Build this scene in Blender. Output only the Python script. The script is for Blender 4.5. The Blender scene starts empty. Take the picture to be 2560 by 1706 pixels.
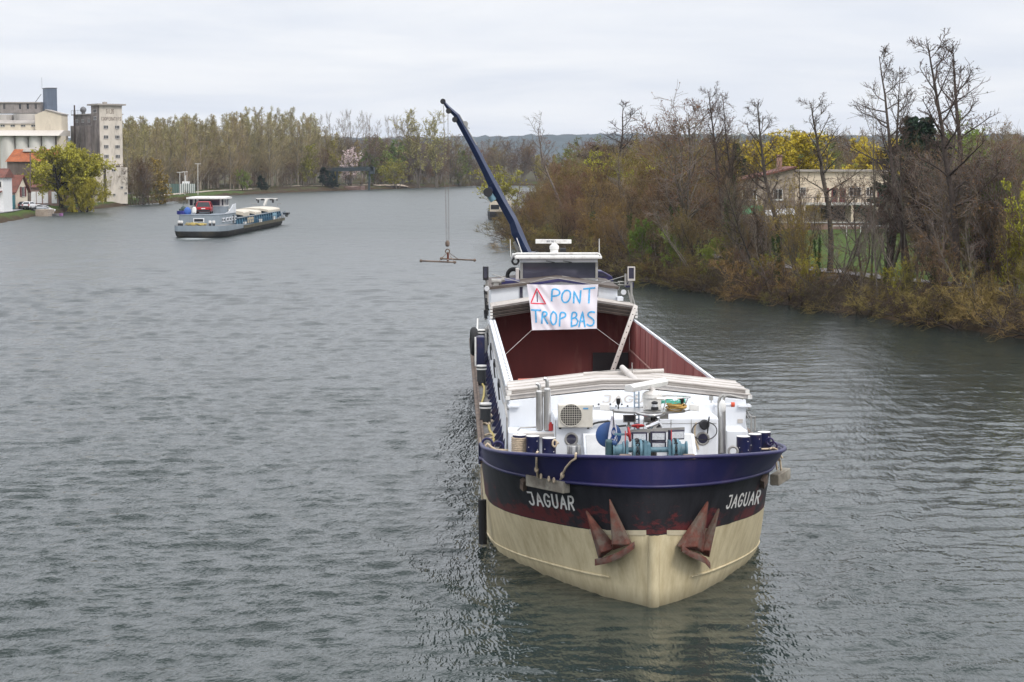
import bpy, math, random
import numpy as np
from mathutils import Vector, Matrix
from mathutils.bvhtree import BVHTree

# ------------------------------------------------------------------ camera, sky, sun, exposure
SC = bpy.context.scene
COL = SC.collection
H = 9.4                                   # eye height above the river
F = 4440 * 2560 / 2353                    # focal length in pixels of a 2560 px wide picture
CX, CY = 1280.0, 853.0
TH = math.atan((CY - 376 * 2560 / 2353) / F)
cam = bpy.data.cameras.new('camera')
cam.sensor_width = 36.0
cam.lens = 36.0 * F / 2560
cam.clip_start = 0.5
cam.clip_end = 9000
cam_o = bpy.data.objects.new('camera', cam)
COL.objects.link(cam_o)
cam_o.location = (0, 0, H)
cam_o.rotation_euler = (math.pi / 2 - TH, 0, 0)
SC.camera = cam_o
SC.render.resolution_x, SC.render.resolution_y = 1024, 682

SUN_EL, SUN_AZ = math.radians(48), math.radians(140)      # azimuth clockwise from +Y: right and behind the viewer
wd = bpy.data.worlds.new('World')
SC.world = wd
wd.use_nodes = True
nt = wd.node_tree
nt.nodes.clear()


def N(nt, kind, **k):
    n = nt.nodes.new(kind)
    for a, v in k.items():
        if a == 'ins':
            for i, x in v.items():
                n.inputs[i].default_value = x
        else:
            setattr(n, a, v)
    return n


def LK(nt, a, ao, b, bi):
    nt.links.new(a.outputs[ao], b.inputs[bi])


out = N(nt, 'ShaderNodeOutputWorld')
bg = N(nt, 'ShaderNodeBackground', ins={1: 0.1})
sky = N(nt, 'ShaderNodeTexSky', sky_type='NISHITA', sun_disc=False, sun_elevation=SUN_EL, sun_rotation=SUN_AZ)
tc = N(nt, 'ShaderNodeTexCoord')
sx = N(nt, 'ShaderNodeSeparateXYZ')
LK(nt, tc, 'Generated', sx, 0)
zc = N(nt, 'ShaderNodeMath', operation='MAXIMUM', ins={1: 0.0})
LK(nt, sx, 2, zc, 0)
za = N(nt, 'ShaderNodeMath', operation='ADD', ins={1: 0.09})
LK(nt, zc, 0, za, 0)
dx = N(nt, 'ShaderNodeMath', operation='DIVIDE')
dy = N(nt, 'ShaderNodeMath', operation='DIVIDE')
LK(nt, sx, 0, dx, 0); LK(nt, za, 0, dx, 1)
LK(nt, sx, 1, dy, 0); LK(nt, za, 0, dy, 1)
cx = N(nt, 'ShaderNodeCombineXYZ')
LK(nt, dx, 0, cx, 0); LK(nt, dy, 0, cx, 1)
nz = N(nt, 'ShaderNodeTexNoise', ins={'Scale': 0.55, 'Detail': 7.0, 'Roughness': 0.55, 'Distortion': 0.3})
LK(nt, cx, 0, nz, 'Vector')
rp = N(nt, 'ShaderNodeValToRGB')
rp.color_ramp.elements[0].position = 0.36
rp.color_ramp.elements[0].color = (0.745, 0.78, 0.86, 1)
rp.color_ramp.elements[1].position = 0.62
rp.color_ramp.elements[1].color = (0.92, 0.925, 0.95, 1)
LK(nt, nz, 0, rp, 0)
# towards the zenith the cloud deck is brightened, to lift water and scene light
zr = N(nt, 'ShaderNodeMapRange', ins={1: 0.12, 2: 0.55, 3: 1.0, 4: 1.9})
LK(nt, zc, 0, zr, 0)
vm = N(nt, 'ShaderNodeVectorMath', operation='SCALE')
LK(nt, rp, 0, vm, 0); LK(nt, zr, 0, vm, 'Scale')
v2 = N(nt, 'ShaderNodeVectorMath', operation='SCALE')
v2.inputs['Scale'].default_value = 10.0
LK(nt, vm, 0, v2, 0)
mx = N(nt, 'ShaderNodeMix', data_type='RGBA', ins={0: 0.93})
LK(nt, sky, 0, mx, 'A'); LK(nt, v2, 0, mx, 'B')
LK(nt, mx, 'Result', bg, 0)
LK(nt, bg, 0, out, 0)

sun = bpy.data.lights.new('sun', 'SUN')
sun.energy = 1.5
sun.angle = math.radians(14)
sun.color = (1.0, 0.94, 0.86)
sun_o = bpy.data.objects.new('sun', sun)
COL.objects.link(sun_o)
sd = Vector((math.sin(SUN_AZ) * math.cos(SUN_EL), math.cos(SUN_AZ) * math.cos(SUN_EL), math.sin(SUN_EL)))
sun_o.rotation_euler = sd.to_track_quat('Z', 'Y').to_euler()
sun_o.location = (60, -40, 90)

SC.view_settings.view_transform = 'Standard'
SC.view_settings.look = 'None'
SC.view_settings.exposure = 0.14
SC.view_settings.gamma = 1.0
SC.render.engine = 'CYCLES'
SC.cycles.max_bounces = 5
SC.cycles.diffuse_bounces = 2
SC.cycles.glossy_bounces = 3
SC.cycles.transmission_bounces = 3
SC.cycles.transparent_max_bounces = 12
SC.cycles.volume_bounces = 0
SC.cycles.use_denoising = True

# ------------------------------------------------------------------ measuring helpers (photo pixel -> point at a known distance)
ct, st_ = math.cos(TH), math.sin(TH)


def ray(q):
    a = (q[0] - CX) / F
    b = (q[1] - CY) / F
    return np.array([a, ct - b * st_, -st_ - b * ct])


def WP(q, Y):
    d = ray(q)
    p = d * (Y / d[1])
    p[2] += H
    return p


def GP(q, z=0.0):
    d = ray(q)
    p = d * ((z - H) / d[2])
    p[2] += H
    return p


def crop(x0, y0, s):
    return lambda u, v: (x0 + u / s, y0 + v / s)


qA = crop(1150, 900, 2.768); qB = crop(1150, 1080, 2.768); qC = crop(1150, 560, 3.314); qD = crop(0, 200, 4.127)
qE = crop(400, 440, 6.536); qW = crop(1200, 590, 5.602); qF = crop(1400, 940, 5.8825); qL = crop(1160, 720, 3.733)
qV = crop(1820, 380, 4.126); qK = crop(1040, 240, 3.563); qP = crop(0, 0, 2353 / 2560); qM = crop(700, 340, 3.922)


class Frame:
    """A vessel's own axes: x to the right of the photo, y along the keel away from the viewer, z up."""

    def __init__(s, origin, aft, pitch=0.0):
        ey = np.array([aft[0], aft[1], -pitch]); ey /= np.linalg.norm(ey)
        ex = np.array([aft[1], -aft[0], 0.0]); ex /= np.linalg.norm(ex)
        ez = np.cross(ex, ey)
        s.R = np.stack([ex, ey, ez])
        s.o = np.array(origin, float)
        m = Matrix.Identity(4)
        for i in range(3):
            for j in range(3):
                m[i][j] = s.R[j][i]
            m[i][3] = s.o[i]
        s.M = m
        s.eye = s.R @ (np.array([0, 0, H]) - s.o)

    def at(s, q, y):
        d = s.R @ ray(q)
        return s.eye + d * ((y - s.eye[1]) / d[1])

    def atz(s, q, z):
        d = s.R @ ray(q)
        return s.eye + d * ((z - s.eye[2]) / d[2])

    def dir(s, q):
        d = s.R @ ray(q)
        return d / np.linalg.norm(d)


# ------------------------------------------------------------------ materials
def pm(name, col, rough=0.6, metal=0.0, var=0.18, scale=3.0, bump=0.0, bscale=25.0, dirt=None, damt=0.5, dscale=2.0, streak=1.0, rnd=0.0, spec=0.5):
    m = bpy.data.materials.new(name)
    m.use_nodes = True
    t = m.node_tree
    b = t.nodes['Principled BSDF']
    b.inputs['Roughness'].default_value = rough
    b.inputs['Metallic'].default_value = metal
    b.inputs['Specular IOR Level'].default_value = spec
    tc = N(t, 'ShaderNodeTexCoord')
    mp = N(t, 'ShaderNodeMapping')
    mp.inputs['Scale'].default_value = (1, 1, 1.0 / streak)
    LK(t, tc, 'Object', mp, 0)
    n = N(t, 'ShaderNodeTexNoise', ins={'Scale': scale, 'Detail': 6.0, 'Roughness': 0.6})
    LK(t, mp, 0, n, 'Vector')
    r = N(t, 'ShaderNodeMapRange', ins={1: 0.3, 2: 0.7, 3: 1 - var, 4: 1 + var})
    LK(t, n, 0, r, 0)
    last = r
    if rnd:
        oi = N(t, 'ShaderNodeObjectInfo')
        r2 = N(t, 'ShaderNodeMapRange', ins={1: 0.0, 2: 1.0, 3: 1 - rnd, 4: 1 + rnd})
        LK(t, oi, 'Random', r2, 0)
        mu = N(t, 'ShaderNodeMath', operation='MULTIPLY')
        LK(t, r, 0, mu, 0); LK(t, r2, 0, mu, 1)
        last = mu
    sc = N(t, 'ShaderNodeVectorMath', operation='SCALE')
    sc.inputs[0].default_value = col[:3]
    LK(t, last, 0, sc, 'Scale')
    res, o = sc, 0
    if rnd:
        hs = N(t, 'ShaderNodeHueSaturation')
        r3 = N(t, 'ShaderNodeMapRange', ins={1: 0.0, 2: 1.0, 3: 0.5 - rnd * 0.09, 4: 0.5 + rnd * 0.09})
        wn = N(t, 'ShaderNodeTexWhiteNoise', noise_dimensions='1D')
        LK(t, oi, 'Random', wn, 'W')
        LK(t, wn, 'Value', r3, 0)
        LK(t, r3, 0, hs, 'Hue')
        LK(t, sc, 0, hs, 'Color')
        res, o = hs, 0
    if dirt:
        n2 = N(t, 'ShaderNodeTexNoise', ins={'Scale': dscale, 'Detail': 8.0, 'Roughness': 0.7})
        mp2 = N(t, 'ShaderNodeMapping')
        mp2.inputs['Scale'].default_value = (1, 1, 1.0 / max(streak, 1))
        mp2.inputs['Location'].default_value = (3.1, 7.7, 1.3)
        LK(t, tc, 'Object', mp2, 0)
        LK(t, mp2, 0, n2, 'Vector')
        rr = N(t, 'ShaderNodeMapRange', ins={1: 0.62 - 0.25 * damt, 2: 0.78 - 0.25 * damt, 3: 0.0, 4: min(1.0, damt * 1.4)})
        LK(t, n2, 0, rr, 0)
        mm = N(t, 'ShaderNodeMix', data_type='RGBA')
        mm.inputs['B'].default_value = (*dirt, 1)
        LK(t, rr, 0, mm, 0); LK(t, res, o, mm, 'A')
        res, o = mm, 'Result'
    LK(t, res, o, b, 'Base Color')
    if bump:
        n3 = N(t, 'ShaderNodeTexNoise', ins={'Scale': bscale, 'Detail': 4.0})
        LK(t, mp, 0, n3, 'Vector')
        bn = N(t, 'ShaderNodeBump', ins={'Strength': bump, 'Distance': 0.05})
        LK(t, n3, 0, bn, 'Height')
        LK(t, bn, 0, b, 'Normal')
    return m


def brickmat(name, c1, c2, mortar, scale, rough=0.85, bw=0.5, rh=0.25, ms=0.02):
    m = bpy.data.materials.new(name)
    m.use_nodes = True
    t = m.node_tree
    b = t.nodes['Principled BSDF']
    b.inputs['Roughness'].default_value = rough
    tc = N(t, 'ShaderNodeTexCoord')
    mp = N(t, 'ShaderNodeMapping')
    mp.inputs['Rotation'].default_value = (math.pi / 2, 0, 0)
    LK(t, tc, 'Object', mp, 0)
    br = N(t, 'ShaderNodeTexBrick', ins={'Scale': scale, 'Brick Width': bw, 'Row Height': rh, 'Mortar Size': ms})
    br.inputs['Color1'].default_value = (*c1, 1)
    br.inputs['Color2'].default_value = (*c2, 1)
    br.inputs['Mortar'].default_value = (*mortar, 1)
    LK(t, mp, 0, br, 'Vector')
    n = N(t, 'ShaderNodeTexNoise', ins={'Scale': 0.8, 'Detail': 6.0})
    LK(t, tc, 'Object', n, 'Vector')
    r = N(t, 'ShaderNodeMapRange', ins={1: 0.3, 2: 0.7, 3: 0.75, 4: 1.2})
    LK(t, n, 0, r, 0)
    sc = N(t, 'ShaderNodeVectorMath', operation='SCALE')
    LK(t, br, 0, sc, 0); LK(t, r, 0, sc, 'Scale')
    LK(t, sc, 0, b, 'Base Color')
    return m


# ------------------------------------------------------------------ mesh building
def nrm(v):
    v = np.asarray(v, float)
    return v / (np.linalg.norm(v) + 1e-12)


class MB:
    def __init__(s):
        s.v = []; s.f = []; s.m = []; s.cur = 0

    def add(s, vs, fs):
        o = len(s.v)
        s.v += [tuple(map(float, p)) for p in vs]
        s.f += [tuple(o + i for i in f) for f in fs]
        s.m += [s.cur] * len(fs)
        return s

    def mat(s, i):
        s.cur = i
        return s

    def hexa(s, p):
        return s.add(p, [(0, 3, 2, 1), (4, 5, 6, 7), (0, 1, 5, 4), (1, 2, 6, 5), (2, 3, 7, 6), (3, 0, 4, 7)])

    def box(s, c, d, rz=0.0):
        x, y, z = np.array(d) / 2
        co, si = math.cos(rz), math.sin(rz)
        return s.hexa([(c[0] + a * x * co - b * y * si, c[1] + a * x * si + b * y * co, c[2] + g * z)
                       for g in (-1, 1) for a, b in ((-1, -1), (1, -1), (1, 1), (-1, 1))])

    def b2(s, lo, hi):
        lo, hi = np.minimum(lo, hi), np.maximum(lo, hi)
        return s.box((lo + hi) / 2, hi - lo)

    def bar(s, p, q, w, h=None, up=(0, 0, 1)):
        p, q = np.array(p, float), np.array(q, float)
        h = h or w
        t = nrm(q - p)
        a = np.cross(t, up)
        if np.linalg.norm(a) < 1e-3:
            a = np.cross(t, (0, 1, 0))
        a = nrm(a); b = np.cross(a, t)
        vs = [e + a * w / 2 * i + b * h / 2 * j for e in (p, q) for i, j in ((-1, -1), (1, -1), (1, 1), (-1, 1))]
        return s.hexa(vs)

    def tube(s, pts, r, n=8, caps=True):
        pts = np.array(pts, float)
        k = len(pts)
        rr = np.full(k, r) if np.isscalar(r) else np.array(r, float)
        t = np.gradient(pts, axis=0)
        t /= np.linalg.norm(t, axis=1)[:, None] + 1e-12
        a = np.cross(t[0], (0, 0, 1))
        if np.linalg.norm(a) < 1e-2:
            a = np.cross(t[0], (0, 1, 0))
        a = nrm(a)
        vs = []
        an = np.arange(n) * 2 * math.pi / n
        for i in range(k):
            a = nrm(a - t[i] * np.dot(a, t[i]))
            b = np.cross(t[i], a)
            for w in an:
                vs.append(pts[i] + rr[i] * (a * math.cos(w) + b * math.sin(w)))
        fs = [(i * n + j, i * n + (j + 1) % n, (i + 1) * n + (j + 1) % n, (i + 1) * n + j) for i in range(k - 1) for j in range(n)]
        if caps:
            fs += [tuple(range(n - 1, -1, -1)), tuple((k - 1) * n + j for j in range(n))]
        return s.add(vs, fs)

    def cyl(s, p, q, r, r2=None, n=16):
        return s.tube([p, q], [r, r if r2 is None else r2], n)

    def lathe(s, c, prof, n=16, axis=(0, 0, 1)):
        ax = nrm(axis)
        a = np.cross(ax, (1, 0, 0) if abs(ax[0]) < 0.9 else (0, 1, 0)); a = nrm(a); b = np.cross(ax, a)
        c = np.array(c, float)
        vs = [c + ax * z + r * (a * math.cos(w) + b * math.sin(w)) for r, z in prof for w in np.arange(n) * 2 * math.pi / n]
        k = len(prof)
        fs = [(i * n + j, i * n + (j + 1) % n, (i + 1) * n + (j + 1) % n, (i + 1) * n + j) for i in range(k - 1) for j in range(n)]
        fs += [tuple(range(n - 1, -1, -1)), tuple((k - 1) * n + j for j in range(n))]
        return s.add(vs, fs)

    def ball(s, c, r, n=10, sq=(1, 1, 1)):
        prof = [(max(1e-3, math.sin(u)), -math.cos(u)) for u in np.linspace(0.05, math.pi - 0.05, n // 2 + 2)]
        m = MB().lathe((0, 0, 0), prof, n)
        vs = [(c[0] + x * r * sq[0], c[1] + y * r * sq[1], c[2] + z * r * sq[2]) for x, y, z in m.v]
        return s.add(vs, m.f)

    def prism(s, poly, off):
        """a planar outline (3-D points) pushed along off"""
        n = len(poly)
        off = np.array(off, float)
        vs = [np.array(p, float) for p in poly] + [np.array(p, float) + off for p in poly]
        fs = [tuple(range(n - 1, -1, -1)), tuple(range(n, 2 * n))] + [(i, (i + 1) % n, n + (i + 1) % n, n + i) for i in range(n)]
        return s.add(vs, fs)

    def grid(s, P):
        """P[i][j] 3-D points -> sheet"""
        a, b = len(P), len(P[0])
        return s.add([p for r in P for p in r], [(i * b + j, i * b + j + 1, (i + 1) * b + j + 1, (i + 1) * b + j) for i in range(a - 1) for j in range(b - 1)])

    def ring(s, c, R, r, axis=(0, 0, 1), n=24, k=8, sq=1.0):
        ax = nrm(axis)
        a = np.cross(ax, (1, 0, 0) if abs(ax[0]) < 0.9 else (0, 1, 0)); a = nrm(a); b = np.cross(ax, a)
        c = np.array(c, float)
        vs = []
        for w in np.arange(n) * 2 * math.pi / n:
            d = a * math.cos(w) + b * math.sin(w) * sq
            dn = nrm(d)
            for u in np.arange(k) * 2 * math.pi / k:
                vs.append(c + d * R + r * (dn * math.cos(u) + ax * math.sin(u)))
        return s.add(vs, [(i * k + j, ((i + 1) % n) * k + j, ((i + 1) % n) * k + (j + 1) % k, i * k + (j + 1) % k) for i in range(n) for j in range(k)])

    def obj(s, name, mats, parent=None, smooth=None, bevel=0.0, base=(0, 0, 0), fix=True):
        me = bpy.data.meshes.new(name)
        b = np.array(base, float)
        me.from_pydata([tuple(np.array(p) - b) for p in s.v], [], s.f)
        if not isinstance(mats, (list, tuple)):
            mats = [mats]
        for m in mats:
            me.materials.append(m)
        if len(mats) > 1:
            me.polygons.foreach_set('material_index', s.m)
        if fix:
            import bmesh
            bm = bmesh.new(); bm.from_mesh(me)
            bmesh.ops.recalc_face_normals(bm, faces=bm.faces)
            bm.to_mesh(me); bm.free()
        if smooth is not None:
            me.shade_smooth()
            if smooth > 0:
                me.set_sharp_from_angle(angle=math.radians(smooth))
        o = bpy.data.objects.new(name, me)
        COL.objects.link(o)
        if bevel:
            bv = o.modifiers.new('bevel', 'BEVEL')
            bv.width = bevel; bv.segments = 2; bv.limit_method = 'ANGLE'
        if parent:
            o.parent = parent
        return o


def tag(o, label=None, cat=None, group=None, kind=None):
    for k, v in (('label', label), ('category', cat), ('group', group), ('kind', kind)):
        if v:
            o[k] = v
    return o


class Thing:
    """an Empty at the thing's base; parts are given in the frame's coordinates"""

    def __init__(s, name, label, cat, base=(0, 0, 0), M=None, group=None):
        s.base = np.array(base, float)
        s.o = bpy.data.objects.new(name, None)
        s.o.empty_display_size = 0.3
        COL.objects.link(s.o)
        s.M = M or Matrix.Identity(4)
        s.o.matrix_world = s.M @ Matrix.Translation(Vector(s.base))
        tag(s.o, label, cat, group)

    def add(s, name, mb, mats, par=None, label=None, **k):
        o = mb.obj(name, mats, par or s.o, base=s.base, **k)
        if label:
            o['label'] = label
        return o


def single(name, mb, mats, label, cat, M=None, group=None, kind=None, **k):
    """a thing that is one mesh; origin at the middle of its foot"""
    P = np.array(mb.v)
    b = np.array([(P[:, 0].min() + P[:, 0].max()) / 2, (P[:, 1].min() + P[:, 1].max()) / 2, P[:, 2].min()])
    o = mb.obj(name, mats, base=b, **k)
    o.matrix_world = (M or Matrix.Identity(4)) @ Matrix.Translation(Vector(b))
    return tag(o, label, cat, group, kind)


def copy_tree(o, parent=None):
    c = o.copy(); COL.objects.link(c)
    if parent:
        c.parent = parent
    for ch in list(o.children):
        copy_tree(ch, c)
    return c


# letters drawn as strokes in a unit box
def arc(cx, cy, rx, ry, a0, a1, n=10):
    return [(cx + rx * math.cos(math.radians(a)), cy + ry * math.sin(math.radians(a))) for a in np.linspace(a0, a1, n)]


GL = {
    'J': [[(0.15, 1), (0.75, 1), (0.75, 0.3)] + arc(0.4, 0.25, 0.35, 0.25, 0, -170, 8)],
    'A': [[(0, 0), (0.45, 1), (0.9, 0)], [(0.2, 0.36), (0.72, 0.36)]],
    'G': [[(0.85, 0.8)] + arc(0.45, 0.5, 0.43, 0.5, 50, 325, 14) + [(0.85, 0.45), (0.5, 0.45)]],
    'U': [[(0.05, 1), (0.05, 0.3)] + arc(0.42, 0.28, 0.37, 0.28, 180, 360, 9) + [(0.79, 1)]],
    'R': [[(0.05, 0), (0.05, 1), (0.45, 1)] + arc(0.48, 0.75, 0.32, 0.25, 80, -90, 8) + [(0.07, 0.5)], [(0.4, 0.48), (0.85, 0)]],
    'P': [[(0.05, 0), (0.05, 1), (0.45, 1)] + arc(0.48, 0.74, 0.34, 0.26, 80, -90, 8) + [(0.07, 0.48)]],
    'O': [arc(0.45, 0.5, 0.43, 0.5, 95, 450, 22)],
    'N': [[(0.05, 0), (0.05, 1), (0.78, 0), (0.78, 1)]],
    'T': [[(0, 1), (0.9, 1)], [(0.45, 0.98), (0.45, 0)]],
    'B': [[(0.05, 0), (0.05, 1), (0.42, 1)] + arc(0.44, 0.76, 0.3, 0.24, 80, -90, 8) + [(0.1, 0.53)], [(0.44, 0.51)] + arc(0.46, 0.26, 0.36, 0.26, 80, -90, 8) + [(0.05, 0)]],
    'S': [arc(0.42, 0.75, 0.36, 0.25, 20, 250, 10) + arc(0.42, 0.25, 0.38, 0.25, 70, -160, 10)],
    'I': [[(0.3, 0), (0.3, 1)]], 'L': [[(0.1, 1), (0.1, 0), (0.75, 0)]],
    'C': [arc(0.48, 0.5, 0.43, 0.5, 50, 310, 14)], 'E': [[(0.8, 1), (0.1, 1), (0.1, 0), (0.8, 0)], [(0.1, 0.5), (0.65, 0.5)]],
    'F': [[(0.8, 1), (0.1, 1), (0.1, 0)], [(0.1, 0.52), (0.65, 0.52)]], 'D': [[(0.05, 0), (0.05, 1), (0.35, 1)] + arc(0.35, 0.5, 0.45, 0.5, 80, -80, 9) + [(0.05, 0)]],
    'W': [[(0, 1), (0.22, 0), (0.45, 0.8), (0.68, 0), (0.9, 1)]], 'V': [[(0, 1), (0.4, 0), (0.8, 1)]], ' ': [],
    '/': [[(0.0, 0.0), (0.5, 1.0), (1.0, 0.0), (0.0, 0.02)]], '!': [[(0.5, 0.0), (0.5, 1.0)]],
}


def ribbon(mb, pts, w, fn, lift):
    """a stroke of width w (in the box's units) laid on a surface: fn(u, v) -> (point, normal)"""
    P = [np.array(pts[0], float)]
    for a in pts[1:]:
        a = np.array(a, float)
        k = max(1, int(np.linalg.norm(a - P[-1]) / (w * 1.5)))
        b = P[-1]
        for i in range(1, k + 1):
            P.append(b + (a - b) * i / k)
    P = np.array(P)
    t = np.gradient(P, axis=0)
    t /= np.linalg.norm(t, axis=1)[:, None] + 1e-9
    nn = np.stack([-t[:, 1], t[:, 0]], 1)
    P[0] -= t[0] * w * 0.4; P[-1] += t[-1] * w * 0.4
    rows = []
    for p, m in zip(P, nn):
        r = []
        for sgn in (-1, 1):
            q, no = fn(*(p + m * sgn * w / 2))
            r.append(np.array(q) + np.array(no) * lift)
        rows.append(r)
    mb.grid(rows)


def write(mb, text, fn, width, weight, slant=0.0, gap=1.25, lift=0.004, aspect=1.0, jitter=0.0, seed=1):
    """text in a unit box (0..1, 0..1), each glyph 'width' wide"""
    rg = random.Random(seed)
    k = 0
    for i, ch in enumerate(text):
        x0 = i * width * gap
        jy = rg.uniform(-jitter, jitter)
        for s in GL[ch]:
            k += 1
            ribbon(mb, [(x0 + (x + slant * y) * width, y + jy) for x, y in s] if not isinstance(weight, tuple) else s, weight, fn, lift + k * 0.0004)

# ------------------------------------------------------------------ the river and the land
RB = [(70, -60), (52, 20), (43, 60), (34, 84), (28.5, 101), (24.5, 112), (20.0, 124), (15.5, 137), (11.2, 151), (7.0, 170), (3.6, 195), (1.2, 225), (0.6, 260), (1.6, 300), (3.5, 340),
      (6, 400), (16, 470), (46, 540), (110, 610), (260, 650), (900, 700)]
LB = [(-110, -60), (-98, 150), (-86, 260), (-80.8, 305), (-84.0, 336), (-85.6, 349), (-86.2, 373), (-86.6, 401), (-86.0, 429), (-84.8, 464), (-83.5, 564), (-75, 617), (-63, 662), (-41, 729), (-16, 812), (50, 850), (250, 880), (900, 900)]
PG = np.array(RB + LB[::-1], float)


def sdist(x, y):
    """distance to the shore, positive on land"""
    x = np.asarray(x, float); y = np.asarray(y, float)
    d = np.full(x.shape, 1e9)
    ins = np.zeros(x.shape, bool)
    n = len(PG)
    for i in range(n):
        a, b = PG[i], PG[(i + 1) % n]
        ab = b - a
        t = np.clip(((x - a[0]) * ab[0] + (y - a[1]) * ab[1]) / (ab @ ab), 0, 1)
        d = np.minimum(d, np.hypot(x - a[0] - t * ab[0], y - a[1] - t * ab[1]))
        c = (a[1] > y) != (b[1] > y)
        with np.errstate(divide='ignore', invalid='ignore'):
            xi = (b[0] - a[0]) * (y - a[1]) / (b[1] - a[1] + 1e-12) + a[0]
        ins ^= c & (x < xi)
    return np.where(ins, -d, d)


def wob(x, y):
    return (np.sin(x * 0.31 + 1.3 * np.sin(y * 0.17)) * np.sin(y * 0.23 + 0.7 * np.sin(x * 0.11)) + 0.5 * np.sin(x * 0.9 + y * 0.6) * np.sin(y * 0.8 - x * 0.3))


def hgt(x, y):
    x = np.asarray(x, float); y = np.asarray(y, float)
    d = sdist(x, y)
    d2 = d + 0.45 * wob(x * 1.7, y * 1.7)
    z = np.clip(d2 * 0.62, -1.3, 1.55)
    z = z + np.clip((d - 3) / 25, 0, 1) * 0.55 + np.clip(d, 0, 4) / 4 * 0.10 * wob(x, y)
    low = (x < -40) & (y < 640)
    z = np.where(low, np.minimum(z, 1.0 + np.clip((d - 4) / 22, 0, 1) * 0.9 + 0.05 * wob(x, y)), z)
    far = np.clip((y - 900) / 1500, 0, 1)
    return z + far * 6.0


def zg(x, y):
    return float(hgt(np.array([x]), np.array([y]))[0])


def axis_pts(lo, hi, flo, fhi, step, grow):
    a = list(np.arange(flo, fhi + step, step))
    s = step
    while a[-1] < hi:
        s *= grow; a.append(a[-1] + s)
    s = step
    while a[0] > lo:
        s *= grow; a.insert(0, a[0] - s)
    return np.array(a)


def gridobj(name, X, Y, Z, mats, smooth=True):
    r, c = X.shape
    me = bpy.data.meshes.new(name)
    V = np.stack([X, Y, Z], -1).reshape(-1, 3)
    i = np.arange(r - 1)[:, None] * c + np.arange(c - 1)[None, :]
    Fq = np.stack([i, i + 1, i + c + 1, i + c], -1).reshape(-1, 4)
    fastmesh(me, V, Fq)
    for m in mats:
        me.materials.append(m)
    if smooth:
        me.shade_smooth()
    o = bpy.data.objects.new(name, me)
    COL.objects.link(o)
    return o


def fastmesh(me, V, Fq):
    k = Fq.shape[1]
    me.vertices.add(len(V))
    me.vertices.foreach_set('co', np.asarray(V, np.float32).ravel())
    me.loops.add(Fq.size)
    me.loops.foreach_set('vertex_index', np.asarray(Fq, np.int32).ravel())
    me.polygons.add(len(Fq))
    me.polygons.foreach_set('loop_start', np.arange(0, Fq.size, k, dtype=np.int32))
    me.polygons.foreach_set('loop_total', np.full(len(Fq), k, np.int32))
    me.update(calc_edges=True)


# ground: grass on the flats, brown leaf litter and bare earth at the water's edge
mg = bpy.data.materials.new('ground')
mg.use_nodes = True
t = mg.node_tree
b = t.nodes['Principled BSDF']
b.inputs['Roughness'].default_value = 0.95
b.inputs['Specular IOR Level'].default_value = 0.1
tc = N(t, 'ShaderNodeTexCoord')
n1 = N(t, 'ShaderNodeTexNoise', ins={'Scale': 0.16, 'Detail': 8.0, 'Roughness': 0.65})
n2 = N(t, 'ShaderNodeTexNoise', ins={'Scale': 1.7, 'Detail': 8.0, 'Roughness': 0.7})
LK(t, tc, 'Object', n1, 'Vector'); LK(t, tc, 'Object', n2, 'Vector')
r1 = N(t, 'ShaderNodeValToRGB')
e = r1.color_ramp.elements
e[0].position = 0.35; e[0].color = (0.030, 0.052, 0.012, 1)
e[1].position = 0.66; e[1].color = (0.085, 0.12, 0.026, 1)
LK(t, n2, 0, r1, 0)
r2 = N(t, 'ShaderNodeValToRGB')
e = r2.color_ramp.elements
e[0].position = 0.3; e[0].color = (0.028, 0.021, 0.014, 1)
e[1].position = 0.7; e[1].color = (0.085, 0.058, 0.034, 1)
LK(t, n2, 0, r2, 0)
at = N(t, 'ShaderNodeAttribute', attribute_name='bare')
ad = N(t, 'ShaderNodeMath', operation='ADD')
s1 = N(t, 'ShaderNodeMath', operation='MULTIPLY_ADD', ins={1: 1.4, 2: -0.7})
LK(t, n1, 0, s1, 0)
LK(t, at, 'Fac', ad, 0); LK(t, s1, 0, ad, 1)
cl = N(t, 'ShaderNodeMapRange', ins={1: 0.3, 2: 0.7, 3: 0.0, 4: 1.0})
LK(t, ad, 0, cl, 0)
m1 = N(t, 'ShaderNodeMix', data_type='RGBA')
LK(t, cl, 0, m1, 0); LK(t, r1, 0, m1, 'A'); LK(t, r2, 0, m1, 'B')
LK(t, m1, 'Result', b, 'Base Color')
bp = N(t, 'ShaderNodeBump', ins={'Strength': 0.6, 'Distance': 0.2})
LK(t, n2, 0, bp, 'Height'); LK(t, bp, 0, b, 'Normal')

gx = axis_pts(-5000, 5000, -130, 110, 1.6, 1.14)
gy = axis_pts(-200, 4300, 60, 800, 2.6, 1.12)
GX, GY = np.meshgrid(gx, gy)
GZ = hgt(GX, GY)
ground = gridobj('ground', GX, GY, GZ, [mg])
ground['kind'] = 'structure'
sdv = sdist(GX, GY).ravel()
right = (GX.ravel() > (2 - 0.05 * (GY.ravel() - 300)))
bare = np.where(right & (GY.ravel() < 420), np.where(sdv < 9, 0.95, np.where(sdv < 26, 0.32, 0.2)), np.where(sdv < 1.0, 0.9, np.where((GY.ravel() > 590) | (GX.ravel() > 20), 0.62, 0.18)))
# the villa's lawn and the riverside grass by the path stay green
lawn = right & (GY.ravel() > 118) & (GY.ravel() < 250) & (sdv > 9)
bare = np.where(lawn, 0.06, bare)
ga = ground.data.attributes.new('bare', 'FLOAT', 'POINT')
ga.data.foreach_set('value', bare.astype(np.float32))


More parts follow.
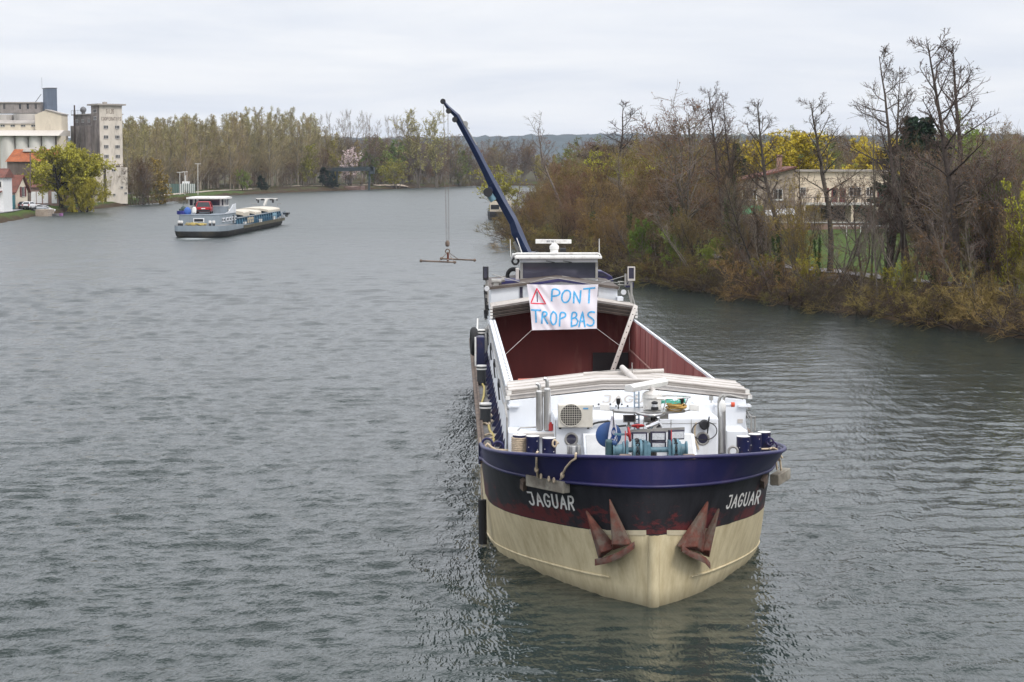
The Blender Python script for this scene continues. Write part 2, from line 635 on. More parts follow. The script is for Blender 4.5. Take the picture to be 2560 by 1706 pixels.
# the water: short wind waves summed on a sheet whose cells grow with distance
def waves(x, y, cell):
    rg = np.random.default_rng(7)
    z = np.zeros_like(x)
    n = 110
    lam = np.exp(rg.uniform(math.log(0.22), math.log(4.0), n))
    ang = rg.normal(math.radians(96), math.radians(27), n)
    ph = rg.uniform(0, 2 * math.pi, n)
    amp = 0.0047 * lam ** 0.80 * rg.uniform(0.5, 1.25, n)
    amp *= np.where(lam > 1.8, 0.42, 1.0)
    px = x + 0.25 * np.sin(y * 0.23 + 0.3 * x) + 0.5 * np.sin(0.05 * x + 0.11 * y)
    py = y + 0.30 * np.sin(x * 0.19 - 0.2 * y) + 0.7 * np.sin(0.07 * x - 0.06 * y)
    # gusts: patches of livelier and of smoother water
    gust = 0.88 + 0.34 * np.sin(0.043 * x + 0.9 * np.sin(0.021 * y)) * np.sin(0.031 * y + 1.2 + 0.5 * np.sin(0.05 * x)) + 0.16 * np.sin(0.17 * x + 0.09 * y) * np.sin(0.13 * y - 0.06 * x)
    far = np.clip((cell - 0.25) / 0.6, 0, 1)
    for L, a, p, A in zip(lam, ang, ph, amp):
        k = 2 * math.pi / L
        f = k * (px * math.cos(a) + py * math.sin(a)) + p
        w = np.maximum(np.clip((L / cell - 2.0) / 2.5, 0, 1), (0.55 if L > 1.1 else 0.0) * far)
        s = np.sin(f)
        z += w * A * (s + 0.22 * np.cos(2 * f))
    return z * gust * (1 + 2.2 * np.clip((y - 90) / 160, 0, 1))


rows = [8.0]
while rows[-1] < 900:
    y = rows[-1]
    st = max(0.085, 0.72 * y * y / 18160.0)
    if y < 30: st = 0.6
    st = min(st, 9.0)
    rows.append(y + st)
rows = np.array(rows)
ncol = 520
u = np.linspace(-0.36, 0.36, ncol)
half = np.maximum(rows, 60.0)
WX = u[None, :] * half[:, None]
WY = np.repeat(rows[:, None], ncol, 1)
cell = np.maximum(np.gradient(rows)[:, None] * 0.42, 0.72 * half[:, None] / ncol) * np.ones_like(WX)
sh = np.clip((-sdist(WX, WY) - 0.0) / 6.0, 0.25, 1.0)
WZ = waves(WX, WY, cell) * sh
SHIP = Frame((GP(qB(1370, 1210))[0] - 0.1, GP(qB(1370, 1210))[1], 0.0), (-0.029, 1.0), 0.012)
BARGE = Frame((-39.9, 245.5, 0.0), (0.028, 1.0))


def vessel_xy(fr, x, y):
    R = fr.R
    dx = x - fr.o[0]; dy = y - fr.o[1]
    return R[0][0] * dx + R[0][1] * dy, R[1][0] * dx + R[1][1] * dy


# bow wave and wash of the big barge, wake of the far one
def wake(x, y):
    lx, ly = vessel_xy(SHIP, x, y)
    z = np.zeros_like(x)
    off = np.abs(lx) - 3.5
    for k, (sl, am) in enumerate(((0.34, 0.05), (0.46, 0.03))):
        e_ = off - sl * (ly + 1.0)
        z += am * np.exp(-(e_ / 0.9) ** 2) * np.cos(e_ * 4.2) * (ly > 0) * np.clip(1.2 - off / 16, 0, 1)
    rgt = (lx > 3.2) & (ly > -4) & (ly < 46)
    z += np.where(rgt, 0.020 * np.sin(ly * 3.1 + 0.9 * np.sin(lx * 0.5) + 0.35 * lx) * np.clip((lx - 3.2) / 2, 0, 1) * np.clip(1 - (lx - 3.2) / 19, 0, 1), 0)
    return z


# sheltered water: under the bow and between the barge and the right bank
lx0, ly0 = vessel_xy(SHIP, WX, WY)
calm = np.clip((lx0 - 2.5) / 6, 0, 1) * np.clip((200 - WY) / 60, 0, 1) * 0.55
calm = np.maximum(calm, 0.72 * np.exp(-((lx0 - 0.3) / 4.2) ** 2) * np.clip((ly0 + 14) / 6, 0, 1) * (ly0 < 12))
calm = 1 - calm
WZ *= calm
WZ += wake(WX, WY) * np.clip(1.4 / cell - 1.0, 0, 1)
mw = bpy.data.materials.new('water')
mw.use_nodes = True
t = mw.node_tree
b = t.nodes['Principled BSDF']
b.inputs['Base Color'].default_value = (0.020, 0.030, 0.027, 1)
b.inputs['Roughness'].default_value = 0.10
b.inputs['IOR'].default_value = 1.333
tc = N(t, 'ShaderNodeTexCoord')
mp = N(t, 'ShaderNodeMapping')
mp.inputs['Scale'].default_value = (1.0, 1.9, 1.0)
LK(t, tc, 'Object', mp, 0)
na = N(t, 'ShaderNodeTexNoise', ins={'Scale': 3.4, 'Detail': 5.0, 'Roughness': 0.62, 'Distortion': 0.35})
LK(t, mp, 0, na, 'Vector')
bp = N(t, 'ShaderNodeBump', ins={'Strength': 0.6, 'Distance': 0.018})
LK(t, na, 0, bp, 'Height')
nb = N(t, 'ShaderNodeTexNoise', ins={'Scale': 0.42, 'Detail': 4.0, 'Roughness': 0.55, 'Distortion': 0.3})
LK(t, mp, 0, nb, 'Vector')
bp2 = N(t, 'ShaderNodeBump', ins={'Strength': 0.35, 'Distance': 0.12})
LK(t, nb, 0, bp2, 'Height'); LK(t, bp, 0, bp2, 'Normal')
mp3 = N(t, 'ShaderNodeMapping')
mp3.inputs['Scale'].default_value = (0.30, 0.075, 1.0)
LK(t, tc, 'Object', mp3, 0)
nc = N(t, 'ShaderNodeTexNoise', ins={'Scale': 1.0, 'Detail': 6.0, 'Roughness': 0.75, 'Distortion': 0.2})
LK(t, mp3, 0, nc, 'Vector')
bp3 = N(t, 'ShaderNodeBump', ins={'Strength': 0.5, 'Distance': 1.1})
LK(t, nc, 0, bp3, 'Height'); LK(t, bp2, 0, bp3, 'Normal')
LK(t, bp3, 0, b, 'Normal')
cm = N(t, 'ShaderNodeAttribute', attribute_name='calm')
for nd, k in ((bp, 0.6), (bp2, 0.35), (bp3, 0.5)):
    q_ = N(t, 'ShaderNodeMath', operation='MULTIPLY', ins={1: k})
    LK(t, cm, 'Fac', q_, 0); LK(t, q_, 0, nd, 'Strength')
ra = N(t, 'ShaderNodeAttribute', attribute_name='chop')
LK(t, ra, 'Fac', b, 'Roughness')
# foam in the propeller wash
fo = N(t, 'ShaderNodeAttribute', attribute_name='foam')
nf = N(t, 'ShaderNodeTexNoise', ins={'Scale': 2.3, 'Detail': 8.0, 'Roughness': 0.75})
LK(t, mp, 0, nf, 'Vector')
fa = N(t, 'ShaderNodeMath', operation='MULTIPLY_ADD', ins={1: 0.75})
LK(t, fo, 'Fac', fa, 0); LK(t, nf, 0, fa, 2)
fr_ = N(t, 'ShaderNodeMapRange', ins={1: 0.86, 2: 1.08, 3: 0.0, 4: 0.8})
LK(t, fa, 0, fr_, 0)
mf = N(t, 'ShaderNodeMix', data_type='RGBA')
mf.inputs['A'].default_value = (0.020, 0.030, 0.027, 1)
mf.inputs['B'].default_value = (0.55, 0.60, 0.60, 1)
LK(t, fr_, 0, mf, 0); LK(t, mf, 'Result', b, 'Base Color')
water = gridobj('water', WX, WY, WZ, [mw])
water['kind'] = 'structure'
lx, ly = vessel_xy(SHIP, WX, WY)
foam = 0.42 * np.exp(-((lx + 5.0) / 1.2) ** 2 - ((ly - 33) / 5.5) ** 2) + 0.5 * np.exp(-((lx - 5.0) / 1.5) ** 2 - ((ly - 46) / 5) ** 2)
foam += 0.30 * np.exp(-((np.abs(lx) - 3.55) / 0.18) ** 2) * ((ly > 6) & (ly < 45))
bx, by = vessel_xy(BARGE, WX, WY)
foam += 0.62 * np.exp(-((bx - 0.3) / 2.6) ** 2 - ((by + 3.0) / 3.5) ** 2) + 0.25 * np.exp(-((bx + 1) / 4.5) ** 2) * (by < 0) * (by > -45) + 0.7 * np.exp(-((bx - 2.6) / 1.4) ** 2 - ((by - 52) / 2.5) ** 2)
ch_ = water.data.attributes.new('chop', 'FLOAT', 'POINT')     # ripples too small for the sheet's cells widen the gloss
ch_.data.foreach_set('value', np.clip(0.09 + 0.22 * (WY - 45) / 230, 0.09, 0.31).ravel().astype(np.float32))
ca_ = water.data.attributes.new('calm', 'FLOAT', 'POINT')
ca_.data.foreach_set('value', calm.ravel().astype(np.float32))
fa_ = water.data.attributes.new('foam', 'FLOAT', 'POINT')
fa_.data.foreach_set('value', foam.ravel().astype(np.float32))

# far wooded hills closing the valley
mh = pm('far_forest', (0.045, 0.062, 0.066), 0.95, var=0.5, scale=0.02, bump=0.0, spec=0.05)
hx = np.linspace(-1500, 3400, 380)
hy = np.linspace(2700, 4200, 26)
HX, HY = np.meshgrid(hx, hy)
rg = np.random.default_rng(5)
top = 57 + 4 * np.sin(hx * 0.0021 + 0.5) + 2.5 * np.sin(hx * 0.0077)
prof = np.sin(np.linspace(0, 1, 26) * math.pi * 0.62) / 1.0
HZ = 4 + prof[:, None] * top[None, :] + rg.normal(0, 1.9, HX.shape)
hills = gridobj('hills', HX, HY, HZ, [mh])
hills['kind'] = 'structure'

# ------------------------------------------------------------------ vegetation
def frames(P):
    T = np.gradient(P, axis=1)
    T /= np.linalg.norm(T, axis=2, keepdims=True) + 1e-9
    ref = np.array([0.31, 0.95, 0.05])
    a = np.cross(T, ref); a /= np.linalg.norm(a, axis=2, keepdims=True) + 1e-9
    return a, np.cross(T, a)


def tubes(polys, k):
    """list of (pts (n,3), radii (n)) -> verts, quads"""
    by = {}
    for p, r in polys:
        by.setdefault(len(p), []).append((p, r))
    VV, FF, o = [], [], 0
    an = np.arange(k) * 2 * math.pi / k
    for n, L in by.items():
        P = np.array([p for p, r in L]); R = np.array([r for p, r in L])
        a, b = frames(P)
        V = P[:, :, None, :] + R[:, :, None, None] * (a[:, :, None, :] * np.cos(an)[None, None, :, None] + b[:, :, None, :] * np.sin(an)[None, None, :, None])
        m = len(L)
        base = (np.arange(m) * n * k)[:, None, None] + (np.arange(n - 1) * k)[None, :, None]
        j = np.arange(k)[None, None, :]
        j2 = (j + 1) % k
        Q = np.stack([base + j, base + j2, base + k + j2, base + k + j], -1).reshape(-1, 4) + o
        VV.append(V.reshape(-1, 3)); FF.append(Q); o += m * n * k
    if not VV:
        return np.zeros((0, 3)), np.zeros((0, 4), int)
    return np.concatenate(VV), np.concatenate(FF)


def leafquads(C, size, rng, aspect=1.0, droop=0.0):
    n = len(C)
    a = rng.normal(size=(n, 3)); a[:, 2] -= droop
    a /= np.linalg.norm(a, axis=1, keepdims=True)
    c = rng.normal(size=(n, 3))
    b = np.cross(a, c); b /= np.linalg.norm(b, axis=1, keepdims=True)
    s = size * rng.uniform(0.6, 1.3, n)[:, None]
    a = a * s * aspect; b = b * s
    V = np.stack([C - a, C - b * 0.8, C + a, C + b * 0.8], 1).reshape(-1, 3)
    return V, np.arange(4 * n).reshape(n, 4)


def grow(rng, p, d, L, n, r0, r1, wb, up):
    P = [np.array(p, float)]
    d = nrm(d)
    for i in range(n):
        d = nrm(d + rng.normal(0, wb, 3) + np.array([0, 0, up]))
        P.append(P[-1] + d * L / n)
    return np.array(P), np.linspace(r0, r1, n + 1)


def side(rng, d, ang):
    d = nrm(d)
    a = np.cross(d, rng.normal(size=3)); a = nrm(a)
    return nrm(d * math.cos(ang) + a * math.sin(ang))


def make_tree(seed, h, r0=0.12, stems=1, spread=0.12, wb=0.07, up0=0.04, l1=12, l1len=0.34, l1ang=48, start=0.25, l1up=0.06, shape='cone', l2=6, l2len=0.45, l3=5, l3len=0.5, tw=0.014, up2=0.03,
              leaf=0, lsize=0.12, lasp=1.3, droop=0.0, leafz=0.0, hang=0.0, ivy=0, trunkpts=None, dead=0.0):
    rng = np.random.default_rng(seed)
    trunk, twig, lc = [], [], []
    for s in range(stems):
        a = rng.uniform(0, 2 * math.pi)
        tilt = spread * (rng.uniform(0.3, 1.2) if stems > 1 else rng.uniform(0.1, 1))
        hh = h * (1 if s == 0 else rng.uniform(0.62, 0.98))
        p0 = np.array([math.cos(a), math.sin(a), 0]) * (0.25 * (stems > 1)) * rng.uniform(0.2, 1.6)
        if trunkpts is not None and s < len(trunkpts):
            K = np.array(trunkpts[s], float)
            tt = np.linspace(0, len(K) - 1, 13)
            P = np.stack([np.interp(tt, range(len(K)), K[:, i]) for i in range(3)], 1)
            P[1:-1] += rng.normal(0, 0.05, (11, 3)) * hh * 0.05
            hh = P[-1][2]
            R = r0 * (1 - np.linspace(0, 1, 13) ** 0.8 * 0.88)
        else:
            P, R = grow(rng, p0, (math.cos(a) * tilt, math.sin(a) * tilt, 1), hh, 12, r0, r0 * 0.12, wb, up0)
            R = r0 * (0.12 + 0.88 * (1 - np.linspace(0, 1, 13)) ** 0.85) * (1 if s == 0 else rng.uniform(0.55, 0.9))
        trunk.append((P, R))
        n1 = l1 if s == 0 else max(3, int(l1 * 0.75))
        for i in range(n1):
            f = start + (1 - start) * ((i + rng.uniform(0, 1)) / n1)
            if rng.uniform() < dead: continue
            k = f * 12; i0 = min(11, int(k)); p = P[i0] + (P[i0 + 1] - P[i0]) * (k - i0)
            rr = np.interp(k, range(13), R)
            if shape == 'cone': q = 1.12 - 0.85 * f
            elif shape == 'round': q = 0.45 + 0.85 * math.sin(min(1, (f - start) / (1 - start) * 0.85 + 0.12) * math.pi)
            else: q = 0.75
            L1 = hh * l1len * q * rng.uniform(0.65, 1.25)
            d = side(rng, P[i0 + 1] - P[i0], math.radians(l1ang * rng.uniform(0.7, 1.25)))
            d[2] = max(d[2], -0.1)
            p1, r1 = grow(rng, p, d, L1, 6, min(rr * 0.62, 0.02 + L1 * 0.017), tw * 1.1, wb * 1.9, l1up)
            (trunk if L1 > 1.7 and tw < 0.05 else twig).append((p1, r1))
            for j in range(l2):
                g = 0.25 + 0.75 * (j + rng.uniform(0, 1)) / l2
                k2 = g * 6; j0 = min(5, int(k2)); q0 = p1[j0] + (p1[j0 + 1] - p1[j0]) * (k2 - j0)
                L2 = L1 * l2len * (1.15 - 0.6 * g) * rng.uniform(0.6, 1.3)
                d2 = side(rng, p1[j0 + 1] - p1[j0], math.radians(42 * rng.uniform(0.6, 1.4)))
                p2, r2 = grow(rng, q0, d2, L2, 4, tw * 1.25, tw * 0.7, wb * 2.4, up2 - hang)
                twig.append((p2, r2))
                for m in range(l3):
                    g3 = 0.2 + 0.8 * (m + rng.uniform(0, 1)) / l3
                    k3 = g3 * 4; m0 = min(3, int(k3)); q3 = p2[m0] + (p2[m0 + 1] - p2[m0]) * (k3 - m0)
                    d3 = side(rng, p2[m0 + 1] - p2[m0], math.radians(40 * rng.uniform(0.6, 1.5)))
                    L3 = max(0.25, L2 * l3len * rng.uniform(0.6, 1.3)) * (1 + 2.0 * hang)
                    p3, r3 = grow(rng, q3, d3 - np.array([0, 0, 2.2 * hang]), L3, 3 if hang else 2, tw * 0.8, tw * 0.5, wb * 2.5, up2 - 1.3 * hang)
                    twig.append((p3, r3))
                    if leaf and p3[-1][2] > leafz * h:
                        for _ in range(leaf):
                            w = rng.uniform(0, 1) * (len(p3) - 1); w0 = min(len(p3) - 2, int(w))
                            lc.append(p3[w0] + (p3[w0 + 1] - p3[w0]) * (w - w0) + rng.normal(0, lsize * 0.9, 3))
        if ivy:
            for _ in range(ivy if s == 0 else ivy // 3):
                f = rng.uniform(0, 0.72) ** 0.9
                k = f * 12; i0 = min(11, int(k)); p = P[i0] + (P[i0 + 1] - P[i0]) * (k - i0)
                w = rng.uniform(0, 2 * math.pi); q = abs(rng.normal(0, 0.34)) * (1.15 - f) + 0.12
                lc.append(p + np.array([math.cos(w) * q, math.sin(w) * q, rng.normal(0, 0.2)]))
    return trunk, twig, np.array(lc) if lc else None, lsize, lasp, droop, rng


KINDS = {}


def kind(name, bark, twigm, leafm=None, **k):
    tr, tw_, lc, ls, la, dr, rng = make_tree(**k)
    V, Q = tubes(tr, 6)
    me = bpy.data.meshes.new(name + '_trunk'); fastmesh(me, V, Q); me.materials.append(bark); me.shade_smooth()
    V, Q = tubes(tw_, 3)
    nt_ = len(Q)
    if lc is not None:
        V2, Q2 = leafquads(lc, ls, rng, la, dr)
        Q = np.concatenate([Q, Q2 + len(V)]); V = np.concatenate([V, V2])
    mc = bpy.data.meshes.new(name + '_crown'); fastmesh(mc, V, Q)
    mc.materials.append(twigm)
    if lc is not None:
        mc.materials.append(leafm)
        mi = np.zeros(len(Q), np.int32); mi[nt_:] = 1
        mc.polygons.foreach_set('material_index', mi)
    KINDS[name] = (me, mc, float(max(V[:, 2].max(), max(p[:, 2].max() for p, r in tr))))


def plant(kd, oname, x, y, hgt_, rot, label, group=None, cat='tree', tilt=(0, 0), wide=1.0, z=None):
    me, mc, h0 = KINDS[kd]
    o = bpy.data.objects.new(oname, None); COL.objects.link(o)
    o.empty_display_size = 0.5
    s = hgt_ / h0
    o.location = (x, y, (zg(x, y) if z is None else z) - 0.12)
    o.scale = (s * wide, s * wide, s)
    o.rotation_euler = (tilt[0], tilt[1], rot)
    tag(o, label, cat, group)
    for nm, m in (('trunk', me), ('crown', mc)):
        c = bpy.data.objects.new(nm, m); COL.objects.link(c); c.parent = o
    return o


bk_grey = pm('bark_grey', (0.1386, 0.1162, 0.0950), 0.9, var=0.4, scale=4, rnd=0.25, spec=0.15)
bk_dark = pm('bark_dark', (0.0660, 0.0541, 0.0449), 0.9, var=0.4, scale=4, rnd=0.25, spec=0.15)
bk_pale = pm('bark_pale', (0.2640, 0.2244, 0.1782), 0.9, var=0.3, scale=4, rnd=0.2, spec=0.15)
tw_brown = pm('twig_brown', (0.1650, 0.1162, 0.0713), 0.9, var=0.35, scale=0.9, rnd=0.30, spec=0.1)
tw_dark = pm('twig_dark', (0.0924, 0.0686, 0.0528), 0.9, var=0.3, scale=0.9, rnd=0.25, spec=0.1)
tw_olive = pm('twig_olive', (0.1782, 0.1320, 0.0475), 0.9, var=0.35, scale=0.9, rnd=0.30, spec=0.1)
tw_pop = pm('twig_poplar', (0.30, 0.24, 0.125), 0.9, var=0.3, scale=0.4, rnd=0.16, spec=0.1)
tw_grey = pm('twig_grey', (0.1980, 0.1650, 0.1386), 0.9, var=0.3, scale=0.4, rnd=0.2, spec=0.1)
lf_pop = pm('bud_poplar', (0.35, 0.325, 0.12), 0.8, var=0.3, scale=0.4, rnd=0.15, spec=0.15)
lf_will = pm('leaf_willow', (0.3168, 0.2970, 0.0343), 0.75, var=0.45, scale=0.35, rnd=0.12, spec=0.2)
lf_yell = pm('leaf_yellow_willow', (0.4752, 0.3564, 0.0264), 0.75, var=0.35, scale=0.5, rnd=0.1, spec=0.2)
lf_green = pm('leaf_green', (0.1716, 0.2178, 0.0396), 0.75, var=0.45, scale=0.6, rnd=0.3, spec=0.2)
lf_ivy = pm('leaf_ivy', (0.0396, 0.0726, 0.0145), 0.6, var=0.5, scale=1.5, rnd=0.2, spec=0.25)
lf_dark = pm('needle_dark', (0.0158, 0.0317, 0.0172), 0.8, var=0.4, scale=1.0, rnd=0.2, spec=0.15)
lf_bud = pm('bud_olive', (0.2508, 0.2046, 0.0462), 0.8, var=0.5, scale=0.7, rnd=0.35, spec=0.1)
lf_rust = pm('catkin_rust', (0.1848, 0.1056, 0.0462), 0.8, var=0.4, scale=0.7, rnd=0.3, spec=0.1)
lf_blos = pm('blossom', (0.8184, 0.6600, 0.6468), 0.8, var=0.25, scale=1.0, spec=0.1)
lf_cone = pm('alder_cone', (0.0396, 0.0317, 0.0264), 0.9, var=0.3, scale=2, spec=0.1)

# right bank: thicket kinds
for i in range(4):
    kind('thicket%d' % i, bk_grey if i % 2 else bk_dark, (tw_brown, tw_olive)[i % 2], (lf_rust, lf_bud)[i % 2], seed=20 + i, h=8.0, r0=0.085, stems=6, spread=0.42, wb=0.10, up0=0.05, l1=12, l1len=0.36, l1ang=42, start=0.08,
         shape='round', l2=7, l2len=0.5, l3=6, l3len=0.55, tw=0.0125, leaf=1, lsize=0.045, lasp=1.5)
for i in range(2):
    kind('bankbrush%d' % i, bk_dark, (tw_olive, tw_dark)[i], lf_bud, seed=40 + i, h=3.2, r0=0.04, stems=9, spread=1.0, wb=0.13, up0=-0.03, l1=7, l1len=0.4, l1ang=40, start=0.15, shape='round', l2=5, l2len=0.55, l3=4,
         l3len=0.6, tw=0.010, leaf=1, lsize=0.014)
for i in range(3):
    kind('alder%d' % i, bk_dark, tw_dark, lf_cone, seed=60 + i, h=15.0, r0=0.2, stems=1 + (i == 1), spread=0.10, wb=0.055, up0=0.05, l1=20, l1len=0.27, l1ang=52, start=0.34, l1up=0.09, shape='cone', l2=7, l2len=0.5, l3=4, l3len=0.55,
         tw=0.015, up2=0.05, leaf=1, lsize=0.035, lasp=1.4)
for i in range(2):
    kind('snag%d' % i, bk_grey, tw_grey, seed=70 + i, h=13.0, r0=0.15, stems=2, spread=0.18, wb=0.05, l1=12, l1len=0.22, l1ang=34, start=0.5, l1up=0.10, shape='flat', l2=5, l2len=0.45, l3=4, l3len=0.5, tw=0.013, dead=0.1)
for i in range(2):
    kind('ivytree%d' % i, bk_dark, tw_dark, lf_ivy, seed=80 + i, h=14.0, r0=0.19, stems=2, spread=0.10, wb=0.05, l1=14, l1len=0.24, l1ang=40, start=0.5, shape='round', l2=6, l2len=0.45, l3=4, l3len=0.5, tw=0.013, ivy=2600, lsize=0.13,
         lasp=1.1, leaf=0)
kind('greenshrub', bk_grey, tw_olive, lf_green, seed=90, h=7.0, r0=0.09, stems=4, spread=0.35, wb=0.09, l1=12, l1len=0.34, start=0.12, shape='round', l2=6, l3=5, tw=0.012, leaf=6, lsize=0.075)
kind('yellowshrub', bk_grey, tw_olive, lf_will, seed=91, h=7.0, r0=0.08, stems=5, spread=0.3, wb=0.09, l1=12, l1len=0.3, start=0.12, shape='round', l2=6, l3=5, tw=0.012, leaf=3, lsize=0.06)
kind('yellowwillow', bk_dark, tw_olive, lf_yell, seed=95, h=11.0, r0=0.3, stems=2, spread=0.2, wb=0.06, l1=16, l1len=0.42, l1ang=55, start=0.22, l1up=0.05, shape='round', l2=8, l2len=0.42, l3=9, l3len=0.6, tw=0.016, hang=0.22, leaf=6,
     lsize=0.10, lasp=2.4, droop=1.2)
kind('bigwillow', bk_dark, tw_olive, lf_will, seed=97, h=12.0, r0=0.42, stems=3, spread=0.42, wb=0.06, l1=20, l1len=0.46, l1ang=60, start=0.2, l1up=0.06, shape='round', l2=9, l2len=0.5, l3=8, l3len=0.5, tw=0.02, hang=0.10, leaf=9,
     lsize=0.13, lasp=1.7, droop=0.8)
kind('conifer', bk_dark, tw_dark, lf_dark, seed=99, h=13.0, r0=0.22, spread=0.03, wb=0.02, l1=46, l1len=0.24, l1ang=85, start=0.08, l1up=-0.03, shape='cone', l2=7, l2len=0.42, l3=4, l3len=0.5, tw=0.016, leaf=7, lsize=0.16, lasp=1.6)
# far bank: coarser twigs, they stand 500 m away and more
for i in range(3):
    kind('poplar%d' % i, bk_pale, tw_pop, lf_pop, seed=110 + i, h=24.0, r0=0.22, spread=0.03, wb=0.02, up0=0.05, l1=42, l1len=0.22, l1ang=27, start=0.10, l1up=0.09, shape='cone', l2=8, l2len=0.5, l3=4, l3len=0.5, tw=0.024, up2=0.10,
         leaf=1, lsize=0.075, lasp=1.4, leafz=0.5)
for i in range(3):
    kind('farbare%d' % i, bk_grey, (tw_brown, tw_grey, tw_dark)[i], lf_rust, seed=120 + i, h=16.0, r0=0.24, stems=2, spread=0.2, wb=0.06, l1=18, l1len=0.34, l1ang=46, start=0.18, shape='round', l2=7, l2len=0.48, l3=5, l3len=0.5,
         tw=0.028, leaf=1, lsize=0.12)
for i in range(3):
    kind('midbare%d' % i, bk_grey, (tw_brown, tw_olive, tw_grey)[i], (lf_rust, lf_bud, lf_rust)[i], seed=140 + i, h=13.0, r0=0.16, stems=3, spread=0.24, wb=0.07, l1=16, l1len=0.34, l1ang=44, start=0.14, shape='round', l2=8, l2len=0.48,
         l3=6, l3len=0.5, tw=0.017, leaf=1, lsize=0.06)
kind('midgreen', bk_grey, tw_olive, lf_green, seed=145, h=12.0, r0=0.16, stems=3, spread=0.25, wb=0.06, l1=16, l1len=0.34, start=0.12, shape='round', l2=8, l3=6, tw=0.018, leaf=4, lsize=0.085)
kind('fargreen', bk_grey, tw_olive, lf_green, seed=130, h=13.0, r0=0.2, stems=3, spread=0.25, wb=0.06, l1=15, l1len=0.34, start=0.12, shape='round', l2=6, l3=5, tw=0.03, leaf=3, lsize=0.22)
kind('farolive', bk_grey, tw_olive, lf_bud, seed=131, h=15.0, r0=0.2, stems=3, spread=0.25, wb=0.06, l1=15, l1len=0.34, start=0.12, shape='round', l2=6, l3=5, tw=0.03, leaf=3, lsize=0.20)
kind('farairy', bk_grey, tw_olive, lf_pop, seed=136, h=18.0, r0=0.22, stems=3, spread=0.2, wb=0.05, l1=16, l1len=0.3, l1ang=38, start=0.25, shape='round', l2=7, l2len=0.45, l3=5, tw=0.026, leaf=2, lsize=0.14)
kind('farpalebare', bk_pale, tw_grey, seed=132, h=22.0, r0=0.22, stems=2, spread=0.10, wb=0.04, l1=16, l1len=0.26, l1ang=30, start=0.35, l1up=0.08, shape='flat', l2=5, l2len=0.5, l3=4, tw=0.036)
kind('blossomtree', bk_grey, tw_grey, lf_blos, seed=133, h=12.0, r0=0.2, stems=3, spread=0.3, wb=0.07, l1=12, l1len=0.36, start=0.2, shape='round', l2=6, l3=4, tw=0.03, leaf=3, lsize=0.16)

# ------------------------------------------------------------------ planting
RV = random.Random(11)


def shore_x(pts, y):
    ys = [p[1] for p in pts]; xs = [p[0] for p in pts]
    return float(np.interp(y, ys, xs))


def col_D(px, lo=95, hi=330):
    """how far the right bank's waterline is in the photo column px (2353 px wide picture)"""
    best, bd = None, 1e9
    for D in np.arange(lo, hi, 1.0):
        x = shore_x(RB, D)
        e_ = abs(x - (px - 1176.5) / 4440 * D)
        if e_ < bd:
            best, bd = D, e_
    return best


def tree_at(kd, name, px, top, D, label, group=None, cat='tree', rot=None, tilt=(0, 0), wide=1.0):
    p = WP(qP(px, top), D)
    z0 = zg(p[0], D)
    return plant(kd, name, p[0], D, max(1.2, p[2] - z0 + 0.2), RV.uniform(0, 6.28) if rot is None else rot, label, group, cat, tilt, wide)


# single trees one can point to on the right bank: (column, top row, metres behind the waterline, kind, label)
for px, top, off, kd, lb, wd_ in (
    (2205, 66, 6, 'alder0', 'tallest bare alder with dark cone tufts at the right edge of the right bank', 0.9),
    (2262, 84, 10, 'alder2', 'bare dark alder standing just right of the tallest alder', 0.9),
    (2108, 96, 8, 'alder1', 'two-stemmed dark alder left of the tallest alder, in front of the dark conifers', 0.75),
    (2050, 150, 9, 'alder2', 'slim dark alder before the right end of the cream villa', 0.7),
    (1912, 214, 15, 'alder0', 'bare forked tree in front of the cream villa front', 0.95),
    (1800, 224, 11, 'alder2', 'bare crooked tree with tufted top before the stone gable house', 0.95),
    (1722, 214, 12, 'alder1', 'thin bare tree between the ivy column and the yellow willow', 0.6),
    (1662, 188, 14, 'alder0', 'tall thin bare tree rising behind the ivy clad trunk', 0.65),
    (1590, 184, 12, 'midbare2', 'broad bare tree with upswept limbs left of the ivy clad trunk', 0.75),
    (1402, 228, 60, 'alder1', 'bare round topped tree standing above the middle of the brown thicket', 1.15),
    (1312, 254, 45, 'snag0', 'pale forked dead tree poking out of the thicket behind the wheelhouse', 1.0),
    (1452, 330, 30, 'snag1', 'small pale snag within the brown thicket', 1.0),
):
    D = col_D(px) + off
    tree_at(kd, 'alder_tree' if 'alder' in kd else 'bare_tree', px, top, D, lb, None, 'tree', wide=wd_ * 1.45)
tree_at('snag0', 'dead_tree', 2010, 186, col_D(2010) + 5, 'pale leaning dead tree curving left before the cream villa', None, 'tree', rot=2.0, tilt=(0, -0.10), wide=0.6)
tree_at('ivytree0', 'ivy_tree', 1676, 282, col_D(1676) + 9, 'ivy clad trunk, a dark green column left of the villa', None, 'tree', wide=1.0)
tree_at('ivytree1', 'ivy_tree', 1790, 470, col_D(1790) + 4, 'short leaning ivy clad trunk in front of the stone gable house', None, 'tree', tilt=(0, -0.18), wide=0.8)
tree_at('ivytree1', 'ivy_tree', 1880, 490, col_D(1880) + 5, 'ivy clad trunk before the left end of the cream villa', None, 'tree', tilt=(0, 0.12), wide=0.7)
tree_at('ivytree0', 'ivy_tree', 1510, 430, col_D(1510) + 14, 'ivy clad trunk half hidden in the brown thicket', None, 'tree', wide=0.9)
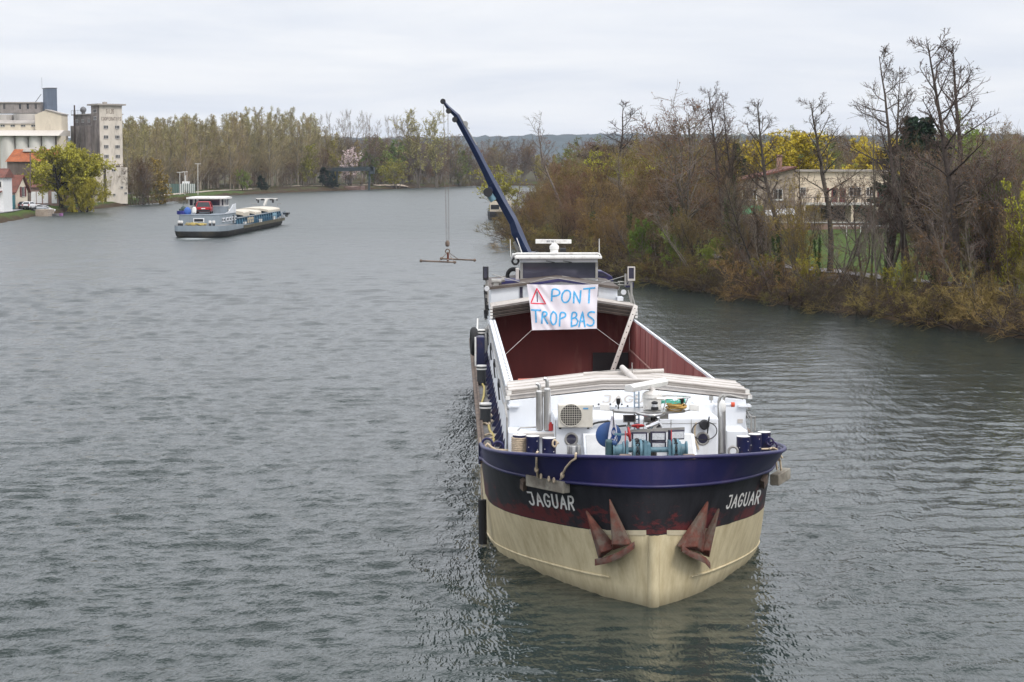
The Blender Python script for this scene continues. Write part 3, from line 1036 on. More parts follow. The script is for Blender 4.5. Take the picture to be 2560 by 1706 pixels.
# leaning trunks over the water
for px, top, tl, lb in ((1600, 430, -0.5, 'bare trunk leaning left over the water from the thicket'), (1800, 520, -0.75, 'low bare trunk leaning far over the water before the stone gable'),
                        (1990, 500, -0.55, 'grey trunk leaning left before the lawn'), (2085, 455, -0.35, 'dark trunk leaning left at the foot of the tall alders'),
                        (1690, 560, 0.6, 'bare trunk leaning right across the ivy column'), (1890, 560, -0.85, 'long grey branch wood reaching out over the bank under the villa'),
                        (1470, 470, -0.4, 'grey trunk leaning left within the thicket')):
    D = col_D(px) + 3.0
    o = tree_at('snag1', 'leaning_tree', px, top, D, lb, None, 'tree', rot=0.3, tilt=(-0.1, tl), wide=1.0)
# green and yellow ones behind
tree_at('yellowwillow', 'yellow_willow', 1738, 318, 262, 'golden weeping willow behind the stone gable house, the smaller one on the left', None, 'tree', wide=1.25)
tree_at('yellowwillow', 'yellow_willow', 1822, 296, 276, 'golden weeping willow behind the villa, the biggest yellow crown', None, 'tree', rot=1.2, wide=1.5)
tree_at('yellowwillow', 'yellow_willow', 1985, 312, 315, 'golden willow far behind the cream villa roof', None, 'tree', rot=2.2, wide=1.2)
tree_at('conifer', 'conifer', 2095, 268, 205, 'dark conifer behind the tall alders, the left one', None, 'tree', wide=1.5)
tree_at('conifer', 'conifer', 2148, 282, 212, 'dark conifer behind the tall alders, the right one', None, 'tree', wide=1.4)
tree_at('conifer', 'conifer', 1702, 330, 255, 'slim dark conifer left of the yellow willows', None, 'tree', wide=0.8)
tree_at('midgreen', 'green_tree', 2215, 252, 232, 'broad fresh green tree behind the tall alders', None, 'tree', wide=1.0)
tree_at('fargreen', 'green_tree', 1975, 372, 330, 'green tree behind the villa roof', None, 'tree')
tree_at('greenshrub', 'green_shrub', 2268, 400, 118, 'bright yellow green shrub in front at the right edge', None, 'shrub', wide=0.6)
tree_at('greenshrub', 'green_shrub', 2335, 410, 117, 'bright yellow green shrub at the very right edge', None, 'shrub', rot=1.0, wide=0.6)
tree_at('yellowshrub', 'yellow_shrub', 1166, 378, 330, 'yellow shrub on the bank beside the moored boat', None, 'shrub', wide=1.3)
tree_at('yellowshrub', 'yellow_shrub', 1440, 345, 215, 'yellow green shrub top in the brown thicket', None, 'shrub', wide=0.9)
tree_at('yellowshrub', 'yellow_shrub', 1560, 360, 190, 'yellow tinted shrub left of the ivy clad trunk', None, 'shrub', wide=0.8)
tree_at('midbare0', 'bare_tree', 2318, 262, 190, 'brown bare tree at the right edge behind the yellow green shrubs', None, 'tree')

# screen of slender bare trees between the water and the villa
for px in (1702, 1728, 1752, 1782, 1830, 1862, 1945, 1982, 2030, 2078, 2125, 2140, 2170, 2185, 2225, 2240, 2285, 2305, 2330, 2345):
    tree_at(RV.choice(['snag0', 'midbare2', 'alder1', 'midbare2'] if px < 2110 else ['midbare0', 'midbare2', 'midbare1', 'alder1']), 'bare_tree', px + RV.uniform(-8, 8), RV.uniform(300, 460) - (40 if px > 2120 else 0), col_D(min(px, 2340)) + RV.uniform(3, 20), 'slender bare tree in the screen before the villa and lawn',
            'slender bare trees before the villa', 'tree', wide=RV.uniform(0.7, 1.0), tilt=(0, RV.uniform(-.25, .08)))
for k in range(20):
    px = RV.uniform(1280, 2300); D = col_D(px) + RV.uniform(1.5, 9)
    tree_at(RV.choice(['snag0', 'snag1']), 'leaning_tree', px, RV.uniform(430, 590), D, 'thin grey trunk leaning over the right waterline', 'thin leaning trunks along the right bank', 'tree', rot=RV.uniform(0, 6.28), tilt=(RV.uniform(-.2, .1), RV.uniform(-.8, .25)), wide=RV.uniform(.7, 1.1))

for px, h_, lb in ((1470, 5, 'fresh green shrub low in the brown thicket behind the wheelhouse'), (1545, 4, 'green leafing shrub at the thicket edge left of the ivy column'), (1630, 3.5, 'green shrub at the foot of the ivy column'), (1735, 3, 'small green shrub at the waterline under the stone gable'),
                   (1850, 3.2, 'dark green ivy shrub before the lawn'), (2060, 3, 'green shrub at the foot of the tall alders'), (2190, 4.5, 'yellow green shrub just left of the right edge'), (2250, 6.5, 'tall yellow green sapling near the right edge'), (2300, 7.2, 'tall bright green sapling at the right edge'), (2338, 6.5, 'bright green sapling cut by the right edge')):
    D = col_D(px) + 2.0; x = (px - 1176.5) / 4440 * D
    plant('greenshrub' if px < 1700 else 'yellowshrub', 'green_shrub', x + (3.5 if px > 2100 else 0), D, h_ * (1 if px < 2100 else 1.1), RV.uniform(0, 6), lb, None, 'shrub', wide=.8 if px < 2100 else .62)
for px, tp in ((1352, 420), (1440, 440), (1565, 400), (1745, 500), (2035, 470), (2150, 430)):
    tree_at(RV.choice(['ivytree0', 'ivytree1']), 'ivy_tree', px, tp, col_D(px) + RV.uniform(6, 12), 'ivy covered trunk within the bare growth of the right bank', 'ivy covered trunks of the right bank', 'tree', wide=.9, tilt=(0, RV.uniform(-.15, .1)))
for px in (1715, 1765, 1840, 2045):
    tree_at(RV.choice(['midbare0', 'midbare2', 'thicket1']), 'bare_tree', px + RV.uniform(-8, 8), RV.uniform(380, 490), col_D(px) + RV.uniform(3, 14), 'slender bare tree in the screen before the villa and lawn', 'slender bare trees before the villa', 'tree', wide=RV.uniform(.7, .95))

# the thicket along the right bank
G1 = 'bare shrubs of the thicket on the right bank'
n = 0
for row, (o0, o1, stp) in enumerate(((1.5, 3.0, 3.6), (5, 8, 4.2), (10, 14, 5.2), (17, 24, 6.5), (27, 38, 8.5))):
    D = 99.0
    while D < 345:
        D += stp * RV.uniform(0.7, 1.3) * (1 if D < 200 else 1.6)
        off = RV.uniform(o0, o1)
        x = shore_x(RB, D) + off
        px = x / D * 4440 + 1176.5
        if px < 1690: hmax = (5.6, 9.2, 11.8, 12.6, 13.0)[row]
        elif px < 2125:
            if row > 2 or RV.random() < ((0.05, 0.15, 0.3) if px < 1880 else (0.35, 0.65, 0.95))[row]: continue
            hmax = (3.6, 4.6, 4.6, 0, 0)[row] if px < 1880 else (2.8, 3.0, 3.3, 0, 0)[row]
        elif px < 2420:
            if row > 2: continue
            hmax = (4.4, 6.8, 8.2, 0, 0)[row]
        else: hmax = (4.4, 6.8, 8, 0, 0)[row]
        if px > 2480 or hmax == 0: continue
        if px < 1330: hmax = min(hmax, 9.2 + (px - 1150) / 180 * 2.6)
        n += 1
        plant('thicket%d' % RV.randrange(4), 'bare_shrub', x, D, hmax * RV.uniform(0.72, 1.05), RV.uniform(0, 6.28), 'brown leafless shrub in the dense thicket along the right bank', G1, 'shrub',
              tilt=(0, -0.14 if row == 0 else RV.uniform(-0.08, 0.05)), wide=RV.uniform(0.75, 1.1))
G2 = 'low brush hanging over the right waterline'
D = 98.0
while D < 300:
    D += RV.uniform(1.2, 2.1) * (1 if D < 170 else 1.7)
    x = shore_x(RB, D) + RV.uniform(-0.5, 0.9)
    plant('bankbrush%d' % RV.randrange(2), 'bank_brush', x, D, RV.uniform(1.9, 3.3), RV.uniform(0, 6.28), 'low tangle of bare brush hanging over the right waterline', G2, 'shrub', tilt=(0, -0.3), wide=RV.uniform(1.1, 1.7), z=0.2)
G3 = 'distant bare trees behind the right bank'
for k in range(235):
    D = RV.uniform(255, 600)
    px = RV.uniform(1150, 2430)
    x = (px - 1176.5) / 4440 * D
    if sdist([x], [D])[0] < 6: continue
    if D < 345 and 1690 < px < 2100: continue
    topy = (302 if px < 1480 else 318) + RV.uniform(-10, 30) if px < 1700 else 304 + RV.uniform(-18, 34)
    kd = RV.choice(['midbare0', 'midbare0', 'midbare1', 'midbare2', 'midbare0', 'midbare1', 'midgreen'])
    lb = 'green leafing tree among the woods behind the right bank' if kd == 'midgreen' else 'bare brown tree among the woods behind the right bank'
    tree_at(kd, 'woodland_tree', px, topy, D, lb, G3, 'tree', wide=RV.uniform(.9, 1.25))

# poplar plantation on the left
prof_x = [225, 280, 400, 500, 560, 640, 690, 720, 765, 800]
prof_y = [284, 272, 268, 262, 251, 247, 254, 266, 290, 330]
G4 = 'poplars of the plantation on the left bank'
for Y in np.arange(470, 770, 7.6):
    for X in np.arange(-165, -20, 7.0):
        x = X + RV.uniform(-1.0, 1.0); y = Y + RV.uniform(-1.2, 1.2)
        px = x / y * 4440 + 1176.5
        d = sdist([x], [y])[0]
        if d < (10 if y > 560 else 15) or d > 66 or not (215 < px < 800): continue
        if y > 690 and d > 34: continue
        if px < 400 and y < 500: continue
        if px < 290 and y < 530: continue
        tp = float(np.interp(px, prof_x, prof_y)) + RV.uniform(-7, 24) + max(0, (px - 690)) * 0.1
        tree_at('poplar%d' % RV.randrange(3), 'poplar', px, tp, y, 'tall slim poplar with pale budding top in the left bank plantation', G4, 'tree', wide=RV.uniform(1.3, 1.8))
# far shore across the bend
G5 = 'bare trees on the far shore'
for px, tp, D, kd, wd_ in [(770, 318, 690, 'farolive', .9), (795, 308, 705, 'farbare2', 1.1), (830, 303, 712, 'farbare2', 1.2), (860, 308, 730, 'farbare0', 1.1), (705, 330, 668, 'farolive', 1), (740, 335, 672, 'farbare0', 1), (765, 350, 690, 'farolive', .9),
                           (940, 300, 765, 'farbare0', 1), (1035, 300, 790, 'farbare0', 1), (1065, 306, 800, 'farbare1', 1), (1010, 318, 775, 'farbare2', 1), (960, 330, 765, 'farbare1', 1), (1000, 350, 768, 'farbare0', 1), (1040, 345, 788, 'farbare1', 1),
                           (1085, 340, 800, 'farbare0', 1), (1110, 318, 815, 'farbare0', 1), (1140, 310, 820, 'farbare1', 1), (1160, 335, 820, 'farbare0', 1), (1180, 318, 830, 'farbare2', 1), (1120, 350, 808, 'farbare2', 1), (1205, 315, 840, 'farbare0', 1),
                           (1235, 310, 850, 'farbare1', 1), (985, 310, 790, 'farbare1', 1), (915, 325, 760, 'farbare0', 1), (1060, 370, 792, 'farbare0', 1), (1095, 375, 800, 'farbare1', 1), (1022, 385, 778, 'farbare2', 1), (985, 380, 766, 'farbare0', 1),
                           (640, 400, 632, 'farbare0', .8), (690, 395, 655, 'farbare2', .8), (585, 405, 612, 'farbare0', .7), (720, 390, 668, 'farbare0', .8), (660, 410, 640, 'farbare1', .8)]:
    tree_at(kd, 'bare_tree', px, tp, D, 'brown bare tree among the woods on the far shore' if kd != 'farolive' else 'olive tinted tree among the woods on the far shore', G5, 'tree', wide=wd_)
for k in range(150):
    px = RV.uniform(640, 1270); D = RV.uniform(690, 960)
    x = (px - 1176.5) / 4440 * D
    d = sdist([x], [D])[0]
    if d < 4 or d > 120 or (712 < px < 872 and d < 34): continue
    tp = float(np.interp(px, (640, 760, 800, 870, 940, 1000, 1100, 1270), (330, 322, 310, 306, 308, 304, 310, 318))) + RV.uniform(-4, 55)
    kd = RV.choice(['farbare0', 'farbare0', 'farbare1', 'farbare2', 'farbare0', 'farolive'])
    tree_at(kd, 'bare_tree', px, tp, D, 'brown bare tree among the woods on the far shore' if kd != 'farolive' else 'olive tinted tree among the woods on the far shore', G5, 'tree', wide=RV.uniform(.9, 1.3))
for k in range(70):
    s_ = RV.uniform(0, 1); y = 480 + 300 * s_
    x = shore_x(LB, y) - RV.uniform(5, 30)
    px = x / y * 4440 + 1176.5
    if not 370 < px < 1000 or (y < 575 and px < 540) or 700 < px < 872: continue
    plant(RV.choice(['farbare0', 'farbare2', 'farbare0', 'farbare1']), 'understory_tree', x, y, RV.uniform(5, 10), RV.uniform(0, 6), 'low brown tree in the undergrowth along the poplar bank', 'undergrowth trees along the poplar bank', 'tree', wide=1.3)
G6 = 'pale bare trees above the far woods'
for px, tp in ((738, 262), (762, 256), (785, 252), (808, 250), (830, 253), (855, 258), (895, 264), (915, 262), (928, 272)):
    tree_at('farpalebare', 'bare_tree', px, tp, 800 + RV.uniform(-15, 25), 'pale tall leafless tree rising behind the far shore woods', G6, 'tree', wide=0.8)
tree_at('farairy', 'olive_tree', 962, 246, 742, 'tall olive green tree on the far shore left of the crane tip', None, 'tree', wide=1.0)
tree_at('farairy', 'olive_tree', 1005, 250, 748, 'tall olive green tree on the far shore behind the crane tip', None, 'tree', wide=0.9, rot=1)
for px, tp, D, lb in ((875, 312, 735, 'bright green tree on the far shore behind the loading gantry'), (905, 318, 745, 'bright green tree right of the loading gantry'), (850, 345, 715, 'low green tree beside the blossom tree'),
                      (1055, 342, 795, 'green tree among brown woods behind the crane cables')):
    tree_at('fargreen', 'green_tree', px, tp, D, lb, None, 'tree', wide=0.9)
tree_at('yellowshrub', 'yellow_shrub', 912, 364, 722, 'yellow green bush on the far shore right of the gantry', None, 'shrub', wide=1.4)
tree_at('yellowshrub', 'yellow_shrub', 880, 375, 718, 'yellow green bush on the far shore under the gantry end', None, 'shrub', wide=1.4)
tree_at('blossomtree', 'blossom_tree', 800, 338, 690, 'pale pink blossom tree above the loading gantry', None, 'tree', wide=0.9)
tree_at('conifer', 'conifer', 748, 384, 668, 'dark round evergreen beside the loading gantry', None, 'tree', wide=1.8)
tree_at('conifer', 'conifer', 764, 394, 670, 'dark evergreen just right of the round evergreen by the gantry', None, 'tree', wide=1.5)
tree_at('fargreen', 'green_shrub', 562, 388, 600, 'light green bush at the waterline beyond the far barge', None, 'shrub', wide=1.0)
tree_at('conifer', 'evergreen_shrub', 602, 404, 612, 'dark green bush at the waterline beyond the far barge bow', None, 'shrub', wide=1.8)
for px, tp, D in ((940, 392, 745), (1065, 400, 795), (870, 395, 715), (800, 398, 694), (830, 402, 702), (1010, 405, 770), (1100, 398, 802), (975, 402, 760), (1130, 395, 810), (900, 402, 730)):
    tree_at('thicket%d' % RV.randrange(4), 'bare_shrub', px, tp, D, 'low bare bush along the far waterline', 'bushes along the far waterline', 'shrub', wide=1.3)

# left bank
o = plant('bigwillow', 'willow', -88.0, 378, 13.2, 0.6, 'big round yellow green willow on the left bank before the silos', None, 'tree', wide=1.15)
tree_at('bigwillow', 'willow', 192, 402, 374, 'small willow drooping to the water right of the big willow', None, 'tree', rot=2.5, wide=0.75)
for px, tp, D, kd, lb in ((290, 372, 432, 'farbare2', 'dark bare tree at the waterline right of the concrete tower'), (318, 352, 440, 'farbare0', 'brown bare tree at the waterline beyond the concrete tower'), (345, 360, 446, 'farbare2', 'brown bare tree on the left bank beside the olive bush'),
                          (368, 362, 452, 'farolive', 'olive green budding tree on the left bank beyond the tower'), (300, 400, 434, 'farbare0', 'low dark bush at the foot of the concrete tower'), (335, 415, 443, 'farbare2', 'low dark bush on the left bank waterline'), (308, 385, 437, 'midbare0', 'purple brown bare tree nearest the right edge of the concrete tower'), (328, 372, 441, 'midbare2', 'grey bare tree in the clump beyond the concrete tower'),
                          (352, 392, 448, 'midbare1', 'olive twigged tree at the right end of the clump beyond the tower'), (375, 420, 455, 'midbare0', 'small bare tree ending the clump beyond the tower')):
    tree_at(kd, 'bank_tree', px, tp, D, lb, None, 'tree', wide=0.95)
tree_at('yellowshrub', 'yellow_shrub', 232, 405, 418, 'yellow green shrub in front of the concrete tower annex', None, 'shrub', wide=0.8)
tree_at('thicket1', 'bare_shrub', 205, 372, 420, 'thin bare tree between the willow and the concrete silo', None, 'shrub', wide=0.6)
tree_at('thicket1', 'bare_shrub', 415, 436, 455, 'tan reed clump at the left waterline beyond the far barge', None, 'shrub', wide=2.0)

# ------------------------------------------------------------------ buildings of the left bank
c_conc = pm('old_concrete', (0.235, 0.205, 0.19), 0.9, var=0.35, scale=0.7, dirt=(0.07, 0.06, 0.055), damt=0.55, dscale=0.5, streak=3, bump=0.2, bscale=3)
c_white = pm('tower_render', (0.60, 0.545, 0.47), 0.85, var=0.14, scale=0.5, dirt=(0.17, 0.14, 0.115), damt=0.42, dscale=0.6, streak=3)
c_silo = pm('silo_white', (0.62, 0.60, 0.56), 0.8, var=0.10, scale=0.4, dirt=(0.36, 0.33, 0.30), damt=0.4, dscale=0.3, streak=6)
c_cream = pm('cream_wall', (0.62, 0.55, 0.44), 0.85, var=0.12, scale=0.5, dirt=(0.36, 0.31, 0.25), damt=0.4, dscale=0.5, streak=3)
c_roofgrey = pm('roof_sheet', (0.33, 0.30, 0.27), 0.8, var=0.2, scale=0.6)
c_blue = pm('blue_sheet', (0.135, 0.165, 0.22), 0.6, var=0.16, scale=1.2, streak=8)
c_dark = pm('dark_glass', (0.02, 0.022, 0.026), 0.15, var=0.1)
c_frame = pm('window_frame', (0.55, 0.53, 0.50), 0.6, var=0.1)
c_orange = brickmat('roof_tiles_orange', (0.42, 0.115, 0.03), (0.30, 0.085, 0.03), (0.16, 0.06, 0.03), 1.2, bw=0.35, rh=0.25)
c_red = brickmat('roof_tiles_red', (0.19, 0.06, 0.04), (0.14, 0.052, 0.036), (0.08, 0.04, 0.03), 1.4, bw=0.35, rh=0.25)
c_wood = pm('weathered_boards', (0.13, 0.10, 0.085), 0.9, var=0.35, scale=2.5, streak=8)
c_pink = pm('pink_wall', (0.30, 0.20, 0.165), 0.9, var=0.2, scale=1.0, dirt=(0.15, 0.11, 0.10), damt=0.5)
c_metal = pm('grey_steel', (0.16, 0.16, 0.165), 0.5, 0.6, var=0.2)
c_text = pm('faded_lettering', (0.16, 0.115, 0.09), 0.9, var=0.4, scale=2)
c_teal = pm('teal_door', (0.03, 0.13, 0.15), 0.6)
c_asph = pm('asphalt', (0.20, 0.195, 0.20), 0.9, var=0.15, scale=1.5, bump=0.1)
c_stone = brickmat('stone_wall', (0.36, 0.29, 0.225), (0.27, 0.215, 0.17), (0.40, 0.35, 0.29), 2.2)
c_shutter = pm('white_paint', (0.75, 0.75, 0.74), 0.6, var=0.06)
c_maroon = pm('maroon_paint', (0.12, 0.018, 0.02), 0.55, var=0.15)

AL = math.radians(55)
RR = np.array([math.sin(AL), math.cos(AL)]); LL = np.array([-math.cos(AL), math.sin(AL)])


def zpx(q, Y):
    return float(WP(q, Y)[2])


def block(mb, c, a, b, z0, z1, r=RR, l=LL):
    c = np.array(c[:2], float)
    pts = [c, c + r * a, c + r * a + l * b, c + l * b]
    mb.hexa([(*p, z0) for p in pts] + [(*p, z1) for p in pts])
    return pts


def face_win(th, par, c, d, nv, u, z, w, h, nb=3, name='window'):
    """a window with frame and bars set into a wall that runs from c along d, outward normal nv"""
    m = MB()
    d3 = np.array([d[0], d[1], 0]); n3 = np.array([nv[0], nv[1], 0])
    o = np.array([c[0], c[1], 0]) + d3 * u + np.array([0, 0, z]) + n3 * 0.02
    m.mat(0)
    m.prism([o - d3 * w / 2, o + d3 * w / 2, o + d3 * w / 2 + (0, 0, h), o - d3 * w / 2 + (0, 0, h)], n3 * 0.04)
    m.mat(1)
    for k in range(nb + 1):
        x = -w / 2 + w * k / nb
        m.bar(o + d3 * x + n3 * 0.05, o + d3 * x + n3 * 0.05 + (0, 0, h), 0.07, 0.06, up=n3)
    m.bar(o - d3 * w / 2 + n3 * 0.06, o + d3 * w / 2 + n3 * 0.06, 0.10, 0.08)
    m.bar(o - d3 * w / 2 + n3 * 0.06 + (0, 0, h), o + d3 * w / 2 + n3 * 0.06 + (0, 0, h), 0.07, 0.06)
    return th.add(name, m, [c_dark, c_frame], par)


DT = 430.0
ctr = WP(qD(1042, 1210), DT)[:2]
z1 = zpx(qD(1042, 262), DT)
tw = Thing('silo_tower', 'cream and grey concrete grain tower with faded lettering and four rows of windows', 'silo tower', (*ctr, 1.9))
aR, aL = 5.35, 4.6
nR = np.array([RR[1], -RR[0]]); nL = -np.array([RR[0], RR[1]])
m = MB(); m.mat(0)
P = block(m, ctr, aR, aL, .5, z1)
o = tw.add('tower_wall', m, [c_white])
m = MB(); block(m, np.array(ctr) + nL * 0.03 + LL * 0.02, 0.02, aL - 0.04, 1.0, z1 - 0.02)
tw.add('side_shade_sheet', m, c_conc)  # darker sheet: the shade of the tower's left side put into the colour
m = MB(); block(m, np.array(ctr) - RR * 0.7 - LL * 0.7, aR + 1.4, aL + 1.4, z1, z1 + 0.35); block(m, np.array(ctr) + RR * 1.5 + LL, 0.8, 0.8, z1 + 0.35, z1 + 0.8)
tw.add('roof_slab', m, c_roofgrey)
for v in (490, 592, 692, 793, 905):
    for uu in (0.27, 0.77):
        face_win(tw, None, ctr, RR, nR, aR * uu, zpx(qD(1100, v + 14), DT), 1.05, 0.72)
for v in (320, 396):
    face_win(tw, None, ctr, LL, nL, aL * 0.5, zpx(qD(980, v + 16), DT), 1.6, 0.75)
for row, (txt, v0, v1, u0, u1) in enumerate((('SILOS', 345, 303, 0.30, 0.66), ('COOPERATIFS', 417, 384, 0.08, 0.97))):
    m = MB()
    za, zb = zpx(qD(1140, v0), DT), zpx(qD(1140, v1), DT)
    wl = 0.62; tot = len(txt) * wl * 1.25
    hgl = zb - za

    def fn(u, v, za=za, hgl=hgl, u0=u0, u1=u1, tot=tot):
        p = np.array(ctr) + RR * aR * (u0 + (u1 - u0) * u / tot) + nR * 0.01
        return (p[0], p[1], za + v * hgl), (nR[0], nR[1], 0)
    write(m, txt, fn, wl, 0.16, lift=0.02)
    tw.add('lettering', m, c_text)
m = MB(); c2 = np.array(ctr) + nR * 2.9 + RR * 0.1
block(m, c2, 5.0, 2.9, .5, zpx(qD(1140, 903), DT - 3))
tw.add('lower_annex', m, c_white)
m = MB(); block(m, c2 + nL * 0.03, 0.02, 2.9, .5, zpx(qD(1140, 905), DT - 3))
tw.add('annex_side_shade_sheet', m, c_conc)  # annex's left face likewise coloured darker for its shade
for uu, v, w in ((0.35, 945, 0.9), (0.72, 1125, 0.6), (0.35, 1200, 0.6), (0.9, 1185, 0.6)):
    face_win(tw, None, c2, RR, nR, 5.0 * uu, zpx(qD(1140, v), DT - 3), w, 0.5, 2)

# grey silo wing to the left of the tower
wg = Thing('silo_wing', 'weathered grey concrete silo block with a row of top windows, left of the tower', 'silo', (*ctr, 1.9))
c3 = np.array(ctr) + LL * aL + RR * 0.4
zt = zpx(qD(780, 362), DT + 8)
m = MB(); block(m, c3, 7.0, 11.2, 1.0, zt)
for k in range(4):
    p = c3 + LL * (1.4 + 2.8 * k) + nL * 0.0
    m.cyl((*p, 1.0), (*p, zt - 2.4), 1.25, n=14)
wg.add('silo_wall', m, c_conc)
m = MB(); block(m, c3 - LL * 0.2 - RR * 0.3, 7.5, 11.8, zt, zt + 0.22)
wg.add('roof_edge', m, c_roofgrey)
for k in range(3):
    face_win(wg, None, c3, LL, nL, 2.1 + k * 3.5, zt - 1.7, 1.3, 0.75)
m = MB(); p = c3 + LL * 7.3 + nL * 1.3; m.cyl((*p, 1), (*p, zt + 2.2), 0.16, n=8)
wg.add('downpipe', m, pm('rust_pipe', (0.05, 0.03, 0.025), 0.8))
m = MB(); p = c3 + LL * 10.2 + RR * 2; m.ball((*p, zt + 1.3), .72, 14); m.cyl((*p, zt + .2), (*p, zt + 1.0), .45, n=12)
for k in range(5): m.bar((*(p - LL * 2.5 + nL * 1.8 + LL * k * 1.3), zt), (*(p - LL * 2.5 + nL * 1.8 + LL * k * 1.3), zt + 1.1), 0.06)
m.bar((*(p - LL * 2.5 + nL * 1.8), zt + 1.1), (*(p + LL * 2.7 + nL * 1.8), zt + 1.1), 0.06)
wg.add('roof_fan', m, c_metal)

# white silos with gallery
YS = 424.0
ws = Thing('white_silos', 'row of four white cylindrical grain silos under a sloping gallery roof', 'silo', (*WP(qD(300, 900), YS)[:2], 1.9))
ztp = zpx(qD(300, 578), YS)
for u0, u1 in ((5, 158), (162, 296), (300, 432), (436, 568)):
    a, b = WP(qD(u0, 700), YS)[0], WP(qD(u1, 700), YS)[0]
    m = MB().cyl(((a + b) / 2, YS, 1.0), ((a + b) / 2, YS, ztp), (b - a) / 2, n=28)
    ws.add('silo_cylinder', m, c_silo, smooth=30)
x0, x1 = WP(qD(-60, 700), YS)[0], WP(qD(632, 700), YS)[0]
m = MB(); z2 = zpx(qD(300, 520), YS + 3)
m.prism([(x0, YS - 2.2, ztp), (x0, YS + 3, z2), (x0, YS + 9, z2), (x0, YS + 9, ztp)], (x1 - x0, 0, 0))
ws.add('gallery_roof', m, pm('pale_sheet_roof', (0.52, 0.48, 0.43), 0.7, var=0.12))
m = MB(); m.b2((WP(qD(585, 700), YS)[0], YS + 0.2, 1), (x1, YS + 5, ztp - 0.01)); m.b2((x0, YS + 1.2, 1), (x1 - .1, YS + 4.8, ztp - 0.3))
ws.add('rear_wall', m, c_cream)
Yg = YS + 4
xa, xb = WP(qD(-60, 480), Yg)[0], WP(qD(492, 480), Yg)[0]
za, zb = z2, zpx(qD(300, 452), Yg)
m = MB(); m.b2((xa, Yg, za - .3), (xb, Yg + 4, zb)); ws.add('gallery_wall', m, c_cream)
m = MB(); m.prism([(xa, Yg - .3, zb), (xa, Yg + 2, zb + .8), (xa, Yg + 4.3, zb)], (xb - xa, 0, 0)); ws.add('gallery_top_roof', m, c_roofgrey)
for u in (28, 133, 240, 345, 449):
    face_win(ws, None, (WP(qD(u, 475), Yg)[0], Yg), np.array([1., 0]), np.array([0, -1.]), 0, zpx(qD(u, 484), Yg), 1.0, 0.42, 2)
Yb = YS + 9
for u0, u1, v in ((-90, 100, 355), (108, 405, 350)):
    a, b = WP(qD(u0, 400), Yb)[0], WP(qD(u1, 400), Yb)[0]
    m = MB().cyl(((a + b) / 2, Yb + 3, z2 - 3), ((a + b) / 2, Yb + 3, zpx(qD(200, v), Yb)), (b - a) / 2, n=28)
    ws.add('rear_silo', m, pm('silo_grey', (0.46, 0.43, 0.40), 0.85, var=0.15, scale=0.4, dirt=(0.22, 0.2, 0.18), damt=0.5, dscale=0.4, streak=5), smooth=30)
Yt = YS + 14
xa, xb = WP(qD(-90, 300), Yt)[0], WP(qD(430, 300), Yt)[0]
m = MB(); m.b2((xa, Yt, zpx(qD(0, 345), Yt)), (xb, Yt + 4, zpx(qD(0, 240), Yt)))
for k in range(14): m.bar((xa + 1 + k * 1.0, Yt - 0.05, zpx(qD(0, 340), Yt)), (xa + 1 + k * 1.0, Yt - 0.05, zpx(qD(0, 244), Yt)), 0.05, 0.08, up=(0, 1, 0))
ws.add('conveyor_gallery', m, pm('gallery_concrete', (0.27, 0.245, 0.23), 0.9, var=0.2, scale=0.8, dirt=(0.14, .12, .11), damt=.4))
m = MB(); m.b2((xa - .2, Yt - .3, zpx(qD(0, 240), Yt)), (xb, Yt + 4.3, zpx(qD(0, 229), Yt))); ws.add('conveyor_roof', m, c_roofgrey)
for u in (45, 207, 288, 369):
    m = MB(); p = WP(qD(u, 275), Yt); m.b2((p[0] - .2, Yt - .06, zpx(qD(u, 300), Yt)), (p[0] + .2, Yt + .1, zpx(qD(u, 250), Yt))); ws.add('slit_window', m, c_dark)
m = MB(); a, b = WP(qD(418, 400), YS + 8), WP(qD(634, 400), YS + 3)
zl = zpx(qD(520, 360), YS + 4); 
m.b2((a[0], YS + 3, 1), (b[0], YS + 9, zl)); xm = WP(qD(480, 325), YS + 4)[0]
m.prism([(a[0], YS + 3, zl), (xm, YS + 3, zl + 0.95), (b[0], YS + 3, zl - .0)], (0, 6, 0))
ws.add('head_house', m, c_cream)
m = MB(); m.prism([(xm - .1, YS + 2.8, zl + 1.0), (b[0] + .2, YS + 2.8, zl), (b[0] + .2, YS + 2.8, zl + .18), (xm - .1, YS + 2.8, zl + 1.2)], (0, 6.4, 0)); ws.add('head_house_roof', m, c_roofgrey)
be = Thing('elevator_tower', 'blue grey sheet metal elevator box on top of the white silos', 'elevator tower', (*WP(qD(485, 330), Yt)[:2], 17))
m = MB(); c4 = WP(qD(487, 330), Yt - 2)[:2]
zb0, zb1 = zpx(qD(500, 325), Yt), zpx(qD(500, 92), Yt)
r2, l2 = np.array([0.995, 0.10]), np.array([-0.5, 0.866])
wr = (WP(qD(609, 300), Yt)[0] - c4[0]); 
block(m, c4, wr, 3.0, zb0 - 3, zb1, r2, l2)
be.add('cladding', m, c_blue)
m = MB()
for k in range(12):
    p = c4 + r2 * wr * k / 11; m.bar((*p, zb0), (*p, zb1), 0.05, 0.06, up=(0, 1, 0))
for k in (0.3, 0.62): m.bar((*(c4 - np.array([0, .04])), zb0 + (zb1 - zb0) * k), (*(c4 + r2 * wr - np.array([0, .04])), zb0 + (zb1 - zb0) * k), .05, .06)
be.add('sheet_ribs', m, c_blue)
m = MB(); block(m, c4 - r2 * .1 - l2 * .1, wr + .2, 3.2, zb1, zb1 + .15, r2, l2); be.add('cap', m, c_metal)
m = MB(); q0 = WP(qD(433, 95), Yt + 1); m.cyl(q0, q0 + np.array([0, 0, 2.6]), .03, n=6); m.bar(WP(qD(424, 150), Yt), WP(qD(365, 230), Yt), .12); be.add('antenna', m, c_metal)

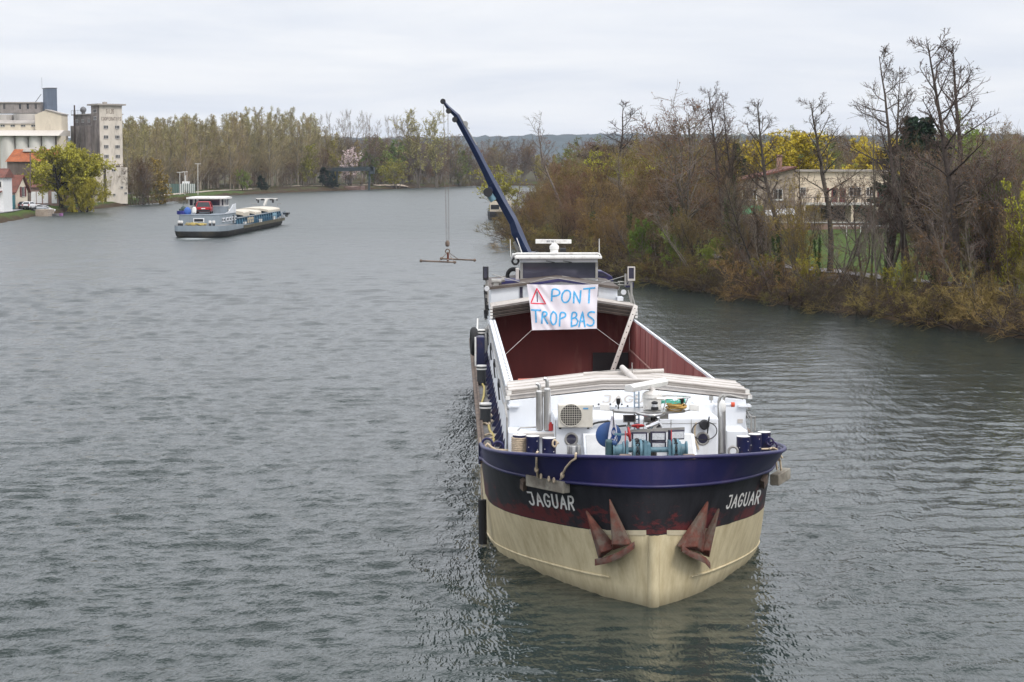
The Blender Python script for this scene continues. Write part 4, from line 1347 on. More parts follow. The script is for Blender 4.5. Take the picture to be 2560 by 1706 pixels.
# orange roofed barn
Yh = 392.0
oh = Thing('barn', 'long barn with bright orange tiled roof and dark board wall before the white silos', 'barn', (*WP(qD(250, 960), Yh)[:2], 1.9))
xa, xb = WP(qD(55, 850), Yh)[0], WP(qD(620, 850), Yh)[0]
ze, zr = zpx(qD(200, 845), Yh), zpx(qD(200, 716), Yh + 4)
m = MB(); m.b2((xa + .3, Yh + .2, 1), (xb, Yh + 8, ze)); oh.add('board_wall', m, c_wood)
m = MB(); xr = WP(qD(150, 720), Yh + 4)[0]
m.add([(xa, Yh - .2, ze), (xb, Yh - .2, ze), (xb, Yh + 8.2, ze), (xa, Yh + 8.2, ze), (xr, Yh + 4, zr), (xb - 1.5, Yh + 4, zr)], [(0, 1, 5, 4), (1, 2, 5), (2, 3, 4, 5), (3, 0, 4), (0, 3, 2, 1)])
oh.add('roof', m, c_orange)
m = MB(); a, b = WP(qD(250, 735), Yh + 4)[0], WP(qD(428, 735), Yh + 4)[0]
m.prism([(a, Yh + 2.6, zr - .5), (a, Yh + 4, zr + .3), (a, Yh + 5.4, zr - .5)], (b - a, 0, 0)); oh.add('ridge_vent', m, c_roofgrey)
# low pink outbuilding behind the willow
pk = Thing('outbuilding', 'low pinkish outbuilding with white doors behind the big willow', 'outbuilding', (*WP(qD(450, 1240), 396)[:2], 1.9))
xa, xb = WP(qD(300, 1100), 386)[0], WP(qD(720, 1100), 386)[0]
m = MB(); m.b2((xa, 386, 1), (xb, 390.5, zpx(qD(500, 1110), 386))); pk.add('wall', m, c_pink)
m = MB(); zz = zpx(qD(500, 1110), 386); m.prism([(xa - .2, 385.6, zz), (xa - .2, 388.2, zz + 1.5), (xa - .2, 390.8, zz)], (xb - xa + .4, 0, 0)); pk.add('roof', m, c_red)
for u in (345, 405, 470, 560, 740):
    m = MB(); p = WP(qD(u, 1200), 386); m.b2((p[0] - .5, 385.9, 1.5), (p[0] + .5, 386.05, 1.5 + 2.3)); pk.add('door', m, c_shutter)
# cream annex between willow and tower
an = Thing('silo_annex', 'rounded cream annex with rusty roof between the willow and the tower', 'annex', (*WP(qD(1000, 1200), 420)[:2], 1.9))
a, b = WP(qD(940, 1000), 420)[0], WP(qD(1056, 1000), 420)[0]
zz = zpx(qD(1000, 938), 420)
m = MB().cyl(((a + b) / 2 - .5, 421, 1), ((a + b) / 2 - .5, 421, zz), (b - a) / 2 + .5, n=24); an.add('wall', m, c_cream, smooth=30)
m = MB().lathe(((a + b) / 2 - .5, 421, zz), [((b - a) / 2 + .7, 0), ((b - a) / 2 + .7, .12), (.3, .9)], 24); an.add('roof', m, c_roofgrey)
m = MB(); a2, b2_ = WP(qD(860, 900), 426)[0], WP(qD(1040, 900), 426)[0]; z3 = zpx(qD(950, 915), 426); m.b2((a2, 424.5, 1), (b2_, 427.5, z3)); an.add('rear_wall', m, c_wood)
m = MB(); m.prism([(a2, 424, z3), (a2, 427, zpx(qD(950, 832), 426)), (a2, 428, z3)], (b2_ - a2, 0, 0)); an.add('tiled_roof', m, c_red)

# small red roofed house
Yr = 352.0
hs = Thing('brick_house', 'small house with red tiled roof and beige gable with a shuttered window', 'house', (*WP(qD(200, 1280), Yr)[:2], 1.9))
g0 = WP(qD(158, 1285), Yr); g1 = WP(qD(286, 1262), Yr + 4)
zE0 = zpx(qD(158, 1150), Yr); zA = zpx(qD(240, 992), Yr + 2)
gd = np.array([g1[0] - g0[0], 4.0, 0]); off = np.array([-11.0, 3.0, 0])
A0 = np.array([g0[0], Yr, 1.2]); A1 = A0 + gd
ap = A0 + gd * 0.56; ap[2] = zA
m = MB(); m.prism([A0, A1, (A1[0], A1[1], zE0), ap, (A0[0], A0[1], zE0)], off); hs.add('wall', m, c_cream)
m = MB()
gn = nrm(-off)
for e_, sg in ((A0, -1), (A1, 1)):
    ev = np.array([e_[0], e_[1], zE0]) + nrm(gd) * sg * 0.5 - np.array([0, 0, .35])
    apx = ap + np.array([0, 0, .02])
    m.prism([ev + gn * .5, apx + gn * .5, apx + gn * .5 + (0, 0, .2), ev + gn * .5 + (0, 0, .2)], off - gn * 1.0)
hs.add('roof', m, c_red)
nG = np.array([gd[1], -gd[0], 0]); nG = nrm(nG)
if nG[1] > 0: nG = -nG
wc = A0 + gd * 0.62; wz = zpx(qD(240, 1205), Yr + 2)
fw = face_win(hs, None, wc[:2], nrm(gd)[:2], nG[:2], 0, wz, 0.9, 1.75, 2)
for sg in (-1, 1):
    m = MB(); p = wc + nrm(gd) * sg * 0.75 + nG * .06; p[2] = wz; m.prism([p - nrm(gd) * .28, p + nrm(gd) * .28, p + nrm(gd) * .28 + (0, 0, 1.8), p - nrm(gd) * .28 + (0, 0, 1.8)], nG * .04); hs.add('shutter', m, c_maroon)
m = MB(); p = WP(qD(85, 1285), Yr - .8); m.b2((p[0] - 1.1, Yr - 1, 1.2), (p[0] + 1.1, Yr + 3, zpx(qD(85, 1190), Yr - 1))); hs.add('garage_door', m, c_teal)
m = MB(); p = WP(qD(20, 1200), Yr); m.b2((p[0] - 4, Yr - .3, zpx(qD(85, 1190), Yr - 1)), (g0[0] - .2, Yr + 3, zE0 - .2)); hs.add('lean_to', m, c_pink)
# white house at the picture's left edge
wh = Thing('white_house', 'white rendered house cut off by the left picture edge', 'house', (*WP(qD(0, 1310), 335)[:2], 1.9))
x1 = WP(qD(34, 1200), 335)[0]; z4 = zpx(qD(20, 1010), 335)
m = MB(); m.b2((x1 - 7, 335, 1), (x1, 341, z4)); wh.add('wall', m, c_shutter)
m = MB(); m.prism([(x1 - 7.2, 334.6, z4), (x1 - 7.2, 338, z4 + 1.6), (x1 - 7.2, 341.4, z4)], (7.6, 0, 0)); wh.add('roof', m, c_red)
face_win(wh, None, (x1 - .55, 335), np.array([1., 0]), np.array([0, -1.]), 0, zpx(qD(10, 1110), 335), .5, 1.0, 1)
m = MB(); m.prism([(x1 - 2.2, 334.9, zpx(qD(0, 1160), 335)), (x1 - .1, 334.9, zpx(qD(0, 1150), 335)), (x1 - .1, 333.8, zpx(qD(0, 1165), 335)), (x1 - 2.2, 333.8, zpx(qD(0, 1172), 335))], (0, 0, .12)); wh.add('porch_roof', m, c_red)

# poles
for u, v0, v1, Y, lb in ((312, 1250, 752, 366, 'tall thin grey pole in front of the barn'), (42, 1312, 1008, 338, 'wooden pole at the corner of the white house')):
    t_ = Thing('utility_pole', lb, 'pole', WP(qD(u, v0), Y))
    m = MB(); a = WP(qD(u, v0), Y); a[2] = 1.2; b = WP(qD(u, v1), Y); m.cyl(a, b, .15, .10, 8); t_.add('post', m, c_wood)
    m = MB(); m.bar(b - np.array([.7, 0, .4]), b + np.array([.7, 0, -.4]), .08); t_.add('crossarm', m, c_wood)


# quay road along the left bank, riverside path on the right bank, each a sheet laid on the ground
def strip(name, cl, w, mat, lift=0.05):
    cl = np.array(cl, float)
    tt = np.linspace(0, len(cl) - 1, 160)
    c = np.stack([np.interp(tt, range(len(cl)), cl[:, i]) for i in range(2)], 1)
    tg = np.gradient(c, axis=0); tg /= np.linalg.norm(tg, axis=1)[:, None]
    nn = np.stack([-tg[:, 1], tg[:, 0]], 1)
    m = MB(); rows = []
    for p, q in zip(c, nn):
        rows.append([(*(p + q * s), 0) for s in np.linspace(-w / 2, w / 2, 7)])
    R = np.array(rows)
    R[..., 2] = hgt(R[..., 0], R[..., 1]) + lift
    R[..., 2] = R[..., 2].max(axis=1, keepdims=True) * .5 + R[..., 2] * .5
    m.grid(R)
    o = m.obj(name, mat, smooth=0)
    o['kind'] = 'structure'
    return o


strip('road', [(-86, 290), (-88.5, 330), (-91.5, 360), (-96, 400), (-101, 440), (-101, 520)], 4.6, c_asph)
strip('quay_path', [(-91, 470), (-91, 540), (-90, 575), (-83, 622)], 3.0, pm('pale_gravel', (0.42, 0.36, 0.29), 0.95, var=.2), .06)
strip('path', [(shore_x(RB, D) + 8.0, D) for D in (100, 112, 124, 137, 151, 165)], 1.9, pm('path_asphalt', (0.15, 0.142, 0.145), 0.95, var=.15), .07)
strip('far_path', [(-78, 650), (-60, 690), (-40, 735)], 3.0, pm('pale_earth', (0.38, 0.31, 0.24), 0.95, var=.2), .1)


# ------------------------------------------------------------------ cars
def make_car(name, label, paint, base, heading, L=4.1, Wd=1.72, Ht=1.48, group=None, M0=None):
    """a hatchback: x across, y towards its nose"""
    M = (M0 or Matrix.Identity(4)) @ Matrix.Translation(Vector(base)) @ Matrix.Rotation(heading, 4, 'Z')
    t_ = Thing(name, label, 'car', (0, 0, 0), M, group)
    st = [(-.50, .42, .80, .86), (-.485, .34, .92, .93), (-.40, .30, .97, .97), (-.15, .28, .98, 1.0), (.15, .28, .96, 1.0), (.33, .30, .86, .96), (.46, .36, .74, .90), (.50, .44, .62, .80)]
    m = MB(); rows = []
    for y, zl, zu, w in st:
        hw = Wd / 2 * w
        rows.append([(-hw * .9, y * L, zl), (-hw, y * L, zl + .15), (-hw, y * L, zu * .82), (-hw * .93, y * L, zu), (hw * .93, y * L, zu), (hw, y * L, zu * .82), (hw, y * L, zl + .15), (hw * .9, y * L, zl), (-hw * .9, y * L, zl)])
    m.grid(rows)
    m.add(rows[0][:-1], [tuple(range(8))]); m.add(rows[-1][:-1], [tuple(range(8))])
    t_.add('body', m, paint, smooth=40)
    m = MB(); hb, ht = Wd / 2 * .93, Wd / 2 * .74
    lo = [(-hb, -.47 * L, .92), (hb, -.47 * L, .92), (hb, .26 * L, .90), (-hb, .26 * L, .90)]; hi = [(-ht, -.36 * L, Ht - .05), (ht, -.36 * L, Ht - .05), (ht, .06 * L, Ht - .04), (-ht, .06 * L, Ht - .04)]
    m.hexa(lo + hi); gl = t_.add('cabin_glass', m, c_dark)
    m = MB(); m.hexa([(x * 1.01, y, z - .01) for x, y, z in hi] + [(x * .93, y * .93, Ht + .02) for x, y, z in hi])
    for i in range(4): m.bar(lo[i], hi[i], .09, .09)
    t_.add('roof', m, paint)
    for sx in (-1, 1):
        for yy in (-.31, .30):
            m = MB(); m.lathe((sx * Wd * .43 - .09, yy * L, .31), [(.31, 0), (.31, .18)], 16, (1, 0, 0))
            wl_ = t_.add('wheel', m, pm_tyre, smooth=30)
            m = MB(); m.lathe((sx * Wd * .43 - .10, yy * L, .31), [(.19, 0), (.19, .2)], 12, (1, 0, 0)); t_.add('rim', m, c_metal, wl_)
        m = MB(); m.box((sx * Wd * .38, -.487 * L, .78), (.26, .12, .24)); t_.add('tail_lamp', m, pm_lamp)
        m = MB(); m.box((sx * Wd * .36, .485 * L, .66), (.32, .12, .14)); t_.add('headlight', m, c_frame)
    m = MB(); m.box((0, -.50 * L, .48), (Wd * .88, .16, .24)); t_.add('bumper', m, pm_tyre)
    m = MB(); m.box((0, -.498 * L, .72), (.5, .05, .11)); t_.add('number_plate', m, c_shutter)
    return t_


pm_tyre = pm('rubber', (0.015, 0.015, 0.016), 0.8)
pm_lamp = pm('tail_red', (0.30, 0.01, 0.01), 0.3)
p_white = pm('car_white', (0.75, 0.75, 0.76), 0.25, var=.03)
p_silver = pm('car_silver', (0.42, 0.44, 0.46), 0.3, .5, var=.05)
p_grey = pm('car_dark', (0.03, 0.03, 0.035), 0.3, var=.05)
p_redcar = pm('car_red', (0.38, 0.008, 0.014), 0.25, var=.05)
for q, Y, hd, pt, lb, sc_ in ((qD(306, 1336), 351, math.radians(-8), p_white, 'white car parked nearest on the left quay road', 1), (qD(262, 1335), 353, math.radians(-6), p_grey, 'dark car parked left of the white car, mostly hidden', 1),
                              (qD(392, 1330), 354, math.radians(-62), p_silver, 'silver car parked sideways right of the white car', 1), (qD(462, 1320), 358, math.radians(-55), p_white, 'pale car parked farthest along the left quay', 1)):
    p = WP(q, Y)
    make_car('parked_car', lb, pt, (p[0], Y, zg(p[0], Y) + .12), hd, L=3.7, Wd=1.5, Ht=1.35, group='cars parked on the left quay')
# landing and small boats
m = MB(); p0, p1 = WP(qD(395, 1400), 347), WP(qD(520, 1395), 347)
m.b2((p0[0], 345, -.6), (p1[0], 350, zpx(qD(460, 1338), 347))); 
single('stone_landing', m, c_stone, 'small stone landing stage below the parked cars', 'landing')
for u0, u1, v, Y, c, lb in ((542, 612, 1400, 346, (0.16, .155, .16), 'grey rowing boat moored beside the stone landing'), (606, 652, 1394, 348, (0.30, .14, .30), 'small purple dinghy moored at the end of the grey boat')):
    a, b = WP(qD(u0, v), Y)[0], WP(qD(u1, v), Y)[0]
    t_ = Thing('rowing_boat', lb, 'boat', ((a + b) / 2, Y, 0))
    m = MB(); ss = np.linspace(0, 1, 9); rows = []
    for s_ in ss:
        w = .62 * (1 - (2 * s_ - .9) ** 4 * .75) * (1 if s_ < .98 else .2); x = a + (b - a) * s_
        rows.append([(x, Y - w, .48), (x, Y - w * .8, .02), (x, Y + w * .8, .02), (x, Y + w, .48)])
    m.grid(rows); mt_ = pm('boat_paint', c, .5); t_.add('hull', m, mt_)
    m = MB(); 
    for s_ in (.3, .62): m.b2((a + (b - a) * s_ - .12, Y - .5, .34), (a + (b - a) * s_ + .12, Y + .5, .39))
    t_.add('thwart', m, c_wood)

# ------------------------------------------------------------------ far shore structures
# loading gantry
Yq = 684.0
lg = Thing('loading_gantry', 'dark steel conveyor gantry reaching over the far shore', 'gantry', WP(qM(700, 520), Yq))
a, b = WP(qM(410, 333), Yq), WP(qM(915, 322), Yq)
c_gant = pm('gantry_paint', (0.028, 0.042, 0.048), .7)
m = MB(); m.bar(a, b, 2.0, 1.35); lg.add('conveyor', m, c_gant)
m = MB()
for k in range(15):
    p = a + (b - a) * k / 14; q = a + (b - a) * min(1, (k + .5) / 14); m.bar(p + (0, -1.05, -.9), q + (0, -1.05, .9), .12)
m.bar(a + (0, -1.05, .95), b + (0, -1.05, .95), .14); lg.add('truss', m, c_gant)
for u, v, r in ((880, 500, .35), (560, 480, .3), (425, 490, .3)):
    m = MB(); p = WP(qM(u, 335), Yq); m.bar(p, (p[0] - .3, Yq, 0.0), r * 2); lg.add('support_leg', m, c_gant)
m = MB(); p = WP(qM(905, 322), Yq); m.b2(p + (-.8, -1, -1.9), p + (.8, 1, .6)); lg.add('discharge_head', m, c_gant)
for u, v0, v1 in ((468, 530, 455), (550, 538, 462), (698, 532, 430), (866, 528, 455), (993, 525, 458), (1100, 520, 455)):
    p = WP(qM(u, v0), 672 + (u - 468) * .09); t_ = Thing('mooring_post', 'dark mooring dolphin standing in the water before the far shore', 'post', (p[0], p[1], -.8), group='mooring dolphins before the far shore')
    m = MB(); zt_ = WP(qM(u, v1), p[1])[2]; m.cyl((p[0], p[1], -.8), (p[0], p[1], zt_), .42, n=10); t_.add('pile', m, c_wood)
    m = MB(); m.cyl((p[0], p[1], zt_), (p[0], p[1], zt_ + .25), .5, n=10); t_.add('pile_cap', m, c_metal)
fb = Thing('footbridge', 'grey truss gangway sloping down to the far mooring posts', 'gangway', WP(qM(600, 490), 690))
m = MB(); a, b = WP(qM(492, 492), 690), WP(qM(692, 462), 690)
m.bar(a, b, 1.2, .2); fb.add('walkway', m, c_metal)
m = MB(); m.bar(a + (0, -.6, 1.1), b + (0, -.6, 1.1), .1)
for k in range(9): m.bar(a + (b - a) * k / 8 + (0, -.6, 0), a + (b - a) * min(1, (k + (.5 if k % 2 else .5)) / 8) + (0, -.6, 1.1), .08)
fb.add('railing', m, c_metal)
m = MB(); a, b = WP(qM(600, 530), 682), WP(qM(835, 526), 682)
rows = [[(a[0] + (b[0] - a[0]) * s_, 682 - w, .1), (a[0] + (b[0] - a[0]) * s_, 682 - w * 1.1, 1.3 + .25 * math.sin(s_ * 9)), (a[0] + (b[0] - a[0]) * s_, 682 + w, 1.5)] for s_, w in ((0, .4), (.15, 1.4), (.5, 1.6), (.85, 1.5), (1, .3))]
m.grid(rows); single('work_boat', m, pm('rusty_boat', (0.17, .11, .09), .8, var=.4), 'low rusty work boat lying at the far mooring posts', 'boat')
# white panel enclosure beyond the far barge
pf = Thing('panel_fence', 'white panel fence with green posts on the left bank beyond the far barge', 'fence', WP(qE(330, 250), 520))
for k, (u0, u1) in enumerate(((95, 175), (180, 318), (322, 450), (452, 576))):
    a, b = WP(qE(u0, 240), 520)[0], WP(qE(u1, 240), 520)[0]
    m = MB(); m.b2((a, 520, 1.5), (b, 520.1, zpx(qE(330, 132), 520))); pf.add('panel', m, c_shutter if k != 1 else pm('green_panel', (.13, .19, .17), .7))
    m = MB()
    for s_ in np.linspace(0, 1, 5): m.bar((a + (b - a) * s_, 519.9, 1.4), (a + (b - a) * s_, 519.9, zpx(qE(330, 125), 520)), .14)
    pf.add('post', m, pm('green_post', (.02, .07, .055), .6))
m = MB(); p = WP(qE(422, 150), 521); m.b2((p[0] - .9, 520.5, 3.0), (p[0] + .9, 522, zpx(qE(422, 92), 521))); m.cyl((p[0], 521, 3), (p[0], 521, zpx(qE(405, -10), 521)), .07, n=6)
single('white_cabin', m, c_shutter, 'small white cabin with a mast behind the panel fence', 'cabin')
for u, v0, v1 in ((458, 480, 405), (352, 470, 455), (381, 470, 452)):
    qq = crop(300, 240, 2.353); p = WP(qq(u, 540), 505); b = WP(qq(u, v1 - 5), 505)
    t_ = Thing('street_lamp', 'slim pale lamp post in front of the poplar plantation', 'lamp post', (p[0], 505, 1.9), group='lamp posts before the poplars')
    m = MB(); m.cyl((p[0], 505, 1.2), b, .10, n=6); t_.add('post', m, c_frame)
    m = MB(); m.bar(b + (-.8, 0, 0), b + (.8, 0, 0), .16); t_.add('lamp_arm', m, c_frame)

# ------------------------------------------------------------------ villa and garden on the right bank
Yv = 238.0
vl = Thing('villa', 'cream flat roofed villa with maroon doors and a terrace, behind bare trees', 'villa', (*WP(qV(1150, 700), Yv)[:2], 2.1))
X = lambda u: WP(qV(u, 400), Yv)[0]
Zv = lambda v: zpx(qV(1100, v), Yv)
c_vil = pm('villa_cream', (0.64, 0.545, 0.42), .85, var=.08, scale=.6, dirt=(.40, .31, .22), damt=.35, dscale=.4, streak=4)
m = MB(); m.b2((X(690), Yv, 1.2), (X(1655), Yv + 9, Zv(205))); vl.add('wall', m, c_vil)
m = MB(); m.b2((X(680), Yv - .4, Zv(205)), (X(1668), Yv + 9.4, Zv(186))); vl.add('roof_edge', m, c_roofgrey)
m = MB(); m.b2((X(735), Yv - 3.0, Zv(545)), (X(1690), Yv - .01, Zv(522))); vl.add('terrace', m, c_frame)
m = MB()
for k in range(34):
    xk = X(740) + (X(1685) - X(740)) * k / 33; m.bar((xk, Yv - 2.9, Zv(522)), (xk, Yv - 2.9, Zv(468)), .05)
m.bar((X(740), Yv - 2.9, Zv(466)), (X(1685), Yv - 2.9, Zv(466)), .07); vl.add('railing', m, c_metal)
for u0, u1, v0, v1, mt_ in ((1000, 1040, 372, 518, c_maroon), (1068, 1130, 372, 518, c_maroon), (1155, 1215, 378, 518, c_maroon), (1540, 1600, 368, 518, c_maroon)):
    m = MB(); m.b2((X(u0), Yv - .06, Zv(v1)), (X(u1), Yv + .2, Zv(v0))); d_ = vl.add('door', m, mt_)
    m = MB(); m.b2((X(u0 + 14), Yv - .09, Zv(470)), (X(u1 - 14), Yv - .05, Zv(v0 + 14))); vl.add('door_glass', m, c_dark, d_)
for u0, u1 in ((1250, 1370), (1430, 1510), (745, 800)):
    face_win(vl, None, ((X(u0) + X(u1)) / 2, Yv), np.array([1., 0]), np.array([0, -1.]), 0, Zv(455), X(u1) - X(u0), Zv(368) - Zv(455), 3)
m = MB(); m.b2((X(960), Yv - .05, Zv(700)), (X(1210), Yv + .1, Zv(560))); vl.add('cellar_opening', m, c_dark)
for u0, u1 in ((1515, 1565), (1592, 1660)):
    m = MB(); m.b2((X(u0), Yv - .08, Zv(685)), (X(u1), Yv + .1, Zv(562))); vl.add('garage_door', m, c_shutter)
for u in (735, 1230, 1490, 1680):
    m = MB(); m.b2((X(u), Yv - 3.0, 1.2), (X(u + 28), Yv - 2.6, Zv(545))); vl.add('pillar', m, c_vil)
m = MB(); m.b2((X(1665), Yv - 2, 1.2), (X(1880), Yv + 5, Zv(545))); vl.add('side_wing', m, c_cream)
m = MB(); m.b2((X(1690), Yv - 2.3, Zv(545)), (X(1890), Yv + 5.3, Zv(500))); vl.add('side_roof', m, c_roofgrey)
sh_ = Thing('stone_house', 'stone house with a low slanting tiled gable and chimney, joined left of the cream villa', 'house', (*WP(qV(400, 640), Yv - 2)[:2], 2.1))
Ys = Yv - 2.0
Xs = lambda u: WP(qV(u, 400), Ys)[0]; Zs = lambda v: zpx(qV(400, v), Ys)
m = MB(); m.prism([(Xs(112), Ys, 1.2), (Xs(694), Ys, 1.2), (Xs(694), Ys, Zs(168)), (Xs(112), Ys, Zs(305))], (0, 9, 0)); sh_.add('wall', m, c_stone)
m = MB(); m.prism([(Xs(90), Ys - .5, Zs(312)), (Xs(700), Ys - .5, Zs(168)), (Xs(700), Ys - .5, Zs(150)), (Xs(90), Ys - .5, Zs(292))], (0, 10, 0)); sh_.add('roof', m, c_red)
m = MB(); m.b2((Xs(543), Ys + 3, Zs(230)), (Xs(590), Ys + 4.0, Zs(40))); m.b2((Xs(538), Ys + 2.9, Zs(42)), (Xs(595), Ys + 4.1, Zs(28))); sh_.add('chimney', m, brickmat('chimney_brick', (.33, .17, .12), (.27, .14, .10), (.3, .25, .2), 3))
for u0, u1, v0, v1 in ((150, 215, 395, 490), (228, 292, 395, 490), (470, 560, 385, 490)):
    face_win(sh_, None, ((Xs(u0) + Xs(u1)) / 2, Ys), np.array([1., 0]), np.array([0, -1.]), 0, Zs(v1), Xs(u1) - Xs(u0), Zs(v0) - Zs(v1), 2)
    m = MB(); m.b2((Xs(u0) - .15, Ys - .16, Zs(v1) - .14), (Xs(u1) + .15, Ys - .02, Zs(v1))); sh_.add('sill', m, c_shutter)
m = MB(); m.prism([(Xs(110), Ys - 4, Zs(640)), (Xs(345), Ys - 4, Zs(628)), (Xs(345), Ys - 1, Zs(560)), (Xs(110), Ys - 1, Zs(560))], (0, 0, .1))
ck = Thing('market_tent', 'green and white tent roof in front of the stone house', 'tent', (Xs(300), Ys - 4, 2))
ck.add('green_canvas', m, pm('green_canvas', (.05, .22, .09), .7))
m = MB(); m.prism([(Xs(170), Ys - 5, Zs(655)), (Xs(645), Ys - 5, Zs(640)), (Xs(645), Ys - 2.5, Zs(580)), (Xs(330), Ys - 2.5, Zs(610))], (0, 0, .08)); ck.add('white_canvas', m, c_shutter)
m = MB()
for u in (115, 340, 640): m.bar((Xs(u), Ys - 4.5, 1.5), (Xs(u), Ys - 4.5, Zs(640)), .08)
ck.add('tent_pole', m, c_shutter)
# white garden rail
Yf = 196.0
gf = Thing('garden_rail', 'low white rail fence along the lawn before the villa', 'fence', (*WP(qV(1450, 840), Yf)[:2], 2.1))
xa, xb = WP(qV(1080, 800), Yf)[0], WP(qV(2230, 800), Yf)[0]
zf = hgt(np.array([(xa + xb) / 2]), np.array([Yf]))[0]
m = MB(); m.bar((xa, Yf, zf + .95), (xb, Yf, zf + .95), .05); gf.add('top_rail', m, c_shutter)
for k in range(9):
    m = MB(); xk = xa + (xb - xa) * k / 8; m.bar((xk, Yf, zf - .2), (xk, Yf, zf + .95), .05); gf.add('post', m, c_shutter)
hd_ = MB(); rows = []
hg = Thing('low_wall', 'long low reddish garden wall behind the white rail', 'wall', (*WP(qV(1900, 760), 214)[:2], 2.1))
xa, xb = WP(qV(160, 760), 214)[0], WP(qV(2900, 760), 214)[0]
m = MB(); m.b2((xa, 214, 1.2), (xb, 214.3, zpx(qV(1000, 735), 214))); hg.add('wall', m, c_pink)
m = MB(); m.b2((xa - .1, 213.9, zpx(qV(1000, 735), 214)), (xb + .1, 214.4, zpx(qV(1000, 724), 214))); hg.add('coping', m, c_frame)

# moored boat behind the crane boom
Yb = 322.0
mbt = Thing('moored_boat', 'dark hulled boat with cream deckhouse moored against the right bank', 'boat', (*WP(qK(720, 1115), Yb)[:2], 0))
xa, xb = WP(qK(630, 1100), Yb)[0], WP(qK(900, 1100), Yb)[0]
zd = zpx(qK(700, 1035), Yb)
m = MB(); rows = []
for s_, w in ((0, .35), (.03, .8), (.12, .97), (.5, 1), (1, 1)):
    hw = (xb - xa) / 2 * w; xc = (xa + xb) / 2; yy = Yb + s_ * 36
    rows.append([(xc - hw * .9, yy, -.5), (xc - hw, yy, zd * .6), (xc - hw, yy, zd), (xc + hw, yy, zd), (xc + hw, yy, zd * .6), (xc + hw * .9, yy, -.5)])
m.grid(rows); m.add(rows[0], [(0, 1, 2, 3, 4, 5)]); m.add(rows[-1], [(0, 1, 2, 3, 4, 5)])
mbt.add('hull', m, pm('black_hull', (.018, .018, .02), .6))
m = MB(); m.b2((WP(qK(655, 1000), Yb)[0], Yb + 4, zd), (WP(qK(850, 1000), Yb)[0], Yb + 12, zpx(qK(700, 945), Yb))); mbt.add('deckhouse', m, c_cream)
m = MB(); m.b2((WP(qK(665, 960), Yb)[0], Yb + 3.9, zpx(qK(700, 1015), Yb)), (WP(qK(740, 960), Yb)[0], Yb + 4.1, zpx(qK(700, 975), Yb))); mbt.add('window', m, c_dark)
m = MB(); m.b2((WP(qK(755, 840), Yb)[0], Yb + 14, zpx(qK(700, 1000), Yb)), (WP(qK(840, 840), Yb)[0], Yb + 18, zpx(qK(780, 808), Yb))); mbt.add('wheelhouse', m, c_shutter)
m = MB(); m.b2((WP(qK(765, 840), Yb)[0], Yb + 13.9, zpx(qK(780, 870), Yb)), (WP(qK(830, 840), Yb)[0], Yb + 14.1, zpx(qK(780, 825), Yb))); mbt.add('wheelhouse_window', m, c_dark)

# ------------------------------------------------------------------ the big barge
S = SHIP.at
SZ_ = SHIP.atz
s_white = pm('ship_white', (0.74, 0.765, 0.80), .45, var=.05, scale=1.5, dirt=(.50, .47, .43), damt=.32, dscale=1.2, streak=4)
s_navy = pm('ship_navy', (0.014, 0.013, 0.078), .42, var=.25, scale=1.2, dirt=(.040, .026, .085), damt=.5, dscale=1.8, streak=2, bump=.05, bscale=3)
s_navy2 = pm('bollard_navy', (0.009, 0.012, 0.055), .4, var=.25, scale=4, dirt=(.07, .035, .03), damt=.45, dscale=5, streak=.6)
s_grey = pm('deck_grey', (0.235, 0.225, 0.215), .85, var=.2, scale=2.5, dirt=(.15, .12, .10), damt=.5, dscale=1.2)
s_alu = pm('hatch_alu', (0.52, 0.485, 0.45), .6, .0, var=.12, scale=1.2, dirt=(.34, .30, .27), damt=.4, dscale=2.0, streak=1)
s_alu_d = pm('hatch_alu_shaded', (0.085, 0.066, 0.055), .7, .0, var=.2, scale=1.5, dirt=(.15, .12, .10), damt=.5, dscale=2.0)  # dark copy of the hatch colour: shade on the stacked fronts painted in
s_red = pm('hold_red', (0.140, 0.027, 0.023), .7, var=.25, scale=1.2, dirt=(.34, .16, .13), damt=.35, dscale=1.0, streak=6, bump=.1, bscale=2)
s_redpipe = pm('orange_pipe', (.42, .09, .045), .55, var=.2)
s_inox = pm('stainless', (.55, .54, .52), .28, .9, var=.12, scale=3)
s_steel = pm('galvanised', (.34, .33, .31), .55, .5, var=.2, scale=4)
s_black = pm('black_plastic', (.015, .015, .017), .5)
s_rust = pm('strake_rust', (.17, .125, .095), .85, var=.3, scale=2, dirt=(.07, .05, .045), damt=.6, dscale=3)
s_teal = pm('winch_teal', (.105, .205, .255), .5, var=.2, scale=4, dirt=(.06, .07, .08), damt=.4, dscale=5)
s_redpaint = pm('red_paint', (.42, .03, .03), .45)
s_anchor = pm('anchor_rust', (.115, .034, .022), .8, var=.5, scale=3, dirt=(.12, .09, .07), damt=.75, dscale=2.5, bump=.25, bscale=12)
s_rope = pm('rope', (.52, .42, .30), .9, var=.25, scale=20)
s_ropey = pm('rope_yellow', (.50, .40, .14), .9, var=.2, scale=20)
s_letter = pm('white_letter', (.72, .71, .68), .6, var=.1, scale=3, dirt=(.35, .3, .28), damt=.4, dscale=4)
s_wood = pm('fender_wood', (.17, .15, .12), .9, var=.4, scale=4, dirt=(.33, .31, .26), damt=.6, dscale=2.5)
s_tarp = pm('blue_crane', (.010, .021, .066), .35, var=.15, scale=1.5)
s_glass = pm('tinted_glass', (.040, .040, .065), .06, var=.1, spec=.9)
s_lens = pm('lamp_lens', (.55, .56, .58), .25, var=.2, scale=30)
s_plast = pm('cream_plastic', (.60, .57, .50), .5, var=.06, dirt=(.4, .36, .3), damt=.3, dscale=3)

